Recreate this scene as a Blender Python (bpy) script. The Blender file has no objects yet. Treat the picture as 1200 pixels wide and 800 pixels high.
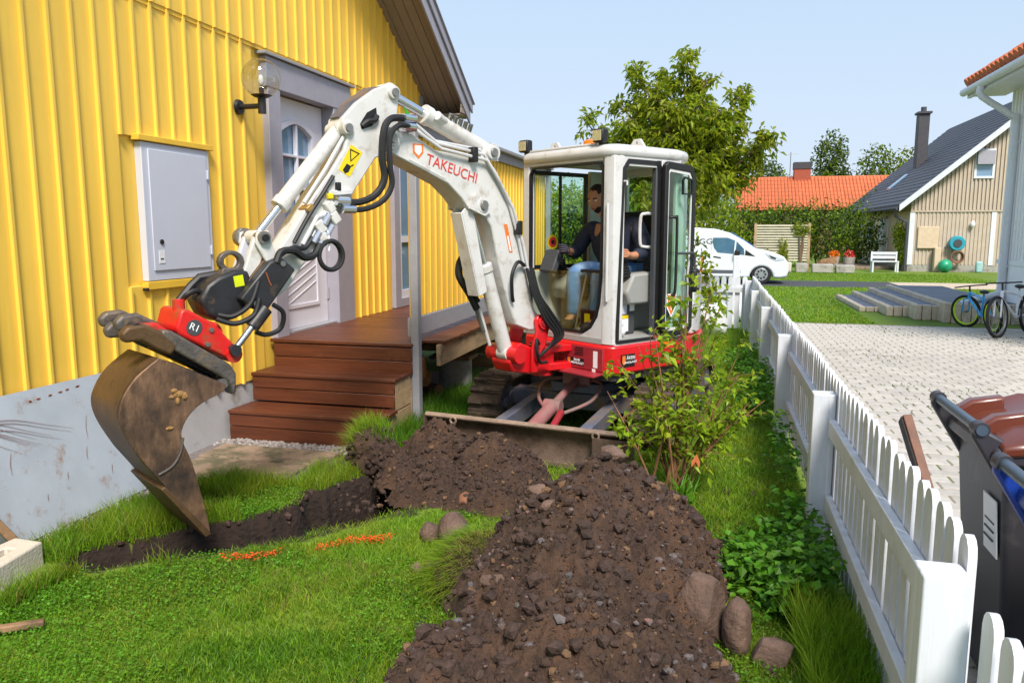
import bpy, bmesh, math, random
import numpy as np
from mathutils import Vector, Matrix, noise as mnoise

# ------------------------------------------------------------------ camera, sky, sun, exposure
scene = bpy.context.scene
R = math.radians
cam_data = bpy.data.cameras.new('camera')
cam = bpy.data.objects.new('camera', cam_data)
scene.collection.objects.link(cam)
scene.camera = cam
cam.location = (0, 0, 1.7)
cam.rotation_euler = (R(90 - 8.13), 0, R(14.516))
cam_data.sensor_width = 36
cam_data.lens = 27.3
cam_data.clip_start = 0.05
cam_data.clip_end = 2000

SUN_EL, SUN_AZ = 49.0, 115.0            # azimuth: degrees of the sun from -X towards -Y
to_sun = Vector((-math.cos(R(SUN_EL)) * math.cos(R(SUN_AZ)), -math.cos(R(SUN_EL)) * math.sin(R(SUN_AZ)), math.sin(R(SUN_EL))))
world = bpy.data.worlds.new('World')
scene.world = world
world.use_nodes = True
wn = world.node_tree
bg = wn.nodes['Background']
sky = wn.nodes.new('ShaderNodeTexSky')
sky.sky_type = 'NISHITA'
sky.sun_disc = False
sky.sun_elevation = R(SUN_EL)
sky.sun_rotation = math.atan2(to_sun.x, to_sun.y)
sky.altitude = 0
sky.air_density = 1.5
sky.dust_density = 0.5
sky.ozone_density = 4.0
# tone curve added to flatten the sky: soft shoulder on the whole dome, so that no part of the sky is many times brighter than the rest
def shoulder_curve(k):
    den = wn.nodes.new('ShaderNodeVectorMath'); den.operation = 'MULTIPLY_ADD'
    den.inputs[1].default_value = (k, k, k); den.inputs[2].default_value = (1, 1, 1)
    div = wn.nodes.new('ShaderNodeVectorMath'); div.operation = 'DIVIDE'
    wn.links.new(sky.outputs[0], den.inputs[0])
    wn.links.new(sky.outputs[0], div.inputs[0]); wn.links.new(den.outputs[0], div.inputs[1])
    return div.outputs[0]
tint = wn.nodes.new('ShaderNodeVectorMath'); tint.operation = 'MULTIPLY'
tint.inputs[1].default_value = (2.05, 2.36, 2.86)
wn.links.new(shoulder_curve(1.0), tint.inputs[0])
wn.links.new(tint.outputs[0], bg.inputs[0])
bg.inputs[1].default_value = 0.15
sun_data = bpy.data.lights.new('sun', 'SUN')
sun_data.energy = 2.0
sun_data.angle = R(16)
sun_data.color = (1.0, 0.93, 0.84)
sun = bpy.data.objects.new('sun', sun_data)
scene.collection.objects.link(sun)
sun.rotation_euler = (-to_sun).to_track_quat('-Z', 'Y').to_euler()
sun.location = (-10, -3, 12)
vs = scene.view_settings
vs.view_transform = 'Standard'
vs.look = 'None'
vs.exposure = 1.42
vs.gamma = 1.0
vs.use_curve_mapping = False
scene.cycles.max_bounces = 8
scene.cycles.transparent_max_bounces = 16
scene.cycles.use_denoising = True

# ------------------------------------------------------------------ helpers
rng = random.Random(7)
nrg = np.random.default_rng(7)
col = scene.collection.objects

def srgb(r, g, b):
    def c(v):
        v /= 255.0
        return v / 12.92 if v <= 0.04045 else ((v + 0.055) / 1.055) ** 2.4
    return (c(r), c(g), c(b))

MATS = {}
def M(name, rgb=None, rough=0.6, metal=0.0, var=0.12, scale=6.0, bump=0.0, bscale=60.0, dirt=None, dscale=3.0, damt=0.5,
      dwid=0.15, rand=0.0, stretch=(1, 1, 1), spec=0.5, coat=0.0, trans=0.0):
    """procedural principled material: noise-varied colour, optional dirt patches, fine bump, per-object tint"""
    if name in MATS:
        return MATS[name]
    m = bpy.data.materials.new(name)
    MATS[name] = m
    m.use_nodes = True
    nt = m.node_tree
    N, L = nt.nodes, nt.links
    b = N['Principled BSDF']
    b.inputs['Roughness'].default_value = rough
    b.inputs['Metallic'].default_value = metal
    b.inputs['Specular IOR Level'].default_value = spec
    if coat:
        b.inputs['Coat Weight'].default_value = coat
        b.inputs['Coat Roughness'].default_value = 0.08
    geo = N.new('ShaderNodeNewGeometry')
    mp = N.new('ShaderNodeMapping')
    mp.inputs['Scale'].default_value = stretch
    L.new(geo.outputs['Position'], mp.inputs['Vector'])
    nz = N.new('ShaderNodeTexNoise')
    nz.inputs['Scale'].default_value = scale
    nz.inputs['Detail'].default_value = 6
    nz.inputs['Roughness'].default_value = 0.65
    L.new(mp.outputs[0], nz.inputs['Vector'])
    ramp = N.new('ShaderNodeMapRange')
    ramp.inputs['From Min'].default_value = 0.3
    ramp.inputs['From Max'].default_value = 0.7
    ramp.inputs['To Min'].default_value = 1 - var
    ramp.inputs['To Max'].default_value = 1 + var
    L.new(nz.outputs['Fac'], ramp.inputs['Value'])
    fac = ramp.outputs[0]
    if rand:
        oi = N.new('ShaderNodeObjectInfo')
        r2 = N.new('ShaderNodeMapRange')
        r2.inputs['To Min'].default_value = 1 - rand
        r2.inputs['To Max'].default_value = 1 + rand
        L.new(oi.outputs['Random'], r2.inputs['Value'])
        mu = N.new('ShaderNodeMath')
        mu.operation = 'MULTIPLY'
        L.new(fac, mu.inputs[0])
        L.new(r2.outputs[0], mu.inputs[1])
        fac = mu.outputs[0]
    vm = N.new('ShaderNodeVectorMath')
    vm.operation = 'SCALE'
    vm.inputs[0].default_value = rgb
    L.new(fac, vm.inputs['Scale'])
    out = vm.outputs[0]
    if dirt is not None:
        dn = N.new('ShaderNodeTexNoise')
        dn.inputs['Scale'].default_value = dscale
        dn.inputs['Detail'].default_value = 8
        dn.inputs['Roughness'].default_value = 0.7
        L.new(geo.outputs['Position'], dn.inputs['Vector'])
        dr = N.new('ShaderNodeMapRange')
        dr.inputs['From Min'].default_value = 1 - damt - dwid * 0.5
        dr.inputs['From Max'].default_value = 1 - damt + dwid * 0.5
        L.new(dn.outputs['Fac'], dr.inputs['Value'])
        mx = N.new('ShaderNodeMix')
        mx.data_type = 'RGBA'
        L.new(dr.outputs[0], mx.inputs['Factor'])
        L.new(out, mx.inputs['A'])
        mx.inputs['B'].default_value = (*dirt, 1)
        out = mx.outputs['Result']
    L.new(out, b.inputs['Base Color'])
    if bump:
        bn = N.new('ShaderNodeTexNoise')
        bn.inputs['Scale'].default_value = bscale
        bn.inputs['Detail'].default_value = 5
        L.new(mp.outputs[0], bn.inputs['Vector'])
        bp = N.new('ShaderNodeBump')
        bp.inputs['Strength'].default_value = bump
        bp.inputs['Distance'].default_value = 0.01
        L.new(bn.outputs['Fac'], bp.inputs['Height'])
        L.new(bp.outputs[0], b.inputs['Normal'])
    return m

def glass_mat(name, tint, gloss=0.12):
    """thin window pane: tinted see-through plus a fresnel mirror"""
    m = bpy.data.materials.new(name)
    MATS[name] = m
    m.use_nodes = True
    nt = m.node_tree
    N, L = nt.nodes, nt.links
    for n in list(N):
        if n.type != 'OUTPUT_MATERIAL':
            N.remove(n)
    t = N.new('ShaderNodeBsdfTransparent')
    t.inputs[0].default_value = (*tint, 1)
    g = N.new('ShaderNodeBsdfGlossy')
    g.inputs['Roughness'].default_value = 0.02
    f = N.new('ShaderNodeLayerWeight')
    f.inputs[0].default_value = 0.5
    pw = N.new('ShaderNodeMath')
    pw.operation = 'POWER'
    pw.inputs[1].default_value = 4.0
    L.new(f.outputs['Facing'], pw.inputs[0])
    ad = N.new('ShaderNodeMath')
    ad.operation = 'MULTIPLY_ADD'
    ad.inputs[1].default_value = 0.5
    ad.inputs[2].default_value = gloss * 0.5
    L.new(pw.outputs[0], ad.inputs[0])
    mx = N.new('ShaderNodeMixShader')
    L.new(ad.outputs[0], mx.inputs[0])
    L.new(t.outputs[0], mx.inputs[1])
    L.new(g.outputs[0], mx.inputs[2])
    L.new(mx.outputs[0], [n for n in N if n.type == 'OUTPUT_MATERIAL'][0].inputs[0])
    return m

def leaf_mat(name, rgb, var=0.35, trans=0.35, rough=0.5, second=None):
    """leaf: colour varies leaf by leaf (Random per island), with light coming through"""
    m = bpy.data.materials.new(name)
    MATS[name] = m
    m.use_nodes = True
    nt = m.node_tree
    N, L = nt.nodes, nt.links
    b = N['Principled BSDF']
    b.inputs['Roughness'].default_value = rough
    b.inputs['Specular IOR Level'].default_value = 0.3
    geo = N.new('ShaderNodeNewGeometry')
    mr = N.new('ShaderNodeMapRange')
    mr.inputs['To Min'].default_value = 1 - var
    mr.inputs['To Max'].default_value = 1 + var
    L.new(geo.outputs['Random Per Island'], mr.inputs['Value'])
    mx = N.new('ShaderNodeMix')
    mx.data_type = 'RGBA'
    s = second or rgb
    mx.inputs['A'].default_value = (*rgb, 1)
    mx.inputs['B'].default_value = (*s, 1)
    nz = N.new('ShaderNodeTexNoise')
    nz.inputs['Scale'].default_value = 2.2
    nz.inputs['Detail'].default_value = 3
    L.new(geo.outputs['Position'], nz.inputs['Vector'])
    ms = N.new('ShaderNodeMath')
    ms.operation = 'MULTIPLY_ADD'
    ms.inputs[1].default_value = 37.7
    L.new(geo.outputs['Random Per Island'], ms.inputs[0])
    fr = N.new('ShaderNodeMath')
    fr.operation = 'FRACT'
    L.new(ms.outputs[0], fr.inputs[0])
    av = N.new('ShaderNodeMath')
    av.operation = 'MULTIPLY'
    nr = N.new('ShaderNodeMapRange')
    nr.inputs['From Min'].default_value = 0.35
    nr.inputs['From Max'].default_value = 0.65
    L.new(nz.outputs['Fac'], nr.inputs['Value'])
    L.new(fr.outputs[0], av.inputs[0])
    L.new(nr.outputs[0], av.inputs[1])
    L.new(av.outputs[0], mx.inputs['Factor'])
    vm = N.new('ShaderNodeVectorMath')
    vm.operation = 'SCALE'
    L.new(mx.outputs['Result'], vm.inputs[0])
    L.new(mr.outputs[0], vm.inputs['Scale'])
    L.new(vm.outputs[0], b.inputs['Base Color'])
    tr = N.new('ShaderNodeBsdfTranslucent')
    L.new(vm.outputs[0], tr.inputs[0])
    ms2 = N.new('ShaderNodeMixShader')
    ms2.inputs[0].default_value = trans
    L.new(b.outputs[0], ms2.inputs[1])
    L.new(tr.outputs[0], ms2.inputs[2])
    L.new(ms2.outputs[0], [n for n in N if n.type == 'OUTPUT_MATERIAL'][0].inputs[0])
    return m

WORLD_OF = {}
def world_origin(o):
    return WORLD_OF.get(o.name, Vector((0, 0, 0))) if o is not None else Vector((0, 0, 0))

def tag(o, label=None, cat=None, group=None, kind=None):
    if label: o['label'] = label
    if cat: o['category'] = cat
    if group: o['group'] = group
    if kind: o['kind'] = kind
    return o

def thing(name, label, cat, loc=(0, 0, 0), group=None):
    o = bpy.data.objects.new(name, None)
    col.link(o)
    o.location = loc
    o.empty_display_size = 0.2
    WORLD_OF[o.name] = Vector(loc)
    return tag(o, label, cat, group)

def place(o, parent, wloc):
    col.link(o)
    wloc = Vector(wloc)
    if parent is not None:
        o.parent = parent
        o.location = wloc - world_origin(parent)
    else:
        o.location = wloc
    WORLD_OF[o.name] = wloc
    return o

def finish_mesh(me, smooth_angle=35):
    me.polygons.foreach_set('use_smooth', [True] * len(me.polygons))
    me.set_sharp_from_angle(angle=R(smooth_angle))

class MB:
    """collects shapes (local coordinates mapped by tf) into ONE mesh object"""
    def __init__(self, tf=None):
        self.v, self.f, self.tf = [], [], tf
    def add(self, vs_, fs):
        o = len(self.v)
        self.v += [self.tf(*p) if self.tf else tuple(p) for p in vs_]
        self.f += [tuple(i + o for i in f) for f in fs]
        return self
    def box(self, c, s, rot=None):
        h = [x / 2 for x in s]
        p = [Vector((sx * h[0], sy * h[1], sz * h[2])) for sx in (-1, 1) for sy in (-1, 1) for sz in (-1, 1)]
        if rot is not None:
            p = [rot @ q for q in p]
        p = [(q.x + c[0], q.y + c[1], q.z + c[2]) for q in p]
        return self.add(p, [(0, 1, 3, 2), (4, 6, 7, 5), (0, 4, 5, 1), (2, 3, 7, 6), (0, 2, 6, 4), (1, 5, 7, 3)])
    def span(self, a, b):
        return self.box([(x + y) / 2 for x, y in zip(a, b)], [abs(y - x) for x, y in zip(a, b)])
    def beam(self, p0, p1, w, h, up=(0, 0, 1)):
        p0, p1 = Vector(p0), Vector(p1)
        d = (p1 - p0)
        z = d.normalized()
        x = Vector(up).cross(z)
        x = x.normalized() if x.length > 1e-4 else Vector((1, 0, 0))
        y = z.cross(x)
        rot = Matrix((x, y, z)).transposed()
        return self.box((p0 + p1) / 2, (w, h, d.length), rot)
    def prism(self, poly, lo, hi, order='ac'):
        n = len(poly)
        def mk(p, e):
            if order == 'ac': return (p[0], e, p[1])
            if order == 'ab': return (p[0], p[1], e)
            return (e, p[0], p[1])
        vs_ = [mk(p, lo) for p in poly] + [mk(p, hi) for p in poly]
        fs = [tuple(range(n)), tuple(range(2 * n - 1, n - 1, -1))] + [(i, (i + 1) % n, n + (i + 1) % n, n + i) for i in range(n)]
        return self.add(vs_, fs)
    def ring(self, outer, inner, lo, hi, order='ac'):
        n = len(outer)
        def mk(p, e):
            if order == 'ac': return (p[0], e, p[1])
            if order == 'ab': return (p[0], p[1], e)
            return (e, p[0], p[1])
        vs_ = [mk(p, lo) for p in outer] + [mk(p, lo) for p in inner] + [mk(p, hi) for p in outer] + [mk(p, hi) for p in inner]
        fs = []
        for i in range(n):
            j = (i + 1) % n
            fs += [(i, j, n + j, n + i), (2 * n + i, 3 * n + i, 3 * n + j, 2 * n + j), (i, 2 * n + i, 2 * n + j, j), (n + i, n + j, 3 * n + j, 3 * n + i)]
        return self.add(vs_, fs)
    def cyl(self, p0, p1, r, r2=None, n=14):
        return self.tube([p0, p1], [r, r if r2 is None else r2], n)
    def tube(self, pts, r, n=8, smooth=0, closed=False):
        P = [Vector(p) for p in pts]
        if not hasattr(r, '__len__'):
            r = [r] * len(P)
        if smooth:
            Q, RR = [], []
            m = len(P)
            for i in range(m - 1):
                p0, p1, p2, p3 = P[max(i - 1, 0)], P[i], P[i + 1], P[min(i + 2, m - 1)]
                for k in range(smooth):
                    t = k / smooth
                    Q.append(0.5 * ((2 * p1) + (p2 - p0) * t + (2 * p0 - 5 * p1 + 4 * p2 - p3) * t * t + (3 * p1 - p0 - 3 * p2 + p3) * t ** 3))
                    RR.append(r[i] + (r[i + 1] - r[i]) * t)
            Q.append(P[-1]); RR.append(r[-1])
            P, r = Q, RR
        m = len(P)
        vs_, fs = [], []
        ref = None
        for i in range(m):
            d = (P[min(i + 1, m - 1)] - P[max(i - 1, 0)])
            d = d.normalized() if d.length > 1e-9 else Vector((0, 0, 1))
            if ref is None:
                ref = d.orthogonal().normalized()
            ref = (ref - d * ref.dot(d))
            ref = ref.normalized() if ref.length > 1e-6 else d.orthogonal().normalized()
            b = d.cross(ref)
            for k in range(n):
                a = 2 * math.pi * k / n
                vs_.append(P[i] + (ref * math.cos(a) + b * math.sin(a)) * r[i])
        for i in range(m - 1):
            for k in range(n):
                k2 = (k + 1) % n
                fs.append((i * n + k, i * n + k2, (i + 1) * n + k2, (i + 1) * n + k))
        fs += [tuple(range(n))[::-1], tuple(range((m - 1) * n, m * n))]
        return self.add(vs_, fs)
    def torus(self, c, axis, r, t, n=20, k=8):
        ax = Vector(axis).normalized()
        u = ax.orthogonal().normalized()
        w = ax.cross(u)
        vs_, fs = [], []
        for i in range(n):
            a = 2 * math.pi * i / n
            d = u * math.cos(a) + w * math.sin(a)
            for j in range(k):
                b = 2 * math.pi * j / k
                vs_.append(Vector(c) + d * (r + t * math.cos(b)) + ax * (t * math.sin(b)))
        for i in range(n):
            for j in range(k):
                fs.append((i * k + j, ((i + 1) % n) * k + j, ((i + 1) % n) * k + (j + 1) % k, i * k + (j + 1) % k))
        return self.add(vs_, fs)
    def ball(self, c, r, nu=14, nv=9):
        if not hasattr(r, '__len__'):
            r = (r, r, r)
        vs_ = [(c[0], c[1], c[2] - r[2])]
        for j in range(1, nv):
            t = math.pi * j / nv
            for i in range(nu):
                a = 2 * math.pi * i / nu
                vs_.append((c[0] + r[0] * math.sin(t) * math.cos(a), c[1] + r[1] * math.sin(t) * math.sin(a), c[2] - r[2] * math.cos(t)))
        vs_.append((c[0], c[1], c[2] + r[2]))
        fs = []
        for i in range(nu):
            fs.append((0, 1 + (i + 1) % nu, 1 + i))
            for j in range(nv - 2):
                a, b = 1 + j * nu, 1 + (j + 1) * nu
                fs.append((a + i, a + (i + 1) % nu, b + (i + 1) % nu, b + i))
            a = 1 + (nv - 2) * nu
            fs.append((a + i, a + (i + 1) % nu, len(vs_) - 1))
        return self.add(vs_, fs)
    def build(self, name, mat, parent=None, bev=0.0, seg=2, angle=35, recalc=True, sub=0):
        V = np.array([tuple(p) for p in self.v], float)
        lo, hi = V.min(0), V.max(0)
        c = (lo + hi) / 2
        if parent is None:
            c[2] = lo[2]
        me = bpy.data.meshes.new(name)
        me.from_pydata((V - c).tolist(), [], self.f)
        if recalc:
            bm = bmesh.new()
            bm.from_mesh(me)
            bmesh.ops.recalc_face_normals(bm, faces=bm.faces)
            bm.to_mesh(me)
            bm.free()
        finish_mesh(me, angle)
        o = bpy.data.objects.new(name, me)
        if mat is not None:
            me.materials.append(mat if not isinstance(mat, str) else MATS[mat])
        place(o, parent, c)
        if bev:
            b = o.modifiers.new('bevel', 'BEVEL')
            b.width = bev
            b.segments = seg
            b.limit_method = 'ANGLE'
            b.angle_limit = R(40)
        if sub:
            s = o.modifiers.new('sub', 'SUBSURF')
            s.levels = s.render_levels = sub
        return o

def inst(me, name, parent, loc, rot=(0, 0, 0), scale=(1, 1, 1)):
    """an object that shares mesh data with its likes"""
    o = bpy.data.objects.new(name, me)
    place(o, parent, loc)
    o.rotation_euler = rot
    o.scale = scale
    return o

def shared(mb, name, mat, bev=0.0):
    """mesh datablock only (for inst)"""
    o = mb.build(name, mat, None)
    me = o.data
    if bev:
        bm = bmesh.new()
        bm.from_mesh(me)
        bmesh.ops.bevel(bm, geom=list(bm.edges), offset=bev, segments=1, affect='EDGES', profile=0.5)
        bm.to_mesh(me)
        bm.free()
        finish_mesh(me, 30)
    # origin back to the builder's own zero
    off = o.location.copy()
    me.transform(Matrix.Translation(off))
    bpy.data.objects.remove(o)
    return me

def big_mesh(name, V, F, mat, parent=None, wloc=None, smooth=False):
    """numpy mesh: V (n,3) world, F (m,k) all the same k"""
    V = np.asarray(V, np.float32)
    F = np.asarray(F, np.int32)
    k = F.shape[1]
    c = np.array(wloc, np.float32) if wloc is not None else np.array([*(V[:, :2].min(0) + V[:, :2].max(0)) / 2, V[:, 2].min()], np.float32)
    me = bpy.data.meshes.new(name)
    me.vertices.add(len(V))
    me.vertices.foreach_set('co', (V - c).ravel())
    me.loops.add(F.size)
    me.loops.foreach_set('vertex_index', F.ravel())
    me.polygons.add(len(F))
    me.polygons.foreach_set('loop_start', np.arange(0, F.size, k, dtype=np.int32))
    me.polygons.foreach_set('use_smooth', np.full(len(F), smooth))
    me.update(calc_edges=True)
    me.validate()
    me.materials.append(mat if not isinstance(mat, str) else MATS[mat])
    o = bpy.data.objects.new(name, me)
    return place(o, parent, c.tolist())

def text_part(name, body, mat, parent, size, tf, depth=0.002, xscale=1.0):
    """lettering as a thin mesh; tf maps (x along, y up, out) to the world"""
    cu = bpy.data.curves.new(name, 'FONT')
    cu.body = body
    cu.size = size
    cu.extrude = depth / 2
    cu.align_x = 'CENTER'
    cu.align_y = 'CENTER'
    cu.resolution_u = 3
    t = bpy.data.objects.new(name, cu)
    col.link(t)
    bpy.context.view_layer.update()
    me = bpy.data.meshes.new_from_object(t)
    vs_ = [tf(v.co.x * xscale, v.co.y, v.co.z) for v in me.vertices]
    fs = [tuple(p.vertices) for p in me.polygons]
    bpy.data.objects.remove(t)
    mb = MB()
    mb.add(vs_, fs)
    return mb.build(name, mat, parent)

def leaves(P, D, L, W, fold=0.25, droop=0.0):
    """P base points (n,3), D unit axes (n,3), L lengths, W widths -> V, F (two triangles each)"""
    n = len(P)
    D = D / np.maximum(np.linalg.norm(D, axis=1, keepdims=True), 1e-6)
    up = nrg.normal(size=(n, 3)) * 0.5 + np.array([0, 0, 1.0])
    S = np.cross(D, up)
    S /= np.maximum(np.linalg.norm(S, axis=1, keepdims=True), 1e-6)
    Nn = np.cross(S, D)
    L = np.broadcast_to(L, (n,))[:, None]
    W = np.broadcast_to(W, (n,))[:, None]
    tip = P + D * L - np.array([0, 0, 1.0]) * droop * L
    mid = P + D * L * 0.45
    a = mid + S * W * 0.5 + Nn * W * fold
    b = mid - S * W * 0.5 + Nn * W * fold
    V = np.stack([P, a, tip, b], 1).reshape(-1, 3)
    i = np.arange(n)[:, None] * 4
    F = np.concatenate([i + np.array([[0, 1, 2]]), i + np.array([[0, 2, 3]])], 1).reshape(-1, 3)
    return V, F

def rand_dirs(n, zbias=0.0):
    d = nrg.normal(size=(n, 3))
    d[:, 2] += zbias
    return d / np.linalg.norm(d, axis=1, keepdims=True)

_perm = nrg.random((256, 256))
def vnoise(x, y):
    """smooth value noise on numpy arrays"""
    xi, yi = np.floor(x).astype(int), np.floor(y).astype(int)
    fx, fy = x - xi, y - yi
    fx = fx * fx * (3 - 2 * fx); fy = fy * fy * (3 - 2 * fy)
    g = lambda a, b: _perm[a % 256, b % 256]
    return (g(xi, yi) * (1 - fx) + g(xi + 1, yi) * fx) * (1 - fy) + (g(xi, yi + 1) * (1 - fx) + g(xi + 1, yi + 1) * fx) * fy
def fbm(x, y, o=4, lac=2.1, gain=0.5):
    s, a, t = 0.0, 1.0, 0.0
    for k in range(o):
        s = s + a * vnoise(x + 17.3 * k, y - 9.1 * k)
        t += a
        x, y, a = x * lac, y * lac, a * gain
    return s / t

def segdist(x, y, pts):
    """distance to a polyline and the parameter-interpolated third value (width)"""
    best = np.full(np.shape(x), 1e9)
    for (x0, y0, w0), (x1, y1, w1) in zip(pts[:-1], pts[1:]):
        dx, dy = x1 - x0, y1 - y0
        t = np.clip(((x - x0) * dx + (y - y0) * dy) / (dx * dx + dy * dy), 0, 1)
        d = np.hypot(x - x0 - t * dx, y - y0 - t * dy) / (w0 + (w1 - w0) * t)
        best = np.minimum(best, d)
    return best
# ------------------------------------------------------------------ materials
YEL = (0.95, 0.60, 0.085)
M('yellow_paint', YEL, 0.5, var=0.06, scale=5, bump=0.14, bscale=45, rand=0.05, stretch=(1, 1, .06), dirt=(.90, .56, .075), damt=.36, dscale=1.3, dwid=.4)
M('yellow_trim', (0.86, 0.52, 0.05), 0.5, var=0.05)
M('grey_paint', srgb(158, 155, 166), 0.5, var=0.06, scale=8, bump=0.08, bscale=70)
M('grey_post', srgb(150, 150, 156), 0.5, var=0.08, scale=12)
M('soffit', srgb(146, 131, 122), 0.6, var=0.06, scale=5, rand=0.05)
M('roof_dark', srgb(66, 64, 68), 0.6, var=0.15, rand=0.08)
M('white_door', srgb(222, 222, 232), 0.35, var=0.02)
M('foundation', srgb(190, 188, 188), 0.9, var=0.08, scale=4, bump=0.4, bscale=120, dirt=srgb(140, 132, 120), damt=0.38)
M('box_metal', srgb(204, 207, 220), 0.4, var=0.025, scale=3)
M('black_iron', srgb(34, 34, 38), 0.45, var=0.2)
M('rubber', srgb(26, 26, 28), 0.6, var=0.25, scale=20)
M('stained_wood', srgb(96, 51, 30), 0.45, var=0.28, scale=9, bump=0.25, bscale=50, rand=0.12, stretch=(.25, 3, 3), dirt=srgb(120, 74, 48), damt=0.33, dwid=.2)
M('raw_wood', srgb(176, 148, 112), 0.7, var=0.22, scale=10, bump=0.25, bscale=60, rand=0.12, stretch=(2, .3, 2), dirt=srgb(110, 92, 76), damt=0.42)
M('old_wood', srgb(150, 118, 86), 0.75, var=0.25, scale=8, bump=0.3, bscale=60, rand=0.1, dirt=srgb(92, 70, 52), damt=0.45)
M('bark', srgb(92, 70, 52), 0.9, var=0.35, scale=14, bump=0.8, bscale=40)
M('firewood_end', srgb(150, 112, 70), 0.8, var=0.25, scale=20, rand=.2)
M('concrete', srgb(168, 164, 156), 0.9, var=0.12, scale=6, bump=0.5, bscale=70, dirt=srgb(120, 116, 106), damt=0.42)
M('slab', srgb(150, 128, 108), 0.9, var=0.22, scale=9, bump=0.8, bscale=60, dirt=srgb(96, 92, 70), damt=0.48, dscale=5)
M('sheet_metal', srgb(176, 184, 194), 0.42, 0.0, var=0.10, scale=2.6, dirt=srgb(150, 116, 88), dscale=6, damt=0.36, dwid=.16)
M('pale_concrete', srgb(205, 194, 178), 0.85, var=0.08, scale=8, bump=0.4, dirt=srgb(150, 132, 106), damt=0.4)
M('stone_grey', srgb(104, 82, 70), 0.85, var=0.35, scale=9, bump=0.9, bscale=55, rand=0.15, dirt=srgb(70, 56, 48), damt=0.42)
M('stone_red', srgb(136, 92, 70), 0.85, var=0.3, scale=12, bump=0.8, bscale=70, rand=0.15)
M('white_fence', srgb(214, 217, 224), 0.45, var=0.06, scale=14, bump=0.4, bscale=40, stretch=(1, 1, .08), rand=0.035, dirt=srgb(186, 188, 176), damt=0.34, dscale=4, dwid=.25)
M('paver', srgb(176, 169, 160), 0.88, var=0.14, scale=14, bump=0.4, bscale=160, rand=0.09)
M('joint', srgb(128, 118, 96), 0.95, var=0.25, scale=12, bump=0.5, dirt=srgb(92, 104, 44), dscale=2.2, damt=0.46)
M('asphalt', (0.055, 0.056, 0.062), 0.9, var=0.15, scale=30, bump=0.4, bscale=200)
M('gravel', srgb(120, 112, 108), 0.9, var=0.4, scale=70, bump=1.0, bscale=90)
M('white_plastic', srgb(236, 236, 238), 0.4, var=0.02)
M('pane', srgb(120, 150, 178), 0.06, var=0.1, scale=1.2, spec=1.0)
M('dark_pane', srgb(40, 48, 56), 0.05, var=0.2, scale=1.0, spec=1.0)
glass_mat('clear_glass', (0.90, 0.91, 0.90), 0.30)
glass_mat('cab_glass', (0.82, 0.95, 0.88), 0.10)
glass_mat('lower_glass', (0.86, 0.90, 0.82), 0.10)
soil_m = M('soil', srgb(60, 44, 35), 0.95, var=0.65, scale=45, bump=1.0, bscale=110, dirt=srgb(92, 66, 47), damt=0.42, dscale=3.2, dwid=.3)
M('clod_tan', srgb(108, 82, 58), .95, var=.4, scale=18, bump=.9, bscale=90)
M('clod_grey', srgb(92, 85, 84), .8, var=.45, scale=9, bump=.7, bscale=90, dirt=srgb(140, 96, 80), dscale=5, damt=.42, dwid=.1)
M('clod', srgb(66, 49, 41), 0.9, var=0.55, scale=14, bump=0.9, bscale=90, dirt=srgb(122, 112, 108), dscale=6, damt=0.34, dwid=.1)

# ------------------------------------------------------------------ ground sheet with the trench dug in it
TRENCH = [(-3.02, 3.19, .15), (-2.78, 3.42, .17), (-2.36, 3.83, .21), (-2.12, 4.27, .30), (-1.9, 4.75, .36), (-1.75, 5.1, .3)]
def trench_mask(x, y):
    wob = (fbm(x * 6 + 3, y * 6, 3) - .5) * .7
    return segdist(x, y, TRENCH) + wob
HEAPS = [  # cx, cy, rx, ry, h, tilt
    (-0.50, 3.50, 0.58, 1.10, 0.60, .10), (-0.60, 4.15, 0.44, 0.52, .30, 0), (-0.46, 2.75, 0.62, 0.6, .28, 0), (-0.86, 2.62, .36, .42, .12, 0)]
SPOIL = [(-1.45, 4.93, .46, .32, .30, 0), (-1.92, 5.22, .34, .24, .27, 0), (-2.02, 4.86, .22, .22, .14, 0), (-1.28, 4.55, .34, .34, .20, 0), (-1.62, 4.55, .34, .3, .18, 0)]
def heap_h(x, y, L):
    h = np.zeros_like(x)
    for cx, cy, rx, ry, hh, t in L:
        d = np.hypot((x - cx - t * (y - cy)) / rx, (y - cy) / ry)
        h = np.maximum(h, hh * np.clip(1 - d, 0, 1) ** .85 * (1 + .0 * d)) + .18 * hh * np.exp(-d * d * 2.5) * 0
    return h

def axis(segs):
    out = [np.array([segs[0][0]])]
    for a, b, s in segs:
        n = max(1, int(round((b - a) / s)))
        out.append(np.linspace(a, b, n + 1)[1:])
    return np.concatenate(out)
gx = axis([(-400, -40, 60), (-40, -5, 5), (-5, -3.6, .2), (-3.6, -1.2, .022), (-1.2, 1, .08), (1, 8, .5), (8, 40, 4), (40, 400, 60)])
gy = axis([(-300, -10, 60), (-10, 1.5, 1), (1.5, 2.8, .08), (2.8, 5.6, .022), (5.6, 8, .1), (8, 16, .5), (16, 60, 4), (60, 800, 74)])
GX, GY = np.meshgrid(gx, gy)
tm = trench_mask(GX, GY)
near = np.exp(-((GX + 1.5) / 9) ** 2 - ((GY - 5) / 8) ** 2)
GZ = (fbm(GX * 1.1, GY * 1.1, 3) - .5) * .05 * near
dep = np.clip((1.10 - tm) / .16, 0, 1)
dep = dep * dep * (3 - 2 * dep)
GZ = GZ - dep * (.58 + (fbm(GX * 9, GY * 9, 3) - .5) * .16) + np.clip(1 - abs(tm - 1.25) / .3, 0, 1) * .02
def ground_z(x, y):
    return (fbm(x * 1.1, y * 1.1, 3) - .5) * .05 * np.exp(-((x + 1.5) / 9) ** 2 - ((y - 5) / 8) ** 2)
ny, nx = GX.shape
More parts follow.
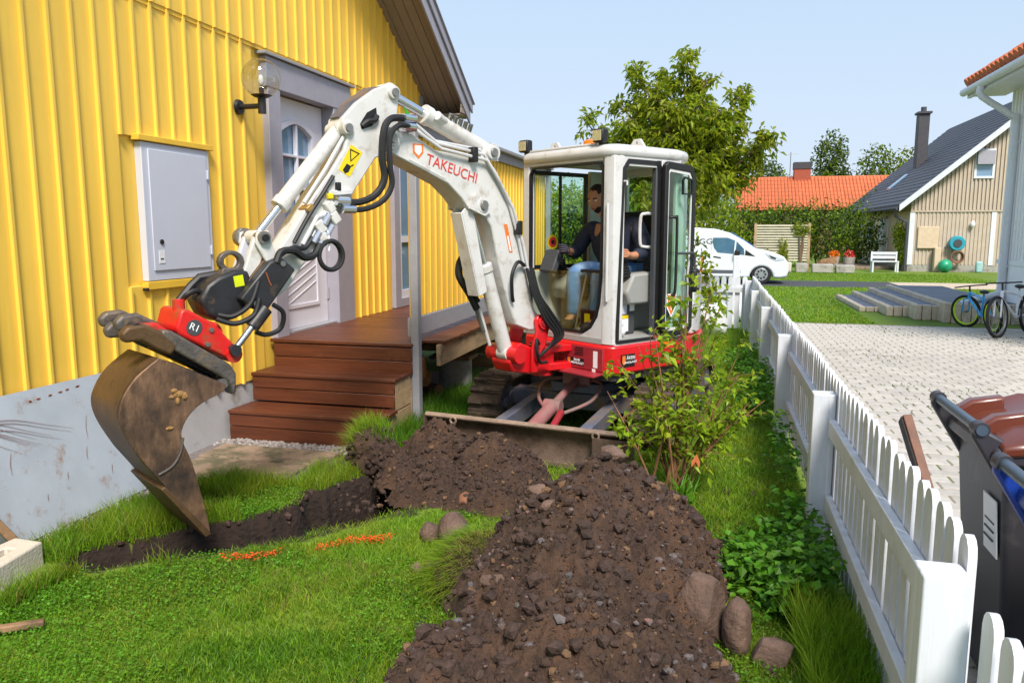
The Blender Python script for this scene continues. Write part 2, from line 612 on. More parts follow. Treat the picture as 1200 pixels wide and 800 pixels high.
idx = np.arange(nx * ny).reshape(ny, nx)
F = np.stack([idx[:-1, :-1], idx[:-1, 1:], idx[1:, 1:], idx[1:, :-1]], -1).reshape(-1, 4)
gm = bpy.data.materials.new('lawn_ground')
gm.use_nodes = True
nt = gm.node_tree
N, L = nt.nodes, nt.links
b = N['Principled BSDF']
b.inputs['Roughness'].default_value = 0.95
geo = N.new('ShaderNodeNewGeometry')
n1 = N.new('ShaderNodeTexNoise'); n1.inputs['Scale'].default_value = 0.9; n1.inputs['Detail'].default_value = 8
n2 = N.new('ShaderNodeTexNoise'); n2.inputs['Scale'].default_value = 26; n2.inputs['Detail'].default_value = 6
L.new(geo.outputs['Position'], n1.inputs[0]); L.new(geo.outputs['Position'], n2.inputs[0])
cr = N.new('ShaderNodeValToRGB')
cr.color_ramp.elements[0].position = .3; cr.color_ramp.elements[0].color = (.07, .13, .010, 1)
cr.color_ramp.elements[1].position = .75; cr.color_ramp.elements[1].color = (.20, .29, .02, 1)
ad = N.new('ShaderNodeMath'); ad.operation = 'MULTIPLY_ADD'; ad.inputs[1].default_value = .5
hf = N.new('ShaderNodeMath'); hf.operation = 'MULTIPLY'; hf.inputs[1].default_value = .5
L.new(n2.outputs['Fac'], ad.inputs[0]); L.new(n1.outputs['Fac'], hf.inputs[0]); L.new(hf.outputs[0], ad.inputs[2]); L.new(ad.outputs[0], cr.inputs[0])
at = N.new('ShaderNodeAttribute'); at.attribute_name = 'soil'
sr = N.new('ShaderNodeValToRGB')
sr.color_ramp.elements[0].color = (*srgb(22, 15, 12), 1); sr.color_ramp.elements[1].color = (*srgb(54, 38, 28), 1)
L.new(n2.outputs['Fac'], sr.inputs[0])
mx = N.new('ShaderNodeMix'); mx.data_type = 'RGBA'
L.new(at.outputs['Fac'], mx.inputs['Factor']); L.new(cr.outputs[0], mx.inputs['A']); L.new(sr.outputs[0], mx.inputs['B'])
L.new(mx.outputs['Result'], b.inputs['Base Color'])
bp = N.new('ShaderNodeBump'); bp.inputs['Strength'].default_value = 1; bp.inputs['Distance'].default_value = .03
L.new(n2.outputs['Fac'], bp.inputs['Height']); L.new(bp.outputs[0], b.inputs['Normal'])
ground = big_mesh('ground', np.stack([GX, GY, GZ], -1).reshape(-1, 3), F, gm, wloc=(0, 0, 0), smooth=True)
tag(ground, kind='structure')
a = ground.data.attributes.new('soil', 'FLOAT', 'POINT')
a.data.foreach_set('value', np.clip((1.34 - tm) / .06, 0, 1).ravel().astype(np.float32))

# ------------------------------------------------------------------ paved yard beyond the fence
pav = MB().span((0.72, -2, -.05), (16, 15.2, .012)).build('paving', 'joint')
tag(pav, kind='structure')
PW, PH = 0.215, 0.145
pme = shared(MB().box((0, 0, 0), (PW - .010, PH - .010, .05)), 'paver', MATS['paver'], .006)
cells = []
for j in range(int(17 / PH)):
    y = -1.9 + (j + .5) * PH
    for i in range(int(11 / PW)):
        cells.append((0.76 + (i + .5 + .5 * (j % 2)) * PW, y))
def screen_x(x, y, z=0):
    c_, s_ = math.cos(R(14.516)), math.sin(R(14.516))
    d = -x * s_ + y * c_
    return 600 + 910 * (x * c_ + y * s_) / d if d > .1 else 9999
seen = sorted([c for c in cells if c[0] > 1.45 and screen_x(*c) < 1195 and c[1] > 2], key=lambda c: c[0] ** 2 + c[1] ** 2)
near300 = set(seen[:300])
for x, y in seen[:300]:
    inst(pme, 'paver', pav, (x, y, -.008 + rng.uniform(-.0025, .0025)), (rng.gauss(0, .006), rng.gauss(0, .006), rng.gauss(0, .01)))
rest = [c for c in cells if c not in near300 and c[0] < 8 and screen_x(*c) < 1500]
bx = np.array([v.co[:] for v in pme.vertices])
bf = [tuple(p.vertices) for p in pme.polygons]
mb = MB()
for x, y in rest:
    dz = rng.uniform(-.0025, .0025)
    o = len(mb.v)
    mb.v += [(a_ + x, b_ + y, c_ - .008 + dz) for a_, b_, c_ in bx]
    mb.f += [tuple(k + o for k in f) for f in bf]
pr = mb.build('paver', 'paver', pav, recalc=False, angle=30)
tag(pr, kind='stuff')
# weeds and moss growing in the joints
n = 900
sel = [cells[i] for i in nrg.integers(0, len(cells), n * 3) if cells[i][0] < 7][:n]
P = []
for x, y in sel:
    if vnoise(np.array(x * .9), np.array(y * .6)) < .42: continue
    for _ in range(9):
        P.append((x + PW / 2 * rng.choice((-1, 1)) * (1 if rng.random() < .5 else rng.random()), y + PH / 2 + rng.gauss(0, .006), .015))
P = np.array(P)
leaf_mat('weed_leaf', (.13, .17, .02), second=(.2, .2, .04))
D = rand_dirs(len(P), 1.0)
V, F = leaves(P, D, nrg.uniform(.012, .035, len(P)), .012)
tag(big_mesh('joint_weeds', V, F, 'weed_leaf', pav), kind='stuff')

# drive and the lane where the van stands
tag(MB().span((-30, 25.1, -.05), (5.6, 28.1, .006)).build('driveway', 'asphalt'), kind='structure')
tag(MB().span((5.6, 25.3, -.05), (16, 27.9, .008)).build('driveway_gravel', M('pale_gravel', srgb(190, 172, 150), .95, var=.3, scale=40, bump=.6)), kind='structure')
gs = MB()
gs.span((-3.86, 4.55, -.05), (-2.55, 5.5, .006))
gs.span((-3.86, 2.2, -.05), (-3.42, 4.56, .004))
gs.span((-3.86, 5.45, -.05), (-2.9, 9.9, .005))
tag(gs.build('gravel_bed', 'gravel'), kind='structure')
pebs = MB()
for k in range(900):
    if k < 560:
        x, y = rng.uniform(-3.82, -2.45), rng.uniform(5.22, 5.50)
    else:
        x, y = rng.uniform(-3.62, -3.36), rng.uniform(2.4, 4.6)
    r = rng.uniform(.008, .02)
    pebs.ball((x, y, r * .5), (r * rng.uniform(.8, 1.3), r, r * .7), 5, 4)
M('pebble', srgb(150, 142, 138), .8, var=.5, scale=45)
tag(pebs.build('pebbles', 'pebble', angle=60), 'loose grey pebbles in front of the brown steps and sheet', 'pebbles', kind='stuff')

# ------------------------------------------------------------------ yellow house
XW = -3.85
SL = 0.62
YR = 5.0                     # ridge line
YN = 2 * YR - 9.95           # near corner
ZR = 3.45 + (9.95 - YR) * SL
def roof_z(y):               # underside of the roof at the gable wall
    return ZR - abs(y - YR) * SL
house = thing('yellow_house', 'yellow board-clad house with grey trim and a white front door', 'house', (-8, YR, 0))
w = MB()
w.prism([(YN, .42), (6.34, .42), (6.34, 2.98), (7.48, 2.98), (7.48, .42), (9.93, .42), (9.93, 3.44), (YR, ZR - .03), (YN, 3.42)], XW - .35, XW, 'bc')
w.span((-13, 9.7, .42), (XW - .36, 9.93, 3.42))
w.span((-13, YN, .42), (XW - .36, YN + .2, 3.42))
w.span((-13.2, YN, .42), (-13.01, 9.93, 3.42))
w.build('wall', 'yellow_paint', house)
MB().span((-13, YN + .03, -.3), (XW + .01, 9.9, .418)).build('foundation', 'foundation', house)
PITCH = .177
def boards(z0f, z1f, x0, proud, ys):
    for y in ys:
        z0, za, zb = z0f(y), z1f(y), z1f(y + PITCH)
        if min(za, zb) - z0 < .05: continue
        mb = MB()
        mb.prism([(y + .004, z0), (y + PITCH - .004, z0), (y + PITCH - .004, zb), (y + .004, za)], x0, x0 + .022, 'bc')
        mb.build('board', 'yellow_paint', house, bev=.003, seg=1)
        if proud:
            bw = .0125
            prof = [(x0 + .020, -bw), (x0 + .043, -bw * .75), (x0 + .043, bw * .75), (x0 + .020, bw)]
            t = MB()
            vs_ = [(p[0], y + p[1], z0 - .004) for p in prof] + [(p[0], y + p[1], za - .006) for p in prof]
            t.add(vs_, [(0, 1, 2, 3), (7, 6, 5, 4), (0, 4, 5, 1), (1, 5, 6, 2), (2, 6, 7, 3), (3, 7, 4, 0)])
            t.build('batten', 'yellow_paint', house)
ys = [3.737 - PITCH * 40 + PITCH * k for k in range(80)]
ys = [y for y in ys if y > YN - .02 and y + PITCH < 10.05]
def lo_z0(y):
    if 6.02 < y < 7.72: return 3.22
    if 4.43 < y < 5.30: return 2.33
    return .42
def lo_skip(y): return 8.80 < y + .09
lower = [y for y in ys if not lo_skip(y)]
boards(lo_z0, lambda y: 3.26, XW, True, lower)
boards(lambda y: .42, lambda y: 1.32, XW, True, [y for y in ys if 4.43 < y < 5.30])
boards(lambda y: 3.0, lambda y: 3.26, XW, True, [y for y in ys if lo_skip(y)])
boards(lambda y: 3.255, lambda y: roof_z(y) - .005, XW + .018, True, ys)
MB().span((XW, YN, 3.225), (XW + .032, 9.95, 3.258)).build('drip_board', 'yellow_trim', house)
MB().span((XW + .001, 9.86, .42), (XW + .06, 9.97, 3.44)).build('corner_board', 'grey_paint', house, bev=.004)
# electricity meter cabinet set in the cladding
cab_ = MB().span((XW, 4.60, 1.35), (XW + .055, 5.335, 2.30)).build('meter_cabinet', 'box_metal', house, bev=.004)
MB().span((XW + .056, 4.655, 1.42), (XW + .066, 5.285, 2.255)).build('cabinet_door', 'box_metal', cab_, bev=.003)
for z_ in (1.55, 2.12):
    MB().span((XW + .05, 5.288, z_ - .035), (XW + .074, 5.306, z_ + .035)).build('hinge', 'box_metal', cab_, bev=.002)
MB().cyl((XW + .066, 4.735, 1.62), (XW + .074, 4.735, 1.62), .018).build('lock', 'black_iron', cab_)
MB().span((XW + .0665, 4.70, 1.47), (XW + .069, 4.76, 1.56)).build('sticker', 'white_plastic', cab_)
MB().span((XW + .0665, 4.712, 1.495), (XW + .0695, 4.745, 1.505)).build('sticker_print', 'black_iron', cab_)
MB().span((XW + .01, 4.56, 2.305), (XW + .075, 5.375, 2.345)).build('drip_cap', 'yellow_trim', house, bev=.004)
MB().span((XW + .01, 4.58, 1.29), (XW + .06, 5.36, 1.345)).build('cabinet_sill', 'yellow_trim', house, bev=.004)
MB().cyl((XW + .03, 4.57, 1.295), (XW + .065, 4.57, 1.295), .012).build('screw', 'black_iron', cab_)
# globe lamp
LY, LZ = 5.80, 2.70
lp = MB().tube([(XW + .03, LY, LZ), (XW + .055, LY, LZ)], [.062, .055], 18)
lp.tube([(XW + .05, LY, LZ), (XW + .25, LY, LZ)], .022, 10).tube([(XW + .25, LY, LZ - .06), (XW + .25, LY, LZ + .07)], .033, 12)
lp.tube([(XW + .25, LY, LZ + .065), (XW + .25, LY, LZ + .085)], [.05, .085], 16).tube([(XW + .25, LY, LZ + .08), (XW + .25, LY, LZ + .14)], .02, 10)
lamp = lp.build('wall_lamp', 'black_iron', house)
MB().ball((XW + .25, LY, LZ + .215), .155, 24, 16).build('lamp_globe', 'clear_glass', lamp)
MB().ball((XW + .25, LY, LZ + .20), (.022, .022, .045), 10, 8).build('light_bulb', 'white_plastic', lamp)
# front door with arched glazing
MB().span((XW - .06, 6.20, .72), (XW + .065, 6.40, 3.0)).build('door_frame', 'grey_paint', house, bev=.005)
MB().span((XW - .30, 7.41, .72), (XW + .065, 7.77, 3.0)).build('door_frame', 'grey_paint', house, bev=.005)
MB().span((XW - .06, 6.18, 2.93), (XW + .070, 7.79, 3.185)).build('door_frame', 'grey_paint', house, bev=.005)
MB().span((XW - .01, 6.12, 3.19), (XW + .10, 7.85, 3.215)).build('frame_cap', 'grey_post', house, bev=.003)
XD = XW - .07
wy0, wy1, wz0, wz1 = 6.60, 7.16, 1.80, 2.70
def arch(y0, y1, z0, z1, rise, n=8):
    return [(y0, z0), (y1, z0)] + [(y1 + (y0 - y1) * k / n, z1 - rise + rise * math.sin(math.pi * k / n)) for k in range(n + 1)]
dl = MB()
out_ = arch(6.41, 7.40, .76, 2.92, 0.0)
dl.ring(out_, arch(wy0, wy1, wz0, wz1, .09), XD - .05, XD, 'bc')
door = dl.build('door', 'white_door', house)
dm = MB().ring(arch(wy0 - .05, wy1 + .05, wz0 - .05, wz1 + .05, .10), arch(wy0, wy1, wz0, wz1, .09), XD - .002, XD + .018, 'bc')
for k in (1, 2):
    z = wz0 + (wz1 - wz0) * k / 3
    dm.span((XD - .03, wy0, z - .012), (XD + .010, wy1, z + .012))
dm.span((XD - .028, (wy0 + wy1) / 2 - .014, wz0), (XD + .012, (wy0 + wy1) / 2 + .014, wz1 - .01))
dm.build('glazing_bars', 'white_door', door, bev=.003)
MB().prism(arch(wy0, wy1, wz0, wz1, .09), XD - .04, XD - .034, 'bc').build('pane', 'pane', door)
pz = MB().ring([(6.56, .95), (7.22, .95), (7.22, 1.62), (6.56, 1.62)], [(6.60, .99), (7.18, .99), (7.18, 1.58), (6.60, 1.58)], XD - .001, XD + .012, 'bc')
pz.build('lower_panel', 'white_door', door, bev=.004)
for k in range(7):
    z = 1.02 + k * .08
    MB().prism([(6.61, z - .03), (7.17, z + .17), (7.17, z + .18), (6.61, z - .02)] if z + .18 < 1.58 else [(6.61, z - .03), (6.61 + (1.56 - z) * 2.2, 1.55), (6.61 + (1.56 - z) * 2.2, 1.56), (6.61, z - .02)], XD, XD + .006, 'bc').build('moulding', 'white_door', door)
for z in (1.05, 1.85, 2.6):
    MB().span((XD - .01, 7.395, z - .06), (XD + .02, 7.425, z + .06)).build('hinge', 'grey_post', door)
MB().tube([(XD + .01, 6.47, 1.72), (XD + .05, 6.47, 1.72), (XD + .05, 6.59, 1.72)], .010, 8).build('door_handle', 'grey_post', door)
MB().span((XD - .1, 6.4, .70), (XW + .03, 7.42, .758)).build('threshold', 'grey_post', house)
# glazed terrace door near the far corner
MB().ring([(8.93, .745), (9.86, .745), (9.86, 2.99), (8.93, 2.99)], [(9.10, .85), (9.80, .85), (9.80, 2.86), (9.10, 2.86)], XW, XW + .06, 'bc').build('window_frame', 'grey_paint', house, bev=.004)
tw = MB().ring([(9.102, .852), (9.798, .852), (9.798, 2.858), (9.102, 2.858)], [(9.19, .95), (9.71, .95), (9.71, 2.77), (9.19, 2.77)], XW, XW + .035, 'bc').build('window', 'white_door', house)
MB().span((XW + .005, 9.19, .95), (XW + .012, 9.71, 2.77)).build('pane', 'pane', tw)
MB().span((XW + .005, 9.19, 1.55), (XW + .036, 9.71, 1.63)).build('glazing_bars', 'white_door', tw)
# roof, soffit planks and bargeboards
XR = -3.25
for side in (1, -1):
    ya, yb = YR, (10.32 if side > 0 else YN - .37)
    zr, ze = ZR, ZR - abs(yb - ya) * SL
    rf = MB().prism([(ya, zr + .02), (yb, ze + .02), (yb, ze + .16), (ya, zr + .16)], -13.5, XR - .03, 'bc').build('roof', 'roof_dark', house)
    up_ = Vector((0, side * SL, 1)).normalized()
    for k in range(5):
        x1 = XR - .035 - k * .115
        MB().beam((x1 - .057, ya, zr + .004), (x1 - .057, yb - side * .04, ze + .028), .109, .016, up=(0, 0, 1)).build('soffit_plank', 'soffit', house, bev=.003, seg=1)
    def rake(x0, x1, lo, hi, ext, nm):
        y2 = yb + side * ext
        z2 = zr - abs(y2 - ya) * SL
        MB().prism([(ya, zr + lo), (y2, z2 + lo), (y2, z2 + hi), (ya, zr + hi)], x0, x1, 'bc').build(nm, 'grey_paint', house, bev=.004)
    rake(XR - .025, XR, -.10, .145, .0, 'bargeboard')
    rake(XR + .002, XR + .026, .06, .20, .03, 'bargeboard')
    rake(-13.4, XR + .05, .185, .205, .05, 'drip_edge')
    if side > 0:
        MB().span((-13.4, 9.98, 3.20), (XR - .028, 10.30, 3.218)).build('eave_soffit', 'soffit', house)
        for k in range(2):
            MB().span((XR - .03, 9.96, 3.222 + k * .075), (XR - .012, 10.26 - k * .10, 3.292 + k * .075)).build('eave_board', 'soffit', house, bev=.003)
        MB().span((-13.4, 10.30, 3.19), (XR - .027, 10.33, 3.40)).build('fascia', 'grey_paint', house)

# ------------------------------------------------------------------ deck with steps
ZD = .74
deck = thing('wooden_deck', 'brown stained wooden deck with three steps along the yellow house', 'deck', (-3.1, 7.5, 0))
k = 0
y = 6.13
while y < 11.6:
    r_ = -2.27 if y > 6.3 else -2.47
    MB().span((-3.83, y, ZD - .03), (r_ + rng.uniform(-.006, .006), y + .136, ZD + rng.uniform(-.001, .001))).build('deck_plank', 'stained_wood', deck, bev=.005, seg=1)
    y += .142
def step_unit(yf, z, depth, x0, x1):
    for j in range(2):
        h = .245 / 2
        MB().span((x0, yf + .012, z - .262 + j * .112 + .02), (x1, yf + .034, z - .262 + (j + 1) * .112 + .014)).build('riser_board', 'stained_wood', deck, bev=.004, seg=1)
    nb = max(1, int(round(depth / .15)))
    for j in range(nb):
        MB().span((x0 - .003, yf + j * depth / nb, z - .03), (x1 + .012, yf + (j + 1) * depth / nb - .006, z)).build('tread_plank', 'stained_wood', deck, bev=.006, seg=2)
step_unit(5.42, .25, .36, -3.80, -2.47)
step_unit(5.77, .50, .36, -3.80, -2.49)
for j in range(2):
    MB().span((-3.80, 6.135, .47 + j * .118), (-2.475, 6.158, .47 + (j + 1) * .118 - .006)).build('riser_board', 'stained_wood', deck, bev=.004, seg=1)
for (a_, b_, z0, z1) in ((5.46, 5.80, .03, .215), (5.81, 6.14, .03, .215), (5.81, 6.14, .225, .465), (6.165, 6.30, .03, .70)):
    MB().span((-2.545, a_, z0), (-2.492, b_, z1)).build('stringer', 'raw_wood', deck, bev=.004)
MB().span((-2.335, 6.36, .52), (-2.295, 11.5, .706)).build('edge_beam', 'raw_wood', deck, bev=.004)
MB().span((-2.50, 6.26, .42), (-2.42, 6.33, .60)).build('wood_block', 'stained_wood', deck, bev=.004)
for yy in (7.72, 9.4, 11.2):
    MB().cyl((-2.62, yy, -.1), (-2.62, yy, .36), .175, n=24).build('concrete_footing', 'concrete', deck, bev=.01)
    MB().span((-2.86, yy - .16, .365), (-2.42, yy + .16, .40)).build('footing_pad', 'old_wood', deck)
    MB().span((-2.68, yy - .05, .40), (-2.56, yy + .05, .53)).build('support_post', 'old_wood', deck)
for yy in (7.0, 8.6, 10.2):
    MB().span((-3.83, yy - .022, .55), (-2.34, yy + .022, .705)).build('joist', 'old_wood', deck)
MB().span((-3.83, 11.45, .1), (-2.4, 11.5, .70)).build('back_board', 'old_wood', deck)
for j in range(3):
    MB().span((-3.3, 9.0 + j * .02, .04 + j * .17), (-2.45, 9.05 + j * .02, .19 + j * .17)).build('under_board', 'old_wood', deck)
# logs lying under the deck
for i, (x, yy, z, r, lab) in enumerate([(-2.95, 7.15, .085, .085, 'lower left'), (-2.78, 7.32, .08, .08, 'lower right'), (-2.88, 7.22, .235, .095, 'topmost')]):
    lg = thing('firewood_log', 'split firewood log under the deck, %s of three' % lab, 'log', (x, yy, 0), 'logs under the deck')
    MB().cyl((x - .3, yy + .15, z), (x + .12, yy - .02, z), r, n=9).build('bark', 'bark', lg)
    MB().cyl((x + .12, yy - .02, z), (x + .128, yy - .023, z), r * .93, n=9).build('cut_end', 'firewood_end', lg)
# yellow privacy screen on the deck
XS = -2.52
scr = thing('privacy_screen', 'yellow boarded privacy screen with grey rails standing on the deck', 'screen', (XS, 9, ZD))
for yy in (6.2, 11.68):
    MB().span((XS + .03, yy - .038, 0.0 if yy < 6.5 else ZD), (XS + .10, yy + .038, 2.62)).build('post', 'grey_post', scr, bev=.005)
MB().span((XS - .03, 6.24, .785), (XS + .028, 11.72, .95)).build('bottom_rail', 'grey_post', scr, bev=.004)
MB().span((XS - .05, 6.12, 2.50), (XS + .05, 11.76, 2.60)).build('top_rail', 'grey_paint', scr, bev=.004)
MB().span((XS - .09, 6.08, 2.603), (XS + .12, 11.80, 2.64)).build('cap_board', 'grey_post', scr, bev=.004)
y = 6.245
while y < 11.6:
    MB().span((XS - .012, y, .952), (XS + .010, y + .148, 2.498)).build('board', 'yellow_paint', scr, bev=.003, seg=1)
    MB().span((XS + .010, y - .012, .952), (XS + .027, y + .012, 2.498)).build('batten', 'yellow_paint', scr, bev=.004, seg=1)
    y += .152
# ------------------------------------------------------------------ excavator
M('exc_white', srgb(212, 210, 207), 0.36, var=0.06, scale=5, rand=0.0, dirt=srgb(158, 144, 124), dscale=9, damt=0.36, dwid=.25, coat=.4)
M('exc_silver', srgb(208, 207, 207), 0.33, var=0.05, scale=5, coat=.3, dirt=srgb(164, 156, 144), dscale=8, damt=.33, dwid=.25)
M('exc_red', srgb(206, 22, 30), 0.35, var=0.07, scale=6, coat=.3, dirt=srgb(120, 40, 34), dscale=9, damt=0.33)
M('exc_red_dull', srgb(150, 40, 48), 0.5, var=0.15, scale=8)
M('rotator_red', srgb(206, 30, 26), 0.42, var=0.15, scale=12, dirt=srgb(150, 74, 48), damt=0.40, dscale=8)
M('dusty_red', srgb(150, 96, 96), 0.7, var=0.2, scale=12, dirt=srgb(120, 108, 100), damt=0.45)
M('chrome', srgb(210, 214, 222), 0.18, 0.9, var=0.04)
M('steel', srgb(140, 138, 134), 0.4, 0.7, var=0.2, scale=20)
M('black_paint', srgb(38, 38, 42), 0.45, var=0.3, scale=9, dirt=srgb(92, 74, 56), damt=0.37, dscale=10)
M('black_trim', srgb(24, 24, 26), 0.5, var=0.1)
M('worn_steel', srgb(128, 98, 76), 0.45, 0.35, var=0.5, scale=22, stretch=(1, 1, .35), bump=0.35, bscale=60, dirt=srgb(58, 50, 48), damt=0.44, dscale=3.5, dwid=.3)
M('worn_steel_dark', srgb(96, 72, 46), 0.55, 0.3, var=0.3, scale=6, bump=0.3, bscale=50, dirt=srgb(60, 48, 38), damt=0.42)
M('coupler_grey', srgb(98, 92, 88), 0.55, 0.4, var=0.35, scale=14, bump=0.4, bscale=50, dirt=srgb(132, 112, 88), damt=0.4, dscale=9)
M('track_rubber', srgb(84, 70, 58), 0.9, var=0.35, scale=10, bump=0.5, bscale=50, rand=.12, dirt=srgb(52, 46, 42), damt=0.44, dscale=7)
M('frame_grey', srgb(92, 94, 106), 0.6, var=0.2, scale=8, dirt=srgb(124, 100, 78), damt=0.45, dscale=5)
M('blade_steel', srgb(104, 86, 74), 0.55, 0.3, var=0.3, scale=7, bump=.3, dirt=srgb(72, 58, 48), damt=0.46, dscale=5)
M('dusty_blue', srgb(92, 96, 112), 0.6, var=0.2, scale=10, dirt=srgb(120, 104, 92), damt=0.42)
M('seat_black', srgb(30, 32, 38), 0.8, var=0.2)
M('cab_grey', srgb(150, 150, 146), 0.6, var=0.06)
M('dark_grey', srgb(66, 68, 72), 0.6, var=0.1)
M('sticker_yellow', srgb(240, 206, 20), 0.4, var=0.03)
M('sticker_white', srgb(236, 236, 236), 0.45, var=0.02)
M('sticker_red', srgb(206, 62, 56), 0.45, var=0.03)
M('sticker_teal', srgb(96, 190, 196), 0.4, var=0.05)
M('sticker_orange', srgb(232, 120, 40), 0.4, var=0.05)
M('lamp_lens', srgb(190, 180, 140), 0.15, var=0.3, scale=60)
M('amber', srgb(236, 122, 20), 0.2, var=0.1)
C0 = Vector((-.96, 7.0, 0))
_a = R(36)
UU, LL = Vector((-math.sin(_a), -math.cos(_a), 0)), Vector((math.cos(_a), -math.sin(_a), 0))
_h = R(9.5)
UF, UL = Vector((-math.sin(_h), -math.cos(_h), 0)), Vector((math.cos(_h), -math.sin(_h), 0))
AP = Vector((-1.34, 5.95, 0))
AD, AN = Vector((-.51286, -.85848, 0)), Vector((.85848, -.51286, 0))
ZZ = Vector((0, 0, 1))
def H(a, b, z): return C0 + UU * a + LL * b + ZZ * z
def UC(x, y, z): return C0 + UL * x + UF * y + ZZ * z
def A(s, t, z): return AP + AD * s + AN * t + ZZ * z
exc = thing('mini_excavator', 'red and white mini excavator with its arm reaching over the trench', 'excavator', C0)
def part(mb, name, mat, parent=None, **k): return mb.build(name, mat, parent or exc, **k)

# --- undercarriage: two rubber tracks, frame, blade
TR, TLEN, TW = .215, 1.62, .30
def track_path(n):
    """points round the track loop, with the belt direction angle"""
    straight, arc = TLEN, math.pi * TR
    tot = 2 * straight + 2 * arc
    out = []
    for k in range(n):
        s = tot * k / n
        if s < straight: out.append((straight / 2 - s, 2 * TR + .02, 0.0)); continue
        s -= straight
        if s < arc:
            a_ = s / TR
            out.append((-straight / 2 - TR * math.sin(a_), TR + .02 + TR * math.cos(a_), a_)); continue
        s -= arc
        if s < straight: out.append((-straight / 2 + s, .02, math.pi)); continue
        s -= straight
        a_ = math.pi + s / TR
        out.append((straight / 2 - TR * math.sin(a_), TR + .02 + TR * math.cos(a_), a_))
    return out
pad = MB().box((0, 0, .004), (TW, .058, .030)).box((-.07, .0, .024), (.15, .034, .026)).box((.08, .012, .024), (.13, .034, .026))
pad_me = shared(pad, 'track_pad', MATS['track_rubber'], .004)
for sx in (-1, 1):
    x0 = sx * .70
    tp = track_path(48)
    mb = MB(UC)
    inner = [(p[0] * .985, TR + .02 + (p[1] - TR - .02) * .93) for p in tp]
    outer = [(p[0], p[1]) for p in tp]
    mb.ring([(p[0], p[1]) for p in outer], inner, x0 - TW / 2 + .01, x0 + TW / 2 - .01, 'bc')
    part(mb, 'track_belt', 'track_rubber')
    for (yy, zz, aa) in tp:
        o = inst(pad_me, 'track_pad', exc, UC(x0, yy, zz))
        o.rotation_euler = (Matrix.Rotation(math.pi - _h, 3, 'Z') @ Matrix.Rotation(aa, 3, 'X')).to_euler()
    mb = MB(UC).prism([(-.72, .14), (.72, .14), (.78, .2), (.72, .32), (.3, .36), (-.3, .36), (-.72, .32)], x0 - .11, x0 + .11, 'bc')
    part(mb, 'track_frame', 'frame_grey', bev=.01)
    for yy in (-.5, -.17, .17, .5):
        part(MB(UC).cyl((x0 - .13, yy, .10), (x0 + .13, yy, .10), .075), 'roller', 'frame_grey')
    for yy in (-.81, .81):
        w_ = MB(UC).cyl((x0 - .10, yy, .235), (x0 + .10, yy, .235), .19, n=20).cyl((x0 - .14, yy, .235), (x0 + .14, yy, .235), .06, n=12)
        part(w_, 'idler_wheel', 'frame_grey')
mb = MB(UC).span((-.58, -.32, .22), (.58, .32, .42)).span((-.5, -.55, .26), (.5, .62, .36)).span((-.6, .45, .20), (.6, .66, .34))
part(mb, 'center_frame', 'frame_grey', bev=.012)
part(MB(UC).cyl((0, 0, .40), (0, 0, .56), .42, n=32), 'slewing_ring', 'black_paint')
part(MB(UC).prism([(-.35, .3), (.35, .3), (.22, .72), (-.22, .72)], .36, .44, 'ab'), 'guard_plate', 'dusty_blue', bev=.006)
BO = -.10   # blade sits a little to the side as seen here
prof = [(1.64, 0.0), (1.585, .02), (1.555, .08), (1.55, .15), (1.565, .22), (1.60, .262), (1.63, .27), (1.625, .295), (1.585, .292), (1.535, .245), (1.515, .16), (1.52, .06), (1.56, .0)]
M('blade_edge', srgb(160, 138, 122), .5, .3, var=.3, scale=15)
blade = part(MB(UC).prism(prof, BO - .82, BO + .82, 'bc'), 'dozer_blade', 'blade_steel', bev=.005)
for sx in (-1, 1):
    part(MB(UC).span((BO + sx * .822 - .008, 1.54, .005), (BO + sx * .822 + .008, 1.64, .285)), 'blade_end', 'blade_steel', blade)
    part(MB().torus(UC(BO + sx * .57, 1.632, .262), UF, .024, .008, 16, 6), 'lashing_ring', 'blade_edge', blade)
part(MB(UC).tube([(BO - .82, 1.607, .283), (BO + .82, 1.607, .283)], .022, 8), 'blade_lip', M('blade_edge', srgb(160, 138, 122), .5, .3, var=.3, scale=15), blade)
part(MB(UC).span((BO + .55, 1.636, .02), (BO + .82, 1.648, .25)), 'wear_plate', 'blade_steel', blade)
for sx in (-1, 1):
    part(MB(UC).beam(UC(sx * .30, .55, .27) - Vector((0, 0, 0)), UC(BO + sx * .33, 1.54, .12), .07, .12) if False else MB().beam(UC(sx * .34, .5, .28), UC(BO + sx * .36, 1.54, .12), .09, .13), 'blade_arm', 'dusty_blue', bev=.008)
bc = part(MB().cyl(UC(0, .72, .46), UC(BO * .6, 1.16, .31), .032, n=14), 'blade_cylinder_rod', 'dusty_red')
part(MB().cyl(UC(BO * .55, 1.10, .325), UC(BO, 1.50, .20), .055, n=16).cyl(UC(-.12, 1.12, .32), UC(.02, 1.12, .32), .06), 'blade_cylinder', 'dusty_red', bev=.003)
part(MB().cyl(UC(.05, 1.2, .30), UC(.05, 1.42, .21), .028), 'valve_block', 'exc_red_dull')
part(MB().span((0, 0, 0), (.001, .001, .001)) if False else MB(UC).span((-.12, .58, .40), (.12, .72, .54)), 'cylinder_bracket', 'dusty_red', bev=.01)
for sx in (-1, 1):
    part(MB().tube([UC(sx * .10, .66, .47), UC(sx * .24, .78, .46), UC(sx * .22, 1.0, .36), UC(.03 * sx, 1.22, .28)], .014, 8, 6), 'blade_hose', 'dusty_red')

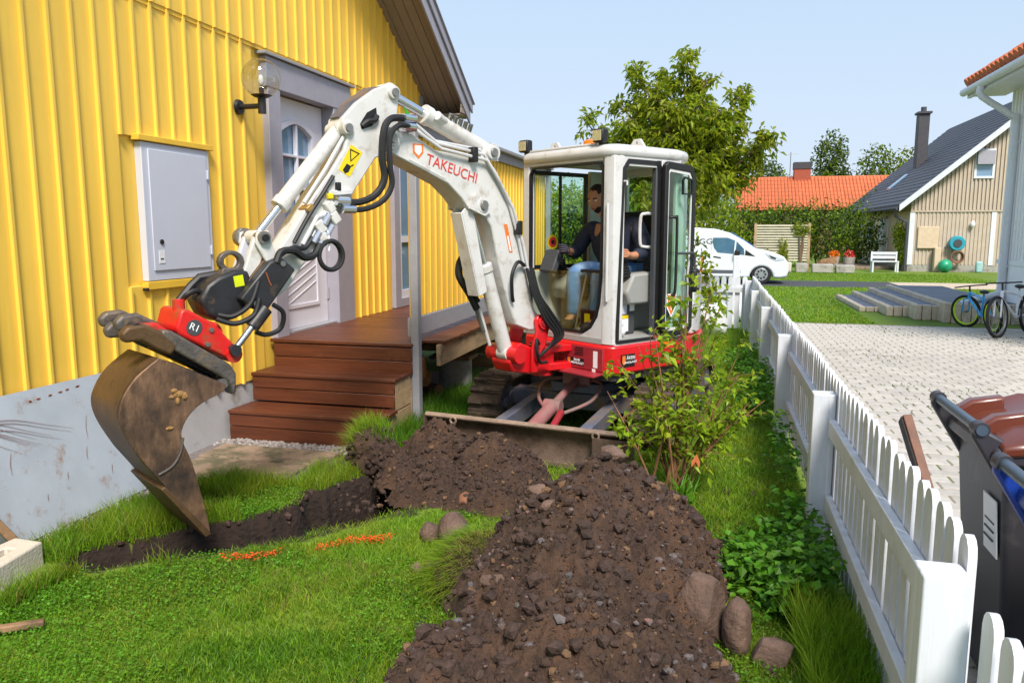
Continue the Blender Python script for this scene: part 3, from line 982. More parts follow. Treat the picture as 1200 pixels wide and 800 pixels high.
# --- upper structure
def arc(r, a0, a1, n): return [(r * math.cos(a0 + (a1 - a0) * k / n), r * math.sin(a0 + (a1 - a0) * k / n)) for k in range(n + 1)]
base_plan = [(.82, -.12), (.82, .80), (.79, .86), (.74, .885), (.1, .885)] + arc(.89, R(93), R(267), 18) + [(.1, -.70), (.45, -.45)]
part(MB(H).prism(base_plan, .60, .825, 'ab'), 'turntable_base', 'exc_red', bev=.018)
part(MB(H).prism([(p[0] * .97 - .01, p[1] * .97) for p in base_plan], .545, .60, 'ab'), 'underside_plate', 'black_paint')
part(MB(H).prism([(-.2, .80)] + arc(.86, R(105), R(255), 14) + [(-.2, -.78), (-.32, 0)], .83, 1.34, 'ab'), 'counterweight', 'exc_white', bev=.03)
part(MB(H).prism([(.40, -.45), (.05, -.70), (-.18, -.76), (-.18, -.18), (.55, -.18), (.55, -.30)], .83, 1.24, 'ab'), 'right_hood', 'exc_red', bev=.03)
fp = part(MB(H).span((.821, .30, .62), (.828, .80, .80)), 'front_cover', 'exc_red_dull', bev=.004)
part(MB(H).span((.829, .70, .645), (.8305, .745, .775)), 'reflector', 'sticker_white', fp)
part(MB(H).span((.829, .69, .605), (.8305, .725, .635)), 'reflector', 'sticker_white', fp)
part(MB(H).span((.829, .40, .645), (.831, .60, .70)), 'name_plate', 'black_trim', fp)
def Hfront(b0, z0, a_=.8325): return lambda x, y, z: H(a_ + z, b0 + x, z0 + y)
text_part('lettering', 'ÅKERI', MATS['sticker_white'], fp, .026, Hfront(.52, .685))
text_part('lettering', 'LANDSLAGET', MATS['sticker_white'], fp, .026, Hfront(.52, .66))
part(MB(H).prism([(.415, .695), (.415, .67), (.43, .65), (.445, .67), (.445, .695)], .831, .833, 'bc'), 'shield_emblem', 'sticker_orange', fp)
for r_ in range(4):
    part(MB(H).span((.829, .49 + (r_ % 2) * .01, .725 + r_ * .018), (.8305, .59, .733 + r_ * .018)), 'vent_slot', 'black_trim', fp)
for bb, zz in ((.35, .775), (.36, .73)):
    part(MB(H).cyl((.826, bb, zz), (.84, bb, zz), .016), 'lock', 'steel', fp)
part(MB(H).prism([(.115, .70), (.175, .63), (.235, .70), (.175, .77)], .822, .8245, 'bc'), 'diamond_label_border', 'sticker_white')
part(MB(H).prism([(.125, .70), (.175, .642), (.225, .70), (.175, .758)], .8246, .826, 'bc'), 'diamond_label', 'sticker_teal')
for k in range(3):
    part(MB(H).span((.8262, .155, .675 + k * .02), (.827, .195, .681 + k * .02)), 'label_print', 'sticker_white')
part(MB(H).span((.821, -.06, .64), (.824, .06, .76)), 'frame_opening', 'black_trim')
part(MB(H).prism([(.8, .60), (.93, .585), (.93, .60), (.8, .615)], .30, .8, 'ac'), 'front_step', 'exc_red_dull', bev=.003)
# side label
sl = part(MB(H).span((.56, .8875, .655), (.72, .8895, .755)), 'side_plate', 'black_trim')
part(MB(H).prism([(.705, .745), (.705, .69), (.688, .67), (.67, .69), (.67, .745)], .890, .892, 'ac'), 'shield_emblem', 'sticker_orange', sl)
def Hside(a0, z0, b_=.8925): return lambda x, y, z: H(a0 - x, b_ + z, z0 + y)
text_part('lettering', 'ÅKERI', MATS['sticker_white'], sl, .036, Hside(.61, .725))
text_part('lettering', 'LANDSLAGET', MATS['sticker_white'], sl, .024, Hside(.615, .69))
part(MB(H).span((.15, .8875, .76), (.27, .893, .81)), 'marker_light', 'amber')
text_part('lettering', 'TB', MATS['sticker_red'], exc, .04, Hside(.33, .86, .889))

# --- cab
cab_plan = [(.80, -.17), (.80, .74), (.78, .82), (.72, .87), (.06, .87), (-.12, .80), (-.24, .6), (-.28, .35), (-.28, -.08), (-.2, -.17)]
part(MB(H).prism(cab_plan, .83, .872, 'ab'), 'cab_floor', 'cab_grey')
pil = [(.80, .755), (.80, .79), (.78, .845), (.73, .87), (.69, .87), (.69, .845), (.735, .83), (.76, .79), (.765, .755)]
part(MB(H).prism(pil, .83, 2.25, 'ab'), 'cab_front_pillar', 'exc_silver', bev=.006)
part(MB(H).prism([(-.17, .83), (.76, .83), (.76, 1.42), (.735, 1.15), (.705, 1.04), (.64, .945), (.55, .895), (-.17, .895)], .765, .797, 'bc'), 'cab_front_panel', 'exc_silver', bev=.004)
part(MB(H).span((.735, -.18, .83), (.80, -.10, 2.25)), 'cab_front_pillar', 'exc_silver', bev=.012)
part(MB(H).span((.74, -.17, 2.215), (.798, .74, 2.28)), 'cab_header', 'exc_silver', bev=.008)
fr = [(-.095, .90), (.54, .90), (.63, .95), (.69, 1.03), (.72, 1.13), (.745, 1.4), (.752, 2.15), (.71, 2.21), (-.05, 2.21), (-.095, 2.16)]
fri = [(-.08, .915), (.532, .915), (.618, .964), (.675, 1.04), (.704, 1.135), (.730, 1.4), (.737, 2.145), (.70, 2.195), (-.045, 2.195), (-.08, 2.15)]
part(MB(H).ring(fr, fri, .775, .806, 'bc'), 'windscreen_seal', 'black_trim')
lg = [(-.08, .915), (.532, .915), (.618, .964), (.675, 1.04), (.704, 1.135), (.728, 1.38), (-.08, 1.38)]
part(MB(H).prism(lg, .786, .790, 'bc'), 'lower_windscreen', 'lower_glass')
# left side: door opening
so = [(.755, .84), (.30, .84), (.26, .88), (.26, 2.16), (.30, 2.23), (.66, 2.23), (.72, 2.16), (.755, .95)]
si = [(.730, .865), (.335, .865), (.315, .89), (.315, 2.15), (.335, 2.195), (.645, 2.195), (.695, 2.145), (.730, .955)]
part(MB(H).ring(so, si, .845, .874, 'ac'), 'door_opening_seal', 'black_trim')
part(MB(H).span((.27, .825, .83), (.335, .868, 2.24)), 'cab_door_pillar', 'dark_grey', bev=.006)
part(MB(H).span((.21, .85, .83), (.275, .872, 2.24)), 'cab_door_pillar', 'exc_silver', bev=.006)
part(MB(H).span((.04, .845, .83), (.27, .868, 1.0)), 'cab_side_panel', 'exc_silver', bev=.006)
part(MB(H).span((.27, .84, .8255), (.76, .868, .845)), 'door_sill', 'exc_silver')
part(MB(H).span((.04, .845, 2.18), (.72, .868, 2.25)), 'cab_side_header', 'exc_silver')
part(MB(H).span((-.25, .55, .83), (-.2, .62, 2.22)), 'cab_rear_pillar', 'exc_silver', bev=.01)
part(MB(H).prism([(.08, .86), (.03, .87), (-.14, .80), (-.16, .76), (-.1, .77), (.02, .83), (.08, .83)], .83, 2.22, 'ab'), 'cab_rear_pillar', 'exc_silver', bev=.004)
# right side and rear: pillars around the windows
part(MB(H).prism([(.05, -.17), (-.2, -.17), (-.28, -.08), (-.28, .04), (-.24, .04), (-.23, -.06), (-.17, -.125), (.05, -.13)], .83, 2.22, 'ab'), 'cab_rear_pillar', M('cab_pale', srgb(186, 194, 184), .6, var=.04), bev=.008)
part(MB(H).span((.04, -.17, .83), (.74, -.14, 1.36)), 'cab_side_panel', 'exc_silver', bev=.006)
part(MB(H).span((-.28, .03, .83), (-.245, .57, 1.22)), 'cab_rear_panel', 'cab_grey', bev=.006)
rw = [(.07, 1.37), (.735, 1.37), (.735, 2.2), (.07, 2.2)]
rwi = [(.105, 1.405), (.70, 1.405), (.70, 2.165), (.105, 2.165)]
part(MB(H).ring(rw, rwi, -.168, -.138, 'ac'), 'side_window_seal', 'black_trim', bev=.004)
part(MB(H).prism(rwi, -.155, -.151, 'ac'), 'side_window', 'cab_glass')
part(MB(H).span((.385, -.16, 1.40), (.41, -.146, 2.17)), 'window_bar', 'black_trim')
part(MB(H).span((-.272, .04, 1.22), (-.268, .56, 2.2)), 'rear_window', 'cab_glass')
part(MB(H).span((-.28, -.1, 2.17), (-.24, .6, 2.24)), 'cab_rear_header', 'exc_silver')
# round warning sticker on the side window
st_ = part(MB(H).cyl((.50, -.136, 1.60), (.50, -.1345, 1.60), .062, n=24), 'round_sticker', 'sticker_yellow')
part(MB(H).cyl((.50, -.1343, 1.60), (.50, -.133, 1.60), .045, n=24), 'sticker_disc', 'sticker_red', st_)
part(MB(H).cyl((.50, -.1328, 1.60), (.50, -.132, 1.60), .020, n=20), 'sticker_centre', 'black_trim', st_)
# roof with its fittings
rp = [(.83, -.17), (.83, .74), (.81, .82), (.76, .87), (.70, .885), (.08, .885), (-.11, .82), (-.26, .63), (-.30, .36), (-.30, -.08), (-.22, -.18)]
part(MB(H).prism(rp, 2.235, 2.335, 'ab'), 'cab_roof', 'exc_silver', bev=.045, seg=4)
part(MB(H).span((.76, -.10, 2.335), (.80, .66, 2.352)), 'light_rail', 'exc_silver', bev=.005)
for bb, zz, nm in ((-.15, 2.39, 0), (.71, 2.40, 1)):
    lt = part(MB(H).box((.80, bb, zz), (.07, .11, .10)), 'work_light', 'black_trim', bev=.015)
    part(MB(H).box((.838, bb, zz), (.006, .085, .075)), 'lens', 'lamp_lens', lt)
    part(MB(H).box((.785, bb, zz - .06), (.03, .03, .04)), 'light_bracket', 'black_trim', lt)
bcn = part(MB(H).cyl((.52, .34, 2.335), (.52, .34, 2.36), .075, n=20), 'beacon_base', 'black_trim')
part(MB(H).tube([H(.52, .34, 2.36), H(.52, .34, 2.41), H(.52, .34, 2.425)], [.068, .062, .035], 20) if False else MB().tube([H(.52, .34, 2.36), H(.52, .34, 2.41), H(.52, .34, 2.425)], [.068, .062, .035], 20), 'beacon_lens', 'amber', bcn)
for a_, b_ in ((.60, .0), (.28, .62)):
    part(MB(H).ring([(b_ - .10, 2.33), (b_ + .10, 2.33), (b_ + .03, 2.42), (b_ - .03, 2.42)], [(b_ - .012, 2.38), (b_ + .012, 2.38), (b_ + .012, 2.40), (b_ - .012, 2.40)], a_ - .012, a_ + .012, 'bc'), 'lifting_lug', 'exc_white')
# open door, swung back along the side
def DR(a, b, z):          # door local: a along the door from the hinge towards the rear, b outwards
    ang = R(4)
    a *= .88
    return H(.285 - a * math.cos(ang) - b * math.sin(ang) * 0, .90 + a * math.sin(ang) + b, z)
do = [(.0, .93), (.04, .86), (.34, .86), (.40, .92), (.40, 1.25), (.385, 1.32), (.40, 1.42), (.40, 2.12), (.34, 2.21), (.04, 2.23), (.0, 2.2)]
di = [(.045, .95), (.06, .905), (.32, .905), (.355, .945), (.355, 1.24), (.34, 1.32), (.355, 1.43), (.355, 2.10), (.32, 2.155), (.06, 2.175), (.045, 2.16)]
dr = part(MB(DR).ring(do, di, -.02, .02, 'ac'), 'cab_door', 'black_trim', bev=.006)
part(MB(DR).prism(di, -.004, .0, 'ac'), 'door_glass', 'cab_glass', dr)
di2 = [(x + (.2 - x) * .09, z + (1.55 - z) * .035) for x, z in di]
part(MB(DR).ring([(x, z) for x, z in di], di2, .002, .012, 'ac'), 'door_trim', 'exc_silver', dr)
part(MB(DR).tube([(.05, .03, 1.80), (.10, .05, 1.80), (.12, .05, 1.76), (.12, .05, 1.24), (.10, .03, 1.20)], .012, 8, 5), 'grab_handle', 'black_trim', dr)
part(MB(DR).tube([(.12, .05, 1.52), (.34, .05, 1.52), (.37, .05, 1.49), (.37, .05, 1.35)], .010, 8), 'door_bar', 'dark_grey', dr)
part(MB(DR).box((.375, .05, 1.30), (.085, .06, .19)), 'door_lock', 'black_trim', dr, bev=.02)
part(MB(DR).box((.385, .084, 1.30), (.05, .008, .12)), 'lock_cover', 'steel', dr, bev=.003)
part(MB(DR).ring([(.22, 1.98), (.33, 1.98), (.345, 2.0), (.345, 2.10), (.24, 2.12), (.215, 2.09)], [(.23, 1.99), (.325, 1.99), (.335, 2.005), (.335, 2.09), (.245, 2.11), (.225, 2.085)], .01, .03, 'ac'), 'vent_latch', 'black_trim', dr)
part(MB(DR).prism([(.06, 1.20), (.185, 1.20), (.18, 1.09), (.125, 1.01), (.065, 1.09)], .0125, .0145, 'ac'), 'shield_border', 'sticker_white', dr)
part(MB(DR).prism([(.072, 1.19), (.175, 1.19), (.17, 1.095), (.123, 1.027), (.076, 1.095)], .0147, .016, 'ac'), 'shield_emblem', 'sticker_orange', dr)
part(MB(DR).tube([(.095, .017, 1.17), (.095, .017, 1.10)], .006, 6).tube([(.12, .017, 1.17), (.15, .017, 1.165), (.15, .017, 1.13), (.12, .017, 1.125), (.12, .017, 1.07)], .006, 6), 'emblem_mark', 'sticker_white', dr)
for zz in (1.05, 1.65, 2.05):
    part(MB(H).cyl((.268, .885, zz - .04), (.268, .885, zz + .04), .014), 'door_hinge', 'black_trim', dr)
part(MB().tube([H(.735, .90, 2.06), H(.735, .93, 2.06), H(.735, .93, 2.03)], .008, 6), 'rail_hook', 'exc_silver')
part(MB().tube([H(.79, .79, 1.86), H(.815, .815, 1.85), H(.815, .815, 1.22), H(.79, .79, 1.18)], .011, 8, 4), 'grab_rail', 'exc_silver')
part(MB().tube([H(.30, .80, 1.83), H(.33, .76, 1.83), H(.36, .74, 1.80), H(.36, .74, 1.60), H(.33, .76, 1.57), H(.30, .80, 1.57)], .013, 8, 4), 'grab_handle', 'exc_silver')
# inside: seat, consoles, levers
part(MB(H).span((-.05, .08, .872), (.42, .56, 1.12)), 'seat_base', 'cab_grey', bev=.03)
seat = part(MB(H).span((-.05, .06, 1.122), (.46, .58, 1.24)), 'seat', 'seat_black', bev=.04, seg=3)
part(MB(H).box((-.10, .32, 1.55), (.12, .46, .62)), 'backrest', 'seat_black', seat, bev=.05, seg=3)
for bb, side in ((.70, 1), (-.02, 0)):
    cs = part(MB(H).prism([(.02, 1.12), (.52, 1.12), (.56, 1.22), (.48, 1.36), (.05, 1.38)], bb - .09, bb + .09, 'ac'), 'side_console', 'cab_grey', bev=.02)
    bt = MB()
    for k in range(6):
        r0 = .062 - k * .007
        bt.tube([H(.50, bb, 1.33 + k * .022), H(.50, bb, 1.345 + k * .022), H(.50, bb, 1.352 + k * .022)], [r0, r0 + .004, r0 - .006], 14)
    part(bt, 'lever_boot', 'black_trim', cs)
    part(MB().tube([H(.50, bb, 1.44), H(.51, bb, 1.50), H(.52, bb, 1.56), H(.53, bb, 1.585)], [.014, .022, .026, .012], 10), 'joystick', 'black_trim', cs)
    part(MB(H).box((.10, bb, 1.40), (.26, .09, .05)), 'armrest', 'seat_black', cs, bev=.018)
for k, bb in enumerate((.36, .45)):
    part(MB().tube([H(.70, bb, .90), H(.66, bb + .03, 1.15), H(.62, bb + .05, 1.36)], .008, 8), 'travel_lever', 'steel')
    part(MB(H).box((.62, bb + .055, 1.375), (.05, .13, .028)), 'lever_grip', 'black_trim', bev=.012)
part(MB(H).box((.64, .0, 1.44), (.06, .17, .20), Matrix.Rotation(R(-25), 3, 'Y')), 'monitor', 'dark_grey', bev=.012)
part(MB(H).span((.60, .42, .874), (.70, .58, 1.07)), 'storage_box', 'black_trim', bev=.006)
part(MB(H).span((.701, .47, .95), (.703, .53, 1.04)), 'warning_sticker', 'sticker_yellow')
part(MB(H).span((.62, .40, .875), (.76, .60, .90)), 'foot_rest', 'cab_grey')
bx_ = part(MB(H).span((.36, .60, .874), (.60, .70, 1.20)), 'control_box', 'dark_grey', bev=.01)
for (a0, a1, z0, z1, m_) in ((.46, .59, 1.04, 1.14, 'box_metal'), (.44, .58, .90, 1.0, 'sticker_white'), (.44, .58, 1.003, 1.03, 'sticker_yellow'), (.48, .56, 1.15, 1.19, 'sticker_yellow'), (.37, .425, 1.06, 1.19, 'sticker_white')):
    part(MB(H).span((a0, .7015, z0), (a1, .704, z1)), 'notice', m_, bx_)
rag = MB(H)
for k in range(5):
    rag.ball((.62 + .02 * math.cos(k * 2.1), .74 + .03 * math.sin(k * 1.7), .90 + .02 * k), (.055 - .006 * k, .05, .04), 9, 6)
part(rag, 'rag', 'sticker_white', angle=60)

# --- swing bracket
sb = MB(A)
near = [(.04, 1.055), (.095, 1.065), (.125, 1.03), (.12, .93), (.165, .80), (.17, .62), (.11, .615), (.09, .75), (.02, .82), (-.02, .95)]
for t0, t1 in ((.12, .15), (-.15, -.12)):
    sb.prism([(s + .03, z) for s, z in near], t0, t1)
brk = part(sb, 'swing_bracket', 'exc_red', bev=.008)
sb2 = MB(A)
sb2.prism([(-.10, .60), (.16, .60), (.36, .64), (.40, .72), (.36, .83), (.28, .86), (.14, .80), (.02, .78), (-.10, .78)], -.105, .105)
part(sb2, 'bracket_body', 'exc_red', brk, bev=.015)
part(MB(A).cyl((.34, -.16, .775), (.34, .16, .775), .065, n=18), 'cylinder_boss', 'exc_red', brk)
part(MB(A).cyl((.09, -.17, 1.0), (.09, .17, 1.0), .05, n=18), 'boom_foot_pin', 'exc_red', brk)
part(MB(A).cyl((.09, .17, 1.0), (.09, .178, 1.0), .03, n=14), 'pin_cap', 'exc_red_dull', brk)
part(MB(A).cyl((-.06, 0, .56), (-.06, 0, .82), .085, n=20), 'swing_post', 'exc_red', brk)
_s = A(-.06, 0, 0)
part(MB().prism([tuple(H(.80, .08, 0))[:2], tuple(H(.80, .46, 0))[:2], (_s + LL * .10 + UU * .05)[:2], (_s - LL * .06 + UU * .09)[:2], (_s - LL * .12)[:2]], .60, .66, 'ab'), 'swing_mount', 'exc_red', bev=.008)
part(MB().prism([tuple(H(.80, .08, 0))[:2], tuple(H(.80, .46, 0))[:2], (_s + LL * .10 + UU * .05)[:2], (_s - LL * .06 + UU * .09)[:2], (_s - LL * .12)[:2]], .745, .80, 'ab'), 'swing_mount', 'exc_red', bev=.008)
part(MB().cyl(H(.6, .0, .70), H(1.0, .12, .70), .04), 'swing_cylinder', 'black_trim')

# --- boom, stick and their cylinders
boom_poly = [(1.453, 2.325), (1.273, 2.314), (1.078, 2.226), (.649, 2.203), (.542, 2.103), (.398, 1.909), (.318, 1.7), (.227, 1.414), (.132, 1.104), (.075, 1.05), (.05, 1.0), (.074, .954), (.13, .94), (.188, .945), (.335, 1.0), (.442, 1.271), (.511, 1.485), (.577, 1.73), (.66, 1.831), (.708, 1.815), (.804, 1.858), (.858, 1.921), (.978, 2.013), (1.216, 2.102), (1.425, 2.175), (1.508, 2.216), (1.526, 2.267)]
boom = part(MB(A).prism(boom_poly, -.098, .098), 'boom', 'exc_white', bev=.01)
for s, z, r_, w_ in ((1.455, 2.267, .07, .125), (.675, 1.875, .055, .125), (.567, 2.244, .05, .115)):
    part(MB(A).cyl((s, -w_, z), (s, w_, z), r_, n=18), 'pin_boss', 'exc_white', boom, bev=.004)
    part(MB(A).cyl((s, w_, z), (s, w_ + .016, z), r_ * .62, n=14), 'pin_cap', 'steel', boom, bev=.003)
for t in (-.07, .07):
    part(MB(A).prism([(.49, 2.19), (.65, 2.19), (.62, 2.28), (.57, 2.305), (.52, 2.28)], t - .012, t + .012), 'cylinder_lug', 'exc_white', boom)
    part(MB(A).prism([(.60, 1.83), (.66, 1.80), (.80, 1.85), (.78, 1.93), (.70, 1.95)], t * 1.6 - .01, t * 1.6 + .01), 'cylinder_lug', 'exc_white', boom)
part(MB(A).prism([(1.0, 2.045), (1.30, 2.155), (1.30, 2.150), (1.0, 2.040)], .0985, .101), 'weld_line', 'exc_white', boom)
# lettering along the boom side
def boom_tf(s0, z0, ang, t):
    ca, sa = math.cos(ang), math.sin(ang)
    return lambda x, y, z: A(s0 - x * ca + y * sa * 0 - y * sa, t + z, z0 + x * -sa * -1 * -1 + y * ca) if False else A(s0 - (x * ca - y * sa), t + z, z0 + (x * sa + y * ca))
text_part('lettering', 'TAKEUCHI', MATS['sticker_red'], boom, .098, boom_tf(.935, 2.108, R(-14), .1005), .002, .98)
part(MB(A).prism([(1.27, 2.255), (1.185, 2.255), (1.185, 2.20), (1.225, 2.16), (1.27, 2.20)], .0985, .1005), 'shield_border', 'sticker_orange', boom)
part(MB(A).prism([(1.255, 2.245), (1.20, 2.245), (1.20, 2.205), (1.226, 2.18), (1.255, 2.205)], .1007, .102), 'shield_emblem', 'sticker_white', boom)
part(MB(A).prism([(.455, 1.745), (.42, 1.745), (.365, 1.54), (.40, 1.54)], .0985, .1005), 'notice', 'sticker_orange', boom)
part(MB(A).prism([(.425, 1.66), (.41, 1.66), (.38, 1.55), (.395, 1.55)], .1007, .102), 'notice_print', 'sticker_white', boom)
def cylinder(p0, p1, pm, rb, rr, nm, t=0.0, matb='exc_white'):
    """hydraulic ram: barrel from p0 to pm, rod from pm to p1 (arm-plane points)"""
    P0, P1 = Vector((p0[0], t, p0[1])), Vector((p1[0], t, p1[1]))
    d = (P1 - P0).normalized()
    Pm = P0 + d * (pm * (P1 - P0).length)
    mb = MB(A).cyl(P0 - d * .0, Pm, rb, n=18).cyl(Pm - d * .045, Pm + d * .01, rb * 1.14, n=18)
    mb.cyl(P0 + Vector((0, -.05, 0)), P0 + Vector((0, .05, 0)), rb * 1.05, n=16)
    o = part(mb, nm, matb, bev=.003)
    part(MB(A).cyl(Pm, P1, rr, n=14), 'rod', 'chrome', o)
    part(MB(A).cyl(P1 + Vector((0, -.055, 0)), P1 + Vector((0, .055, 0)), rr * 1.6, n=16).cyl(P1 + Vector((0, .055, 0)), P1 + Vector((0, .09, 0)), rr * 1.0, n=12), 'rod_eye', 'exc_white', o, bev=.003)
    return o
cylinder((.36, .785), (.735, 1.885), .60, .056, .032, 'boom_cylinder', .02)
part(MB(A).prism([(.60, 1.26), (.68, 1.23), (.84, 1.82), (.78, 1.88), (.74, 1.87)], .066, .078).prism([(.60, 1.26), (.68, 1.23), (.84, 1.82), (.78, 1.88), (.74, 1.87)], -.04, -.03).prism([(.668, 1.235), (.684, 1.23), (.845, 1.82), (.83, 1.825)], -.04, .078), 'cylinder_guard', 'exc_white', bev=.004)
cylinder((.50, 2.255), (1.40, 2.57), .66, .058, .032, 'stick_cylinder', .0)
part(MB(A).cyl((.86, -.01, 2.395), (1.04, .07, 2.455), .03), 'cylinder_port', 'exc_white')
pb = MB(A)
for k in range(5):
    pb.cyl((.72 + k * .045, .02, 2.37 + k * .013), (.72 + k * .045, .05, 2.43 + k * .013), .016, n=8)
part(pb, 'pipe_fitting', 'steel')
stick_poly = [(1.416, 2.589), (1.357, 2.555), (1.374, 2.422), (1.351, 2.293), (1.375, 2.23), (1.43, 2.195), (1.551, 2.142), (1.701, 1.948), (1.784, 1.828), (1.877, 1.72), (1.997, 1.6), (2.18, 1.367), (2.252, 1.321), (2.319, 1.34), (2.326, 1.413), (2.217, 1.603), (2.126, 1.72), (1.991, 1.903), (1.883, 2.032), (1.771, 2.183), (1.751, 2.255), (1.791, 2.306), (1.777, 2.367), (1.677, 2.467), (1.538, 2.564), (1.47, 2.59)]
stick = part(MB(A).prism(stick_poly, -.083, .083), 'dipper_stick', 'exc_white', bev=.008)
for s, z, r_, w_ in ((1.405, 2.555, .042, .105), (1.752, 2.31, .04, .105), (1.455, 2.267, .045, .145)):
    part(MB(A).cyl((s, -w_, z), (s, w_, z), r_, n=18), 'pin_boss', 'exc_white', stick, bev=.004)
    part(MB(A).cyl((s, w_, z), (s, w_ + .014, z), r_ * .6, n=14), 'pin_cap', 'steel', stick)
part(MB(A).prism([(1.657, 2.343), (1.605, 2.414), (1.535, 2.452), (1.531, 2.391), (1.57, 2.336), (1.646, 2.309)], .0832, .0845), 'stick_opening', 'black_trim', stick, bev=.0)
part(MB(A).tube([(1.645, .088, 2.33), (1.61, .10, 2.36), (1.56, .098, 2.37), (1.535, .088, 2.40)], .017, 8, 4), 'hose_stub', 'rubber', stick)
w_ = part(MB(A).prism([(1.725, 2.215), (1.645, 2.172), (1.742, 2.02), (1.818, 2.062)], .0834, .085), 'warning_sticker', 'sticker_yellow', stick)
part(MB(A).ring([(1.665, 2.165), (1.735, 2.19), (1.735, 2.11)], [(1.678, 2.162), (1.728, 2.179), (1.728, 2.122)], .0852, .0862), 'warning_triangle', 'black_trim', w_)
part(MB(A).prism([(1.73, 2.085), (1.76, 2.10), (1.79, 2.06), (1.775, 2.04), (1.75, 2.05)], .0852, .0862).prism([(1.71, 2.10), (1.73, 2.09), (1.735, 2.08), (1.715, 2.088)], .0852, .0862), 'warning_pictogram', 'black_trim', w_)
part(MB(A).prism([(1.44, 2.58), (1.538, 2.566), (1.677, 2.470), (1.777, 2.370), (1.787, 2.376), (1.685, 2.480), (1.542, 2.578), (1.445, 2.593)], -.05, .05), 'top_strip', 'frame_grey', stick)
cylinder((1.752, 2.31), (2.33, 1.66), .72, .047, .026, 'bucket_cylinder', .0)
# links
for t in (-.10, .10):
    part(MB(A).prism([(2.30, 1.70), (2.37, 1.69), (2.38, 1.63), (2.25, 1.40), (2.20, 1.42), (2.28, 1.62)], t - .012, t + .012), 'guide_link', 'exc_white', bev=.006)
    part(MB(A).prism([(2.29, 1.66), (2.37, 1.67), (2.455, 1.44), (2.38, 1.40)], t * .6 - .02, t * .6 + .02), 'bucket_link', 'exc_white' if t > 0 else 'box_metal', bev=.008)
part(MB(A).cyl((2.335, -.15, 1.66), (2.335, .135, 1.66), .036, n=18).cyl((2.335, -.16, 1.66), (2.335, -.11, 1.66), .055, n=18), 'link_pin', 'steel')
part(MB(A).cyl((2.335, .135, 1.66), (2.335, .15, 1.66), .02, n=12), 'pin_cap', 'black_trim')

# --- hoses and pipes
def hose(pts, r=.017, mat='rubber', nm='hydraulic_hose', par=None, sm=6):
    return part(MB(A).tube(pts, r, 8, sm), nm, mat, par)
hose([(1.33, .13, 2.40), (1.47, .15, 2.385), (1.535, .16, 2.31), (1.555, .16, 2.15), (1.54, .16, 2.02), (1.60, .15, 1.92), (1.72, .14, 1.87), (1.86, .12, 1.872)], .022)
hose([(1.33, .15, 2.35), (1.43, .17, 2.345), (1.50, .17, 2.27), (1.51, .18, 2.1), (1.50, .18, 1.98), (1.56, .17, 1.885), (1.68, .15, 1.83), (1.82, .12, 1.825)], .018)
pipes = [[(1.33, .13, 2.40), (1.24, .12, 2.36), (1.08, .115, 2.27), (.66, .115, 2.225), (.56, .115, 2.10), (.42, .115, 1.90), (.33, .12, 1.66), (.26, .12, 1.42)],
         [(1.33, .15, 2.35), (1.22, .13, 2.31), (1.06, .13, 2.235), (.65, .13, 2.185), (.53, .13, 2.05), (.39, .13, 1.86), (.29, .135, 1.60), (.235, .135, 1.40)],
         [(1.28, .06, 2.38), (1.07, .06, 2.29), (.65, .06, 2.26), (.52, .07, 2.12), (.38, .09, 1.90), (.29, .10, 1.66), (.21, .10, 1.40)]]
for p in pipes:
    hose(p, .0115, 'exc_silver', 'hydraulic_pipe', boom, 0)
for s, z in ((1.30, 2.375), (.77, 2.215), (.335, 1.72)):
    part(MB(A).box((s, .125, z), (.045, .06, .10)), 'pipe_clamp', 'black_trim', boom, bev=.006)
for s, z in ((1.33, 2.40), (1.33, 2.35), (1.84, 1.872), (1.80, 1.826)):
    part(MB(A).cyl((s - .05, .14, z), (s + .04, .145, z), .026, n=10), 'hose_coupling', 'chrome')
part(MB(A).prism([(1.32, 2.43), (1.36, 2.47), (1.35, 2.42)], .13, .14), 'green_tag', M('tag_green', srgb(60, 150, 40), .5), boom)
# pipes and valves along the stick
for k, (dt, off) in enumerate(((.088, .0), (.10, .055), (.06, -.05))):
    hose([(1.84 + off * .6, dt, 1.872 - off), (1.93 + off, dt, 1.80 - off * .4), (2.03 + off, dt, 1.63 - off * .2)], .014, 'exc_silver' if k < 2 else 'steel', 'hydraulic_pipe', stick, 0)
for s, z in ((1.90, 1.84), (1.87, 1.775), (1.97, 1.72), (1.95, 1.65)):
    part(MB(A).box((s, .10, z), (.06, .05, .075), Matrix.Rotation(R(35), 3, 'Y')), 'valve', 'exc_white', stick, bev=.008)
for s, z in ((1.93, 1.765), (2.0, 1.66), (1.99, 1.60), (1.91, 1.70)):
    part(MB(A).cyl((s - .02, .11, z + .03), (s + .02, .11, z - .03), .022, n=8), 'hose_coupling', 'chrome', stick)
hose([(1.98, .11, 1.62), (2.03, .13, 1.56), (2.10, .14, 1.545), (2.17, .15, 1.585), (2.25, .15, 1.58), (2.29, .16, 1.52)], .021, nm='hydraulic_hose')
hose([(2.02, .10, 1.66), (2.08, .11, 1.60), (2.16, .12, 1.60), (2.24, .12, 1.56), (2.30, .13, 1.48)], .015)
hose([(1.95 + .085 * math.cos(a_) * .9 - .03, .13 + .012 * math.sin(a_ * .5), 1.553 + .085 * math.sin(a_)) for a_ in np.linspace(1.9, 1.9 + 4.2 * math.pi, 30)], .014, nm='coiled_hose')
hose([(1.93, .12, 1.70), (1.925, .13, 1.64), (1.93, .13, 1.58)], .006, 'white_plastic', 'cable_tie')
hose([(1.86, .09, 2.02), (1.93, .10, 1.93), (2.05, .10, 1.77), (2.14, .10, 1.63)], .013, 'black_trim')
hose([(1.70, .0, 2.20), (1.86, .05, 1.98), (2.02, .055, 1.76), (2.10, .06, 1.62)], .016, 'black_trim')
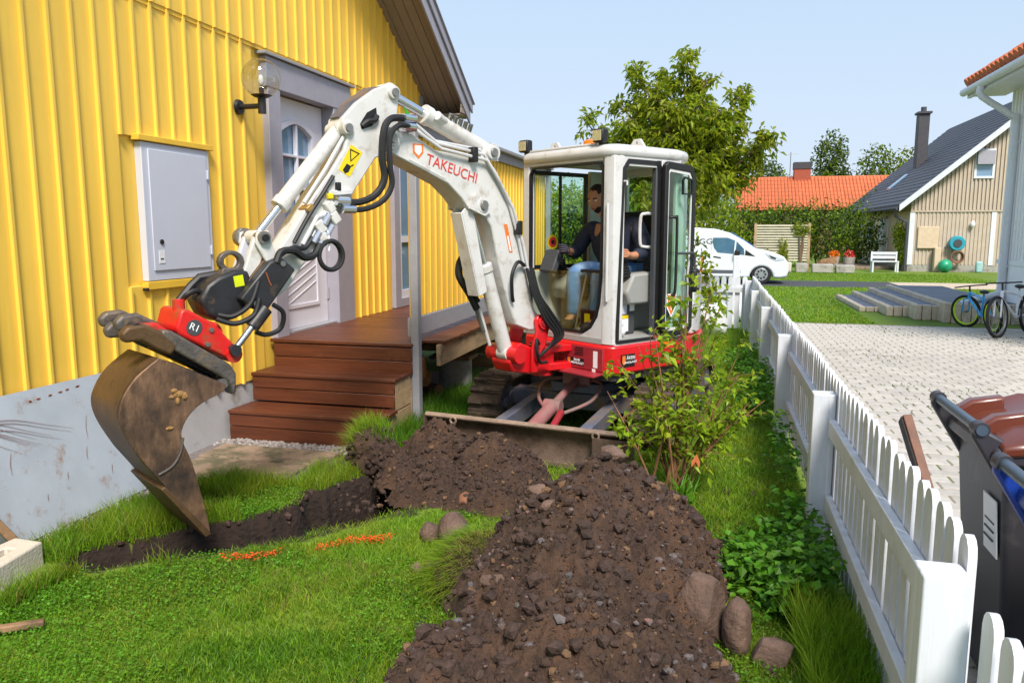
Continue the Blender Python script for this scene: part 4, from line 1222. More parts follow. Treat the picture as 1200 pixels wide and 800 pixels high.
hose([(1.76, .06, 2.26), (1.90, .07, 2.06), (2.05, .07, 1.86)], .012, 'exc_silver', 'hydraulic_pipe', stick, 0)
part(MB(A).box((2.03, .06, 1.83), (.05, .10, .03), Matrix.Rotation(R(40), 3, 'Y')), 'valve_bracket', M('brass', srgb(176, 140, 84), .4, .5), stick, bev=.004)
part(MB(A).box((1.82, .09, 1.925), (.16, .04, .03), Matrix.Rotation(R(5), 3, 'Y')), 'valve_bracket', 'exc_silver', stick, bev=.004)
part(MB(A).box((1.835, .10, 1.96), (.03, .03, .05)), 'valve', 'black_trim', stick, bev=.006)
part(MB(A).box((1.905, .12, 1.90), (.035, .03, .035)), 'valve_cap', 'sticker_yellow', stick, bev=.006)
# boom foot hoses
for k in range(4):
    o_ = .02 * k
    part(MB().tube([A(.25 - o_, .135, 1.42), A(.20 - o_, .16, 1.22), A(.10 - o_, .19, 1.02 + o_), A(.0 - o_ * 1.5, .20, .90), A(.03, .16, .80), A(.10, .13, .74)], .013, 8, 6), 'hydraulic_hose', 'rubber')
hose([(.26, .12, 1.44), (.36, .15, 1.47), (.43, .16, 1.38), (.41, .14, 1.24), (.38, .12, 1.18)], .014)
hose([(.15, .17, .84), (.20, .19, .88), (.20, .2, .78), (.14, .17, .70), (.05, .16, .69)], .013)
hose([(.55, -.08, 1.42), (.66, -.12, 1.50), (.70, -.12, 1.38), (.62, -.1, 1.24), (.56, -.08, 1.12)], .028)
hose([(.55, -.04, 1.36), (.62, -.05, 1.36), (.63, -.05, 1.28), (.57, -.05, 1.18)], .014)
part(MB(A).cyl((.57, -.08, 1.14), (.50, -.07, .95), .02, n=10), 'hose_coupling', 'steel')
part(MB(A).cyl((.555, -.06, 1.13), (.45, -.06, .84), .013, n=8), 'hydraulic_pipe', 'exc_silver')

# --- tiltrotator and quick coupler
tl = part(MB(A).prism([(2.513, 1.332), (2.333, 1.526), (2.26, 1.553), (2.173, 1.478), (2.362, 1.251), (2.437, 1.271)], .10, .17), 'tilt_cover', 'black_paint', bev=.012)
part(MB(A).prism([(2.50, 1.345), (2.333, 1.532), (2.26, 1.558), (2.27, 1.53), (2.33, 1.50), (2.47, 1.335)], -.10, .10), 'cover_plate', 'worn_steel_dark', tl, bev=.004)
for s, z in ((2.255, 1.515), (2.425, 1.30)):
    part(MB(A).cyl((s, .17, z), (s, .178, z), .016, n=10), 'bolt', 'steel', tl)
part(MB(A).tube([(2.36, .173, 1.47), (2.34, .173, 1.41), (2.33, .173, 1.395)], .004, 5), 'scratch', M('rust', srgb(150, 84, 50), .8), tl)
part(MB(A).prism([(2.52, 1.33), (2.33, 1.52), (2.20, 1.47), (2.36, 1.24)], -.17, -.10), 'tilt_cover', 'black_paint', bev=.012)
body = part(MB(A).prism([(2.707, 1.331), (2.66, 1.41), (2.60, 1.45), (2.506, 1.483), (2.422, 1.48), (2.40, 1.38), (2.44, 1.29), (2.50, 1.22), (2.591, 1.20), (2.67, 1.25)], -.10, .10), 'tilt_body', 'black_paint', bev=.02)
part(MB(A).ring([(2.50 + .075 * math.cos(k * math.pi / 8), 1.53 + .062 * math.sin(k * math.pi / 8)) for k in range(-3, 12)], [(2.50 + .043 * math.cos(k * math.pi / 8), 1.53 + .038 * math.sin(k * math.pi / 8)) for k in range(-3, 12)], .02, .06), 'hook_lug', 'coupler_grey', body, bev=.006)
part(MB(A).prism([(2.435, 1.455), (2.57, 1.455), (2.56, 1.495), (2.44, 1.495)], .01, .075), 'hook_base', 'coupler_grey', body, bev=.006)
part(MB(A).box((2.485, .102, 1.425), (.055, .003, .06), Matrix.Rotation(R(8), 3, 'Y')), 'warning_sticker', M('sticker_lime', srgb(210, 220, 20), .4), body)
part(MB(A).tube([(2.76, -.05, 1.32), (2.69, -.05, 1.40), (2.64, -.05, 1.445), (2.47, -.02, 1.47)], .022, 8), 'frame_tube', 'black_paint', body)
part(MB(A).prism([(2.72, 1.33), (2.66, 1.40), (2.50, 1.42), (2.53, 1.31)], -.05, -.02), 'frame_plate', 'worn_steel_dark', body)
for s, z in ((2.66, 1.37), (2.585, 1.365)):
    part(MB(A).box((s, -.018, z), (.028, .006, .02)), 'slot', 'black_trim', body)
for q in ([(2.62, .12, 1.25), (2.55, .15, 1.24), (2.46, .17, 1.30), (2.40, .16, 1.42)], [(2.64, .14, 1.23), (2.55, .17, 1.20), (2.45, .185, 1.24), (2.41, .18, 1.33)], [(2.33, .18, 1.29), (2.27, .18, 1.24), (2.28, .16, 1.15), (2.36, .15, 1.12), (2.42, .14, 1.14)], [(2.78, .0, 1.30), (2.76, .06, 1.36), (2.70, .06, 1.38), (2.66, .04, 1.33)]):
    hose(q, .014)
rt_red = [(2.86, 1.20), (2.845, 1.165), (2.715, 1.082), (2.58, .998), (2.535, 1.01), (2.525, 1.045), (2.564, 1.10), (2.662, 1.212), (2.80, 1.298), (2.83, 1.29)]
rot = part(MB(A).prism(rt_red, -.13, .15), 'rotator_housing', 'rotator_red', bev=.014)
part(MB(A).cyl((2.56, -.10, 1.03), (2.56, .165, 1.03), .045, n=18), 'cylinder_foot', 'rotator_red', rot)
part(MB(A).cyl((2.765, .150, 1.195), (2.765, .153, 1.195), .042, n=24), 'badge', 'dark_grey', rot)
text_part('lettering', 'R1', MATS['sticker_white'], rot, .052, (lambda ca, sa: (lambda x, y, z: A(2.765 - (x * ca - y * sa), .1545 + z, 1.195 + (x * sa + y * ca))))(math.cos(R(-27)), math.sin(R(-27))))
for s, z in ((2.675, 1.175), (2.70, 1.10)):
    part(MB(A).cyl((s, .15, z), (s, .158, z), .013, n=10), 'bolt', 'steel', rot)
part(MB(A).cyl((2.66, -.02, 1.10), (2.66, .12, 1.16), .06, n=16), 'rotor_cover', 'rotator_red', rot)
part(MB().cyl(A(2.80, .05, 1.27), A(2.80, .05, 1.34), .032), 'swivel', 'rotator_red', rot)
tc = part(MB(A).cyl((2.37, .17, 1.27), (2.455, .17, 1.175), .04, n=16), 'tilt_cylinder', 'black_paint')
part(MB(A).cyl((2.45, .17, 1.18), (2.565, .165, 1.05), .018, n=12), 'rod', 'chrome', tc)
part(MB(A).cyl((2.56, .14, 1.055), (2.56, .19, 1.055), .032, n=14), 'rod_eye', 'black_paint', tc)
pl_ = part(MB(A).prism([(2.965, 1.145), (2.945, 1.205), (2.90, 1.195), (2.60, .985), (2.57, .93), (2.575, .83), (2.60, .815), (2.625, .905)], .10, .20), 'coupler_plate', 'coupler_grey', bev=.012)
part(MB(A).prism([(2.965, 1.145), (2.945, 1.205), (2.90, 1.195), (2.60, .985), (2.57, .93), (2.575, .83), (2.60, .815), (2.625, .905)], -.20, -.10), 'coupler_plate', 'coupler_grey', bev=.012)
part(MB(A).prism([(2.95, 1.09), (2.93, 1.15), (2.62, .945), (2.64, .90)], -.099, .099), 'coupler_core', 'black_paint', bev=.006)
part(MB(A).cyl((2.64, -.19, .885), (2.64, .19, .885), .028), 'coupler_pin', 'steel')
# gripper claws at the back of the coupler
for k, t in enumerate((-.17, -.06, .06, .17)):
    g_ = [(2.86, 1.16), (2.93, 1.235), (3.02, 1.285), (3.10, 1.28), (3.135, 1.245), (3.12, 1.20), (3.04, 1.20), (2.97, 1.15), (2.90, 1.11)]
    if k % 2: g_ = [(s + .01, z - .045) for s, z in g_]
    part(MB(A).prism(g_, t - .032, t + .032), 'gripper_claw', 'coupler_grey' if k != 3 else 'worn_steel_dark', bev=.016, seg=3)
part(MB(A).prism([(2.86, 1.17), (2.95, 1.235), (3.06, 1.235), (3.08, 1.20), (2.98, 1.16), (2.90, 1.125)], -.03, .135), 'gripper_frame', 'rotator_red', bev=.012)
part(MB(A).cyl((3.06, -.19, 1.225), (3.06, .19, 1.225), .022), 'gripper_pin', 'black_paint')
part(MB(A).cyl((2.93, .0, 1.16), (2.93, .19, 1.16), .03), 'gripper_pin', 'black_paint')

# --- bucket: two side plates and a curved shell
side = [(2.981, 1.064), (2.641, .886), (2.662, .847), (2.766, .807), (2.836, .759), (2.885, .685), (2.886, .617), (2.839, .469), (2.772, .115), (2.805, .118), (2.975, .378), (3.09, .557), (3.16, .70), (3.184, .805), (3.158, .894), (3.092, .983)]
def smooth2(c, n=4):
    out = []
    for i in range(len(c) - 1):
        p0, p1, p2, p3 = (Vector(c[max(i - 1, 0)]), Vector(c[i]), Vector(c[i + 1]), Vector(c[min(i + 2, len(c) - 1)]))
        for k in range(n):
            t = k / n
            q = 0.5 * ((2 * p1) + (p2 - p0) * t + (2 * p0 - 5 * p1 + 4 * p2 - p3) * t * t + (3 * p1 - p0 - 3 * p2 + p3) * t ** 3)
            out.append((q.x, q.y))
    return out + [tuple(c[-1])]
side = smooth2(side[1:10], 4) + smooth2(side[9:] + side[:1], 4)[1:]
for t0, t1 in ((.20, .22), (-.22, -.20)):
    part(MB(A).prism(side, t0, t1), 'bucket_side', 'worn_steel', bev=.003)
curve = [(2.655, .893), (2.981, 1.067), (3.04, 1.03), (3.094, .985), (3.135, .94), (3.160, .895), (3.182, .85), (3.187, .805), (3.18, .755), (3.163, .70), (3.13, .63), (3.093, .555), (3.04, .475), (2.978, .376), (2.89, .245), (2.80, .105), (2.772, .105)]
def offset(c, d):
    out = []
    for i, p in enumerate(c):
        a_ = Vector(c[max(i - 1, 0)]); b_ = Vector(c[min(i + 1, len(c) - 1)])
        n_ = (b_ - a_).normalized()
        out.append((p[0] - n_.y * d, p[1] + n_.x * d))
    return out
curve = curve[:1] + smooth2(curve[1:-1], 4) + curve[-1:]
inner = offset(curve[:-1], -.018)
bk = part(MB(A).prism(curve[:-1] + inner[::-1], -.199, .199), 'bucket_shell', 'worn_steel_dark', bev=.0)
edge_out = [(2.772, .09), (2.83, .13), (3.0, .395), (3.03, .44), (3.05, .445), (3.0, .36), (2.83, .085), (2.775, .06)]
part(MB(A).prism([(2.765, .085), (2.99, .40), (3.012, .39), (2.80, .075)], -.225, .225), 'cutting_edge', 'worn_steel_dark', bk, bev=.004)
part(MB(A).tube([(2.885, .223, .64), (2.905, .223, .56), (2.95, .223, .50), (3.02, .223, .47)], .006, 6, 4), 'weld_bead', 'coupler_grey', bk)
M('rust_mud', srgb(150, 112, 66), .9, var=.4, scale=25, bump=.8)
for (s_, z_, rs, rz_) in ((2.89, .87, .030, .018), (2.915, .89, .018, .012), (2.865, .855, .016, .022), (2.90, .835, .012, .02), (2.93, .86, .014, .010), (2.95, .70, .02, .01)):
    part(MB(A).ball((s_, .2215, z_), (rs, .009, rz_), 7, 5), 'mud_patch', 'rust_mud', bk)
part(MB(A).prism([(2.90, 1.03), (2.70, .925), (2.71, .90), (2.93, 1.0)], -.15, .15), 'bucket_hanger', 'black_paint', bk)
# ------------------------------------------------------------------ soil heaps, stones
def ico(sub):
    bm = bmesh.new()
    bmesh.ops.create_icosphere(bm, subdivisions=sub, radius=1)
    v = np.array([x.co[:] for x in bm.verts]); f = np.array([[y.index for y in x.verts] for x in bm.faces])
    bm.free()
    return v, f
IV1, IF1 = ico(1)
IV2, IF2 = ico(2)
IV4, IF4 = ico(4)
def lumpy(v, seed, amp=.3, cuts=5, sharp=.75):
    """stone shape: noise plus a few planar cuts"""
    r_ = random.Random(seed)
    out = v.copy()
    off = Vector((r_.uniform(-50, 50), r_.uniform(-50, 50), r_.uniform(-50, 50)))
    k = np.array([1 + amp * mnoise.noise(Vector(p) * 1.3 + off) + amp * .4 * mnoise.noise(Vector(p) * 3.4 + off) + amp * .15 * mnoise.noise(Vector(p) * 8 + off) for p in v])
    out = out * k[:, None]
    for _ in range(cuts):
        n = np.array([r_.gauss(0, 1) for _ in range(3)]); n /= np.linalg.norm(n)
        d = r_.uniform(.55, .9)
        e = np.clip(out @ n - d, 0, None)
        out = out - e[:, None] * n * sharp
    return out

CL = [lumpy(IV1, 100 + k, .45, 5, .9) for k in range(10)]
def clods(name, n, hf, box, parent, smin, smax, mat, dens=None, smooth=False):
    VV, FF, o = [], [], 0
    k = 0
    while k < n:
        x, y = rng.uniform(box[0], box[1]), rng.uniform(box[2], box[3])
        h = float(hf(np.array([x]), np.array([y]))[0])
        if h < .012 and rng.random() > .13: continue
        k += 1
        s = smin * (smax / smin) ** (rng.random() ** 2.2)
        v = CL[rng.randrange(10)] * np.array([s * rng.uniform(.8, 1.3), s * rng.uniform(.8, 1.3), s * rng.uniform(.6, 1)])
        a_ = rng.uniform(0, 6.28)
        c_, s_ = math.cos(a_), math.sin(a_)
        v = np.stack([v[:, 0] * c_ - v[:, 1] * s_, v[:, 0] * s_ + v[:, 1] * c_, v[:, 2]], 1) + np.array([x, y, max(h, 0) + s * .22])
        VV.append(v); FF.append(IF1 + o); o += len(v)
    return tag(big_mesh(name, np.concatenate(VV), np.concatenate(FF), mat, parent, smooth=smooth), kind='stuff')
def rough_heap(L):
    def f(x, y):
        wob = fbm(x * 3.1, y * 3.1, 3) - .5
        h = heap_h(x + wob * .16, y + wob * .12, L)
        m = np.clip(h / .06, 0, 1)
        b1 = np.abs(fbm(x * 7 + 5, y * 7, 4) - .5) * 2
        b2 = np.abs(fbm(x * 21, y * 21 + 4, 3) - .5) * 2
        b3 = fbm(x * 60, y * 60 + 4, 2) - .5
        return h + m * ((.5 - b1) * .15 + (.35 - b2) * .085 + b3 * .022) - .02 * (1 - m)
    return f
def heap_obj(name, label, L, box, step):
    f = rough_heap(L)
    X_, Y_ = np.meshgrid(np.arange(box[0], box[1], step), np.arange(box[2], box[3], step))
    Z_ = f(X_, Y_)
    ny_, nx_ = X_.shape
    id_ = np.arange(nx_ * ny_).reshape(ny_, nx_)
    F_ = np.stack([id_[:-1, :-1], id_[:-1, 1:], id_[1:, 1:], id_[1:, :-1]], -1).reshape(-1, 4)
    zf = Z_.ravel()[F_].max(1)
    F_ = F_[zf > .0]
    o = big_mesh(name, np.stack([X_, Y_, Z_], -1).reshape(-1, 3), F_, soil_m, wloc=((box[0] + box[1]) / 2, (box[2] + box[3]) / 2, 0), smooth=True)
    tag(o, label, 'soil heap')
    return o, f
heap, heap_f = heap_obj('soil_heap', 'large heap of dark stony soil in the foreground, beside the trench', HEAPS, (-1.5, .45, 1.9, 5.3), .012)
clods('clods', 3000, heap_f, (-1.35, .3, 1.95, 5.1), heap, .006, .040, 'clod')
clods('tan_clods', 450, heap_f, (-1.2, .2, 2.2, 4.8), heap, .006, .032, 'clod_tan')
clods('pebbles', 380, heap_f, (-1.3, .25, 2.0, 4.8), heap, .006, .026, 'clod_grey')
clods('crumbs', 6500, heap_f, (-1.35, .3, 1.95, 5.1), heap, .003, .011, 'soil')
spoil, spoil_f = heap_obj('soil_heap', 'smaller heap of dark soil pushed against the dozer blade', SPOIL, (-2.4, -.6, 4.1, 5.75), .016)
clods('clods', 1500, spoil_f, (-2.3, -.7, 4.15, 5.6), spoil, .005, .030, 'clod')
clods('tan_clods', 300, spoil_f, (-2.3, -.7, 4.15, 5.6), spoil, .005, .022, 'clod_tan')
clods('crumbs', 2500, spoil_f, (-2.3, -.7, 4.15, 5.6), spoil, .003, .010, 'soil')
tz = lambda x, y: np.where(trench_mask(x, y) < .8, .02 - .38 * np.clip((1.12 - trench_mask(x, y)) / .3, 0, 1), -1.0)
def in_trench(n):
    VV, FF, o = [], [], 0
    while len(VV) < n:
        x, y = rng.uniform(-3.1, -1.4), rng.uniform(3.0, 5.3)
        t = float(trench_mask(np.array([x]), np.array([y]))[0])
        if t > 1.2: continue
        d = min(max((1.10 - t) / .16, 0), 1); d = d * d * (3 - 2 * d)
        s = rng.uniform(.008, .03)
        v = CL[rng.randrange(10)] * s + np.array([x, y, -.58 * d + s * .3])
        VV.append(v); FF.append(IF1 + o); o += len(v)
    return np.concatenate(VV), np.concatenate(FF)
V, F = in_trench(650)
tag(big_mesh('trench_clods', V, F, 'clod'), 'loose dark soil crumbs lying in the trench', 'soil', kind='stuff')

def stone(label, c, r, seed, mat='stone_grey', amp=.25, cuts=6, rz=0, group=None):
    v = lumpy(IV4, seed, amp, cuts, .92)
    v = v * np.array(r)
    c_, s_ = math.cos(rz), math.sin(rz)
    v = np.stack([v[:, 0] * c_ - v[:, 1] * s_, v[:, 0] * s_ + v[:, 1] * c_, v[:, 2]], 1)
    v += np.array(c) - np.array([0, 0, v[:, 2].min()]) - np.array([0, 0, r[2] * .15])
    o = big_mesh('stone', v, IF4, mat, smooth=True)
    o.data.set_sharp_from_angle(angle=R(30))
    return tag(o, label, 'stone', group or 'stones thrown up by the digging')
stone('large angular brown rock at the right foot of the big heap', (.00, 3.12, 0), (.115, .10, .17), 3, amp=.2, cuts=9)
stone('upright oval brown rock leaning on the large angular rock', (.145, 3.08, 0), (.065, .08, .125), 5, amp=.15, cuts=3)
stone('low flat brown rock, farthest right of the three by the fence', (.275, 3.03, 0), (.095, .07, .06), 8, amp=.16, cuts=4)
stone('round reddish stone on the grass below the smaller heap', (-1.40, 4.36, .02), (.062, .06, .058), 12, 'stone_red', .12, 1)
stone('grey boulder on the lawn left of the big heap', (-1.31, 3.82, 0), (.095, .10, .105), 14, amp=.12, cuts=3, rz=.6)
stone('small brown stone touching the left of the grey boulder', (-1.46, 3.84, 0), (.055, .05, .06), 17, amp=.15, cuts=3)
stone('small reddish stone by the stems of the bush', (-.17, 4.33, 0), (.05, .05, .05), 21, 'stone_red', .15, 2)
stone('pale tan stone at the right edge of the big heap', (-.05, 3.70, .02), (.05, .055, .055), 23, M('stone_tan', srgb(158, 118, 76), .85, var=.25, scale=14, bump=.6), .15, 2)
stone('dark wet-looking stone below the grey boulder', (-1.30, 3.50, 0), (.06, .045, .04), 27, amp=.2, cuts=5)
stone('flat dark stone lower left of the big heap', (-1.38, 3.45, 0), (.045, .035, .03), 29, amp=.2, cuts=5)
stone('dark lump above the tan stone on the heap edge', (-.08, 3.86, .03), (.06, .055, .05), 31, amp=.2, cuts=5)
stone('dark brown lump resting on the right edge of the heap', (-.01, 3.95, .0), (.05, .045, .04), 33, amp=.2, cuts=5)
for i, (x, y, s, lab) in enumerate([(-.62, 3.98, .06, 'pinkish stone near the top of the big heap'), (-.82, 3.72, .075, 'earthy lump high on the left side of the big heap'), (-.45, 3.62, .07, 'brown lump in the middle of the big heap'), (-.70, 3.40, .05, 'grey stone on the front face of the big heap'), (-.42, 4.30, .06, 'dark lump on the back right of the big heap'), (-.85, 2.95, .05, 'bluish stone low on the left front of the heap')]):
    stone(lab, (x, y, float(heap_f(np.array([x]), np.array([y]))[0]) - .01), (s, s * .8, s * .7), 40 + i, 'stone_red' if i == 0 else 'stone_grey', .2, 4)

# ------------------------------------------------------------------ things lying by the wall
sh = MB()
sh.add([(-3.57, 2.2, .015), (-3.57, 4.17, .015), (-3.765, 4.20, .80), (-3.765, 2.2, .80), (-3.582, 2.2, .012), (-3.582, 4.17, .012), (-3.777, 4.20, .797), (-3.777, 2.2, .797)],
       [(0, 1, 2, 3), (7, 6, 5, 4), (0, 4, 5, 1), (1, 5, 6, 2), (2, 6, 7, 3), (3, 7, 4, 0)])
sheet = thing('metal_sheet', 'scratched pale blue metal sheet leaning against the yellow wall', 'sheet', (-3.6, 3.2, 0))
sh.build('panel', 'sheet_metal', sheet)
def on_sheet(u, z): return (-3.568 + (-.195) * (z - .015) / .785 + .003, u, z)
rust = M('rust_mark', srgb(134, 72, 44), .9, var=.4, scale=30)
for k in range(9):
    o_ = rng.uniform(-.03, .03)
    e_ = rng.uniform(3.35, 3.75)
    MB().tube([on_sheet(2.85 + (e_ - 2.85) * t_, .60 + o_ + .075 * math.sin(math.pi * min(t_ * 1.1, 1)) - .10 * t_ * t_) for t_ in (0, .2, .4, .6, .8, 1)], [.0006, .0016, .0018, .0016, .001, .0004], 4, 3).build('rust_scratch', rust, sheet)
for u_, z_, l_ in ((3.80, .40, .08), (3.86, .58, .14), (3.30, .50, .12), (3.62, .30, .05), (3.95, .25, .06), (3.45, .22, .04)):
    MB().tube([on_sheet(u_, z_), on_sheet(u_ - l_ * .2, z_ - l_ * .5), on_sheet(u_ - l_ * .25, z_ - l_)], [.0005, .0012, .0004], 4, 3).build('rust_scratch', rust, sheet)
for k in range(6):
    q_ = on_sheet(3.50 + k * .072 + rng.uniform(-.01, .01), .735 + .004 * k)
    MB().add([(q_[0] - .003 + v_[0] * .004, q_[1] + v_[1] * rng.uniform(.012, .02), q_[2] + v_[2] * .007) for v_ in CL[k]], [tuple(f_) for f_ in IF1]).build('rust_spot', rust, sheet)
pnl = thing('leaning_frame', 'weathered wood-edged panel leaning on the metal sheet at the left edge', 'panel', (-3.5, 2.9, 0))
def lean(u, d, z): return (-3.50 + d - z * .20, u, z)
mbp = MB()
mbp.add([lean(2.2, .012, .01), lean(3.13, .012, .01), lean(2.86, .012, .46), lean(2.2, .012, .46), lean(2.2, .0, .01), lean(3.13, .0, .01), lean(2.86, .0, .46), lean(2.2, .0, .46)], [(0, 1, 2, 3), (7, 6, 5, 4), (0, 4, 5, 1), (1, 5, 6, 2), (2, 6, 7, 3), (3, 7, 4, 0)])
mbp.build('board', M('mossy', srgb(104, 112, 104), .6, var=.3, scale=6, dirt=srgb(76, 84, 52), damt=.45), pnl)
MB().beam(lean(3.155, .02, .0), lean(2.885, .02, .47), .03, .045).build('batten', 'old_wood', pnl, bev=.003)
cbx = thing('concrete_surround', 'pale concrete well surround cut by the left edge of the picture', 'surround', (-3.6, 2.6, 0))
MB().ring([(-4.0, 2.1), (-3.16, 2.1), (-3.16, 3.0), (-4.0, 3.0)] if False else [(-3.48, 2.1), (-3.12, 2.1), (-3.30, 3.09), (-3.48, 3.10)], [(-3.42, 2.15), (-3.22, 2.15), (-3.36, 2.98), (-3.42, 2.98)], -.02, .115, 'ab').build('rim', 'pale_concrete', cbx, bev=.01)
stk = MB().beam((-2.98, 2.33, .045), (-2.72, 2.52, .04), .035, .03).build('wooden_stick', 'old_wood', bev=.006)
tag(stk, 'short split wooden stick lying on the lawn at the left edge', 'stick')
for (x0, y0, x1, y1, lab) in ((-3.66, 4.52, -2.78, 4.86, 'nearer'), (-3.70, 4.88, -2.70, 5.22, 'farther')):
    v = MB().span((x0, y0, -.02), (x1, y1, .035)).build('paving_slab', 'slab', bev=.012)
    tag(v, 'weathered concrete slab before the steps, the %s of two' % lab, 'slab', 'slabs before the steps')
# turf clod dug out beside the trench
turf = thing('turf_clod', 'upturned clod of turf with grass on top beside the steps', 'turf', (-2.34, 5.0, 0))
def earth_lump(parent, c, r, n, seed):
    """a torn clod: uneven core packed round with crumbs"""
    v = IV4.copy()
    k_ = np.array([1 + .30 * mnoise.noise(Vector(p) * 2.1 + Vector((seed, 0, 0))) + .22 * mnoise.noise(Vector(p) * 5.5 + Vector((0, seed, 0))) + .12 * mnoise.noise(Vector(p) * 13) for p in v])
    big_mesh('earth', v * k_[:, None] * np.array(r) + np.array(c), IF4, soil_m, parent, smooth=True)
    VV, FF, o = [], [], 0
    for q in rand_dirs(n):
        s = rng.uniform(.006, .026)
        w_ = CL[rng.randrange(10)] * s + np.array(c) + q * np.array(r) * rng.uniform(.85, 1.12)
        VV.append(w_); FF.append(IF1 + o); o += len(w_)
    tag(big_mesh('crumbs', np.concatenate(VV), np.concatenate(FF), 'clod', parent), kind='stuff')
earth_lump(turf, (-2.29, 4.92, .13), (.17, .15, .19), 420, 3.3)
clods_v = []
sod = thing('turf_clod', 'slanting strip of turf with dry grass on the left of the big heap', 'turf', (-1.1, 3.4, 0))
earth_lump(sod, (-1.05, 3.40, .06), (.17, .30, .15), 300, 8.1)

# ------------------------------------------------------------------ picket fence
fence = thing('picket_fence', 'white picket fence between the lawn and the paved yard', 'fence', (.6, 6, 0))
posts = [2.03, 4.22, 6.55, 8.9, 11.3, 13.6]
for i, y in enumerate(posts):
    hgt = .87
    x = .575
    p = MB().prism([(x - .055, y - .055), (x + .055, y - .055), (x + .055, y + .055), (x - .055, y + .055)], -.02, hgt, 'ab')
    po = p.build('post', 'white_fence', fence, bev=.006, seg=2)
    if i == 1:
        MB().prism([(y - .02, .05), (y + .02, .05), (y + .02, .20), (y, .215), (y - .02, .20)], .5135, .5185, 'bc').build('bracket', 'dark_grey', po)
        MB().span((.42, y - .02, 0), (.519, y + .14, .055)).build('post_base', 'concrete', po, bev=.008)
pk = shared(MB().prism([(-.040, .07), (.040, .07), (.040, .905), (.034, .928), (.020, .944), (0, .95), (-.020, .944), (-.034, .928), (-.040, .905)], 0, .021, 'bc'), 'picket', MATS['white_fence'])
# cross-section: (y,z) profile with thickness along x
for a_, b_ in zip(posts[:-1], posts[1:]):
    for z0 in (.26, .66):
        MB().span((.598, a_ + .056, z0), (.632, b_ - .056, z0 + .085)).build('rail', 'white_fence', fence, bev=.004)
    n = int(round((b_ - a_) / .108))
    for k in range(n):
        y = a_ + (k + .5) * (b_ - a_) / n
        inst(pk, 'picket', fence, (.634, y + rng.gauss(0, .003), rng.uniform(-.010, .010)), (rng.gauss(0, .006), 0, rng.gauss(0, .012)))
# the lower run this side of the gate post
for z0 in (.20, .52):
    MB().span((.610, .4, z0), (.640, 1.972, z0 + .085)).build('rail', 'white_fence', fence, bev=.004)
for k in range(12):
    inst(pk, 'picket', fence, (.642, 1.90 - k * .122, -.12 + rng.uniform(-.004, .004)))
# return of the fence at its far end
for k in range(9):
    inst(pk, 'picket', fence, (.52 - k * .115, 13.70, -.02), (0, 0, R(90)))
MB().span((-.5, 13.66, .66), (.55, 13.69, .745)).build('rail', 'white_fence', fence)

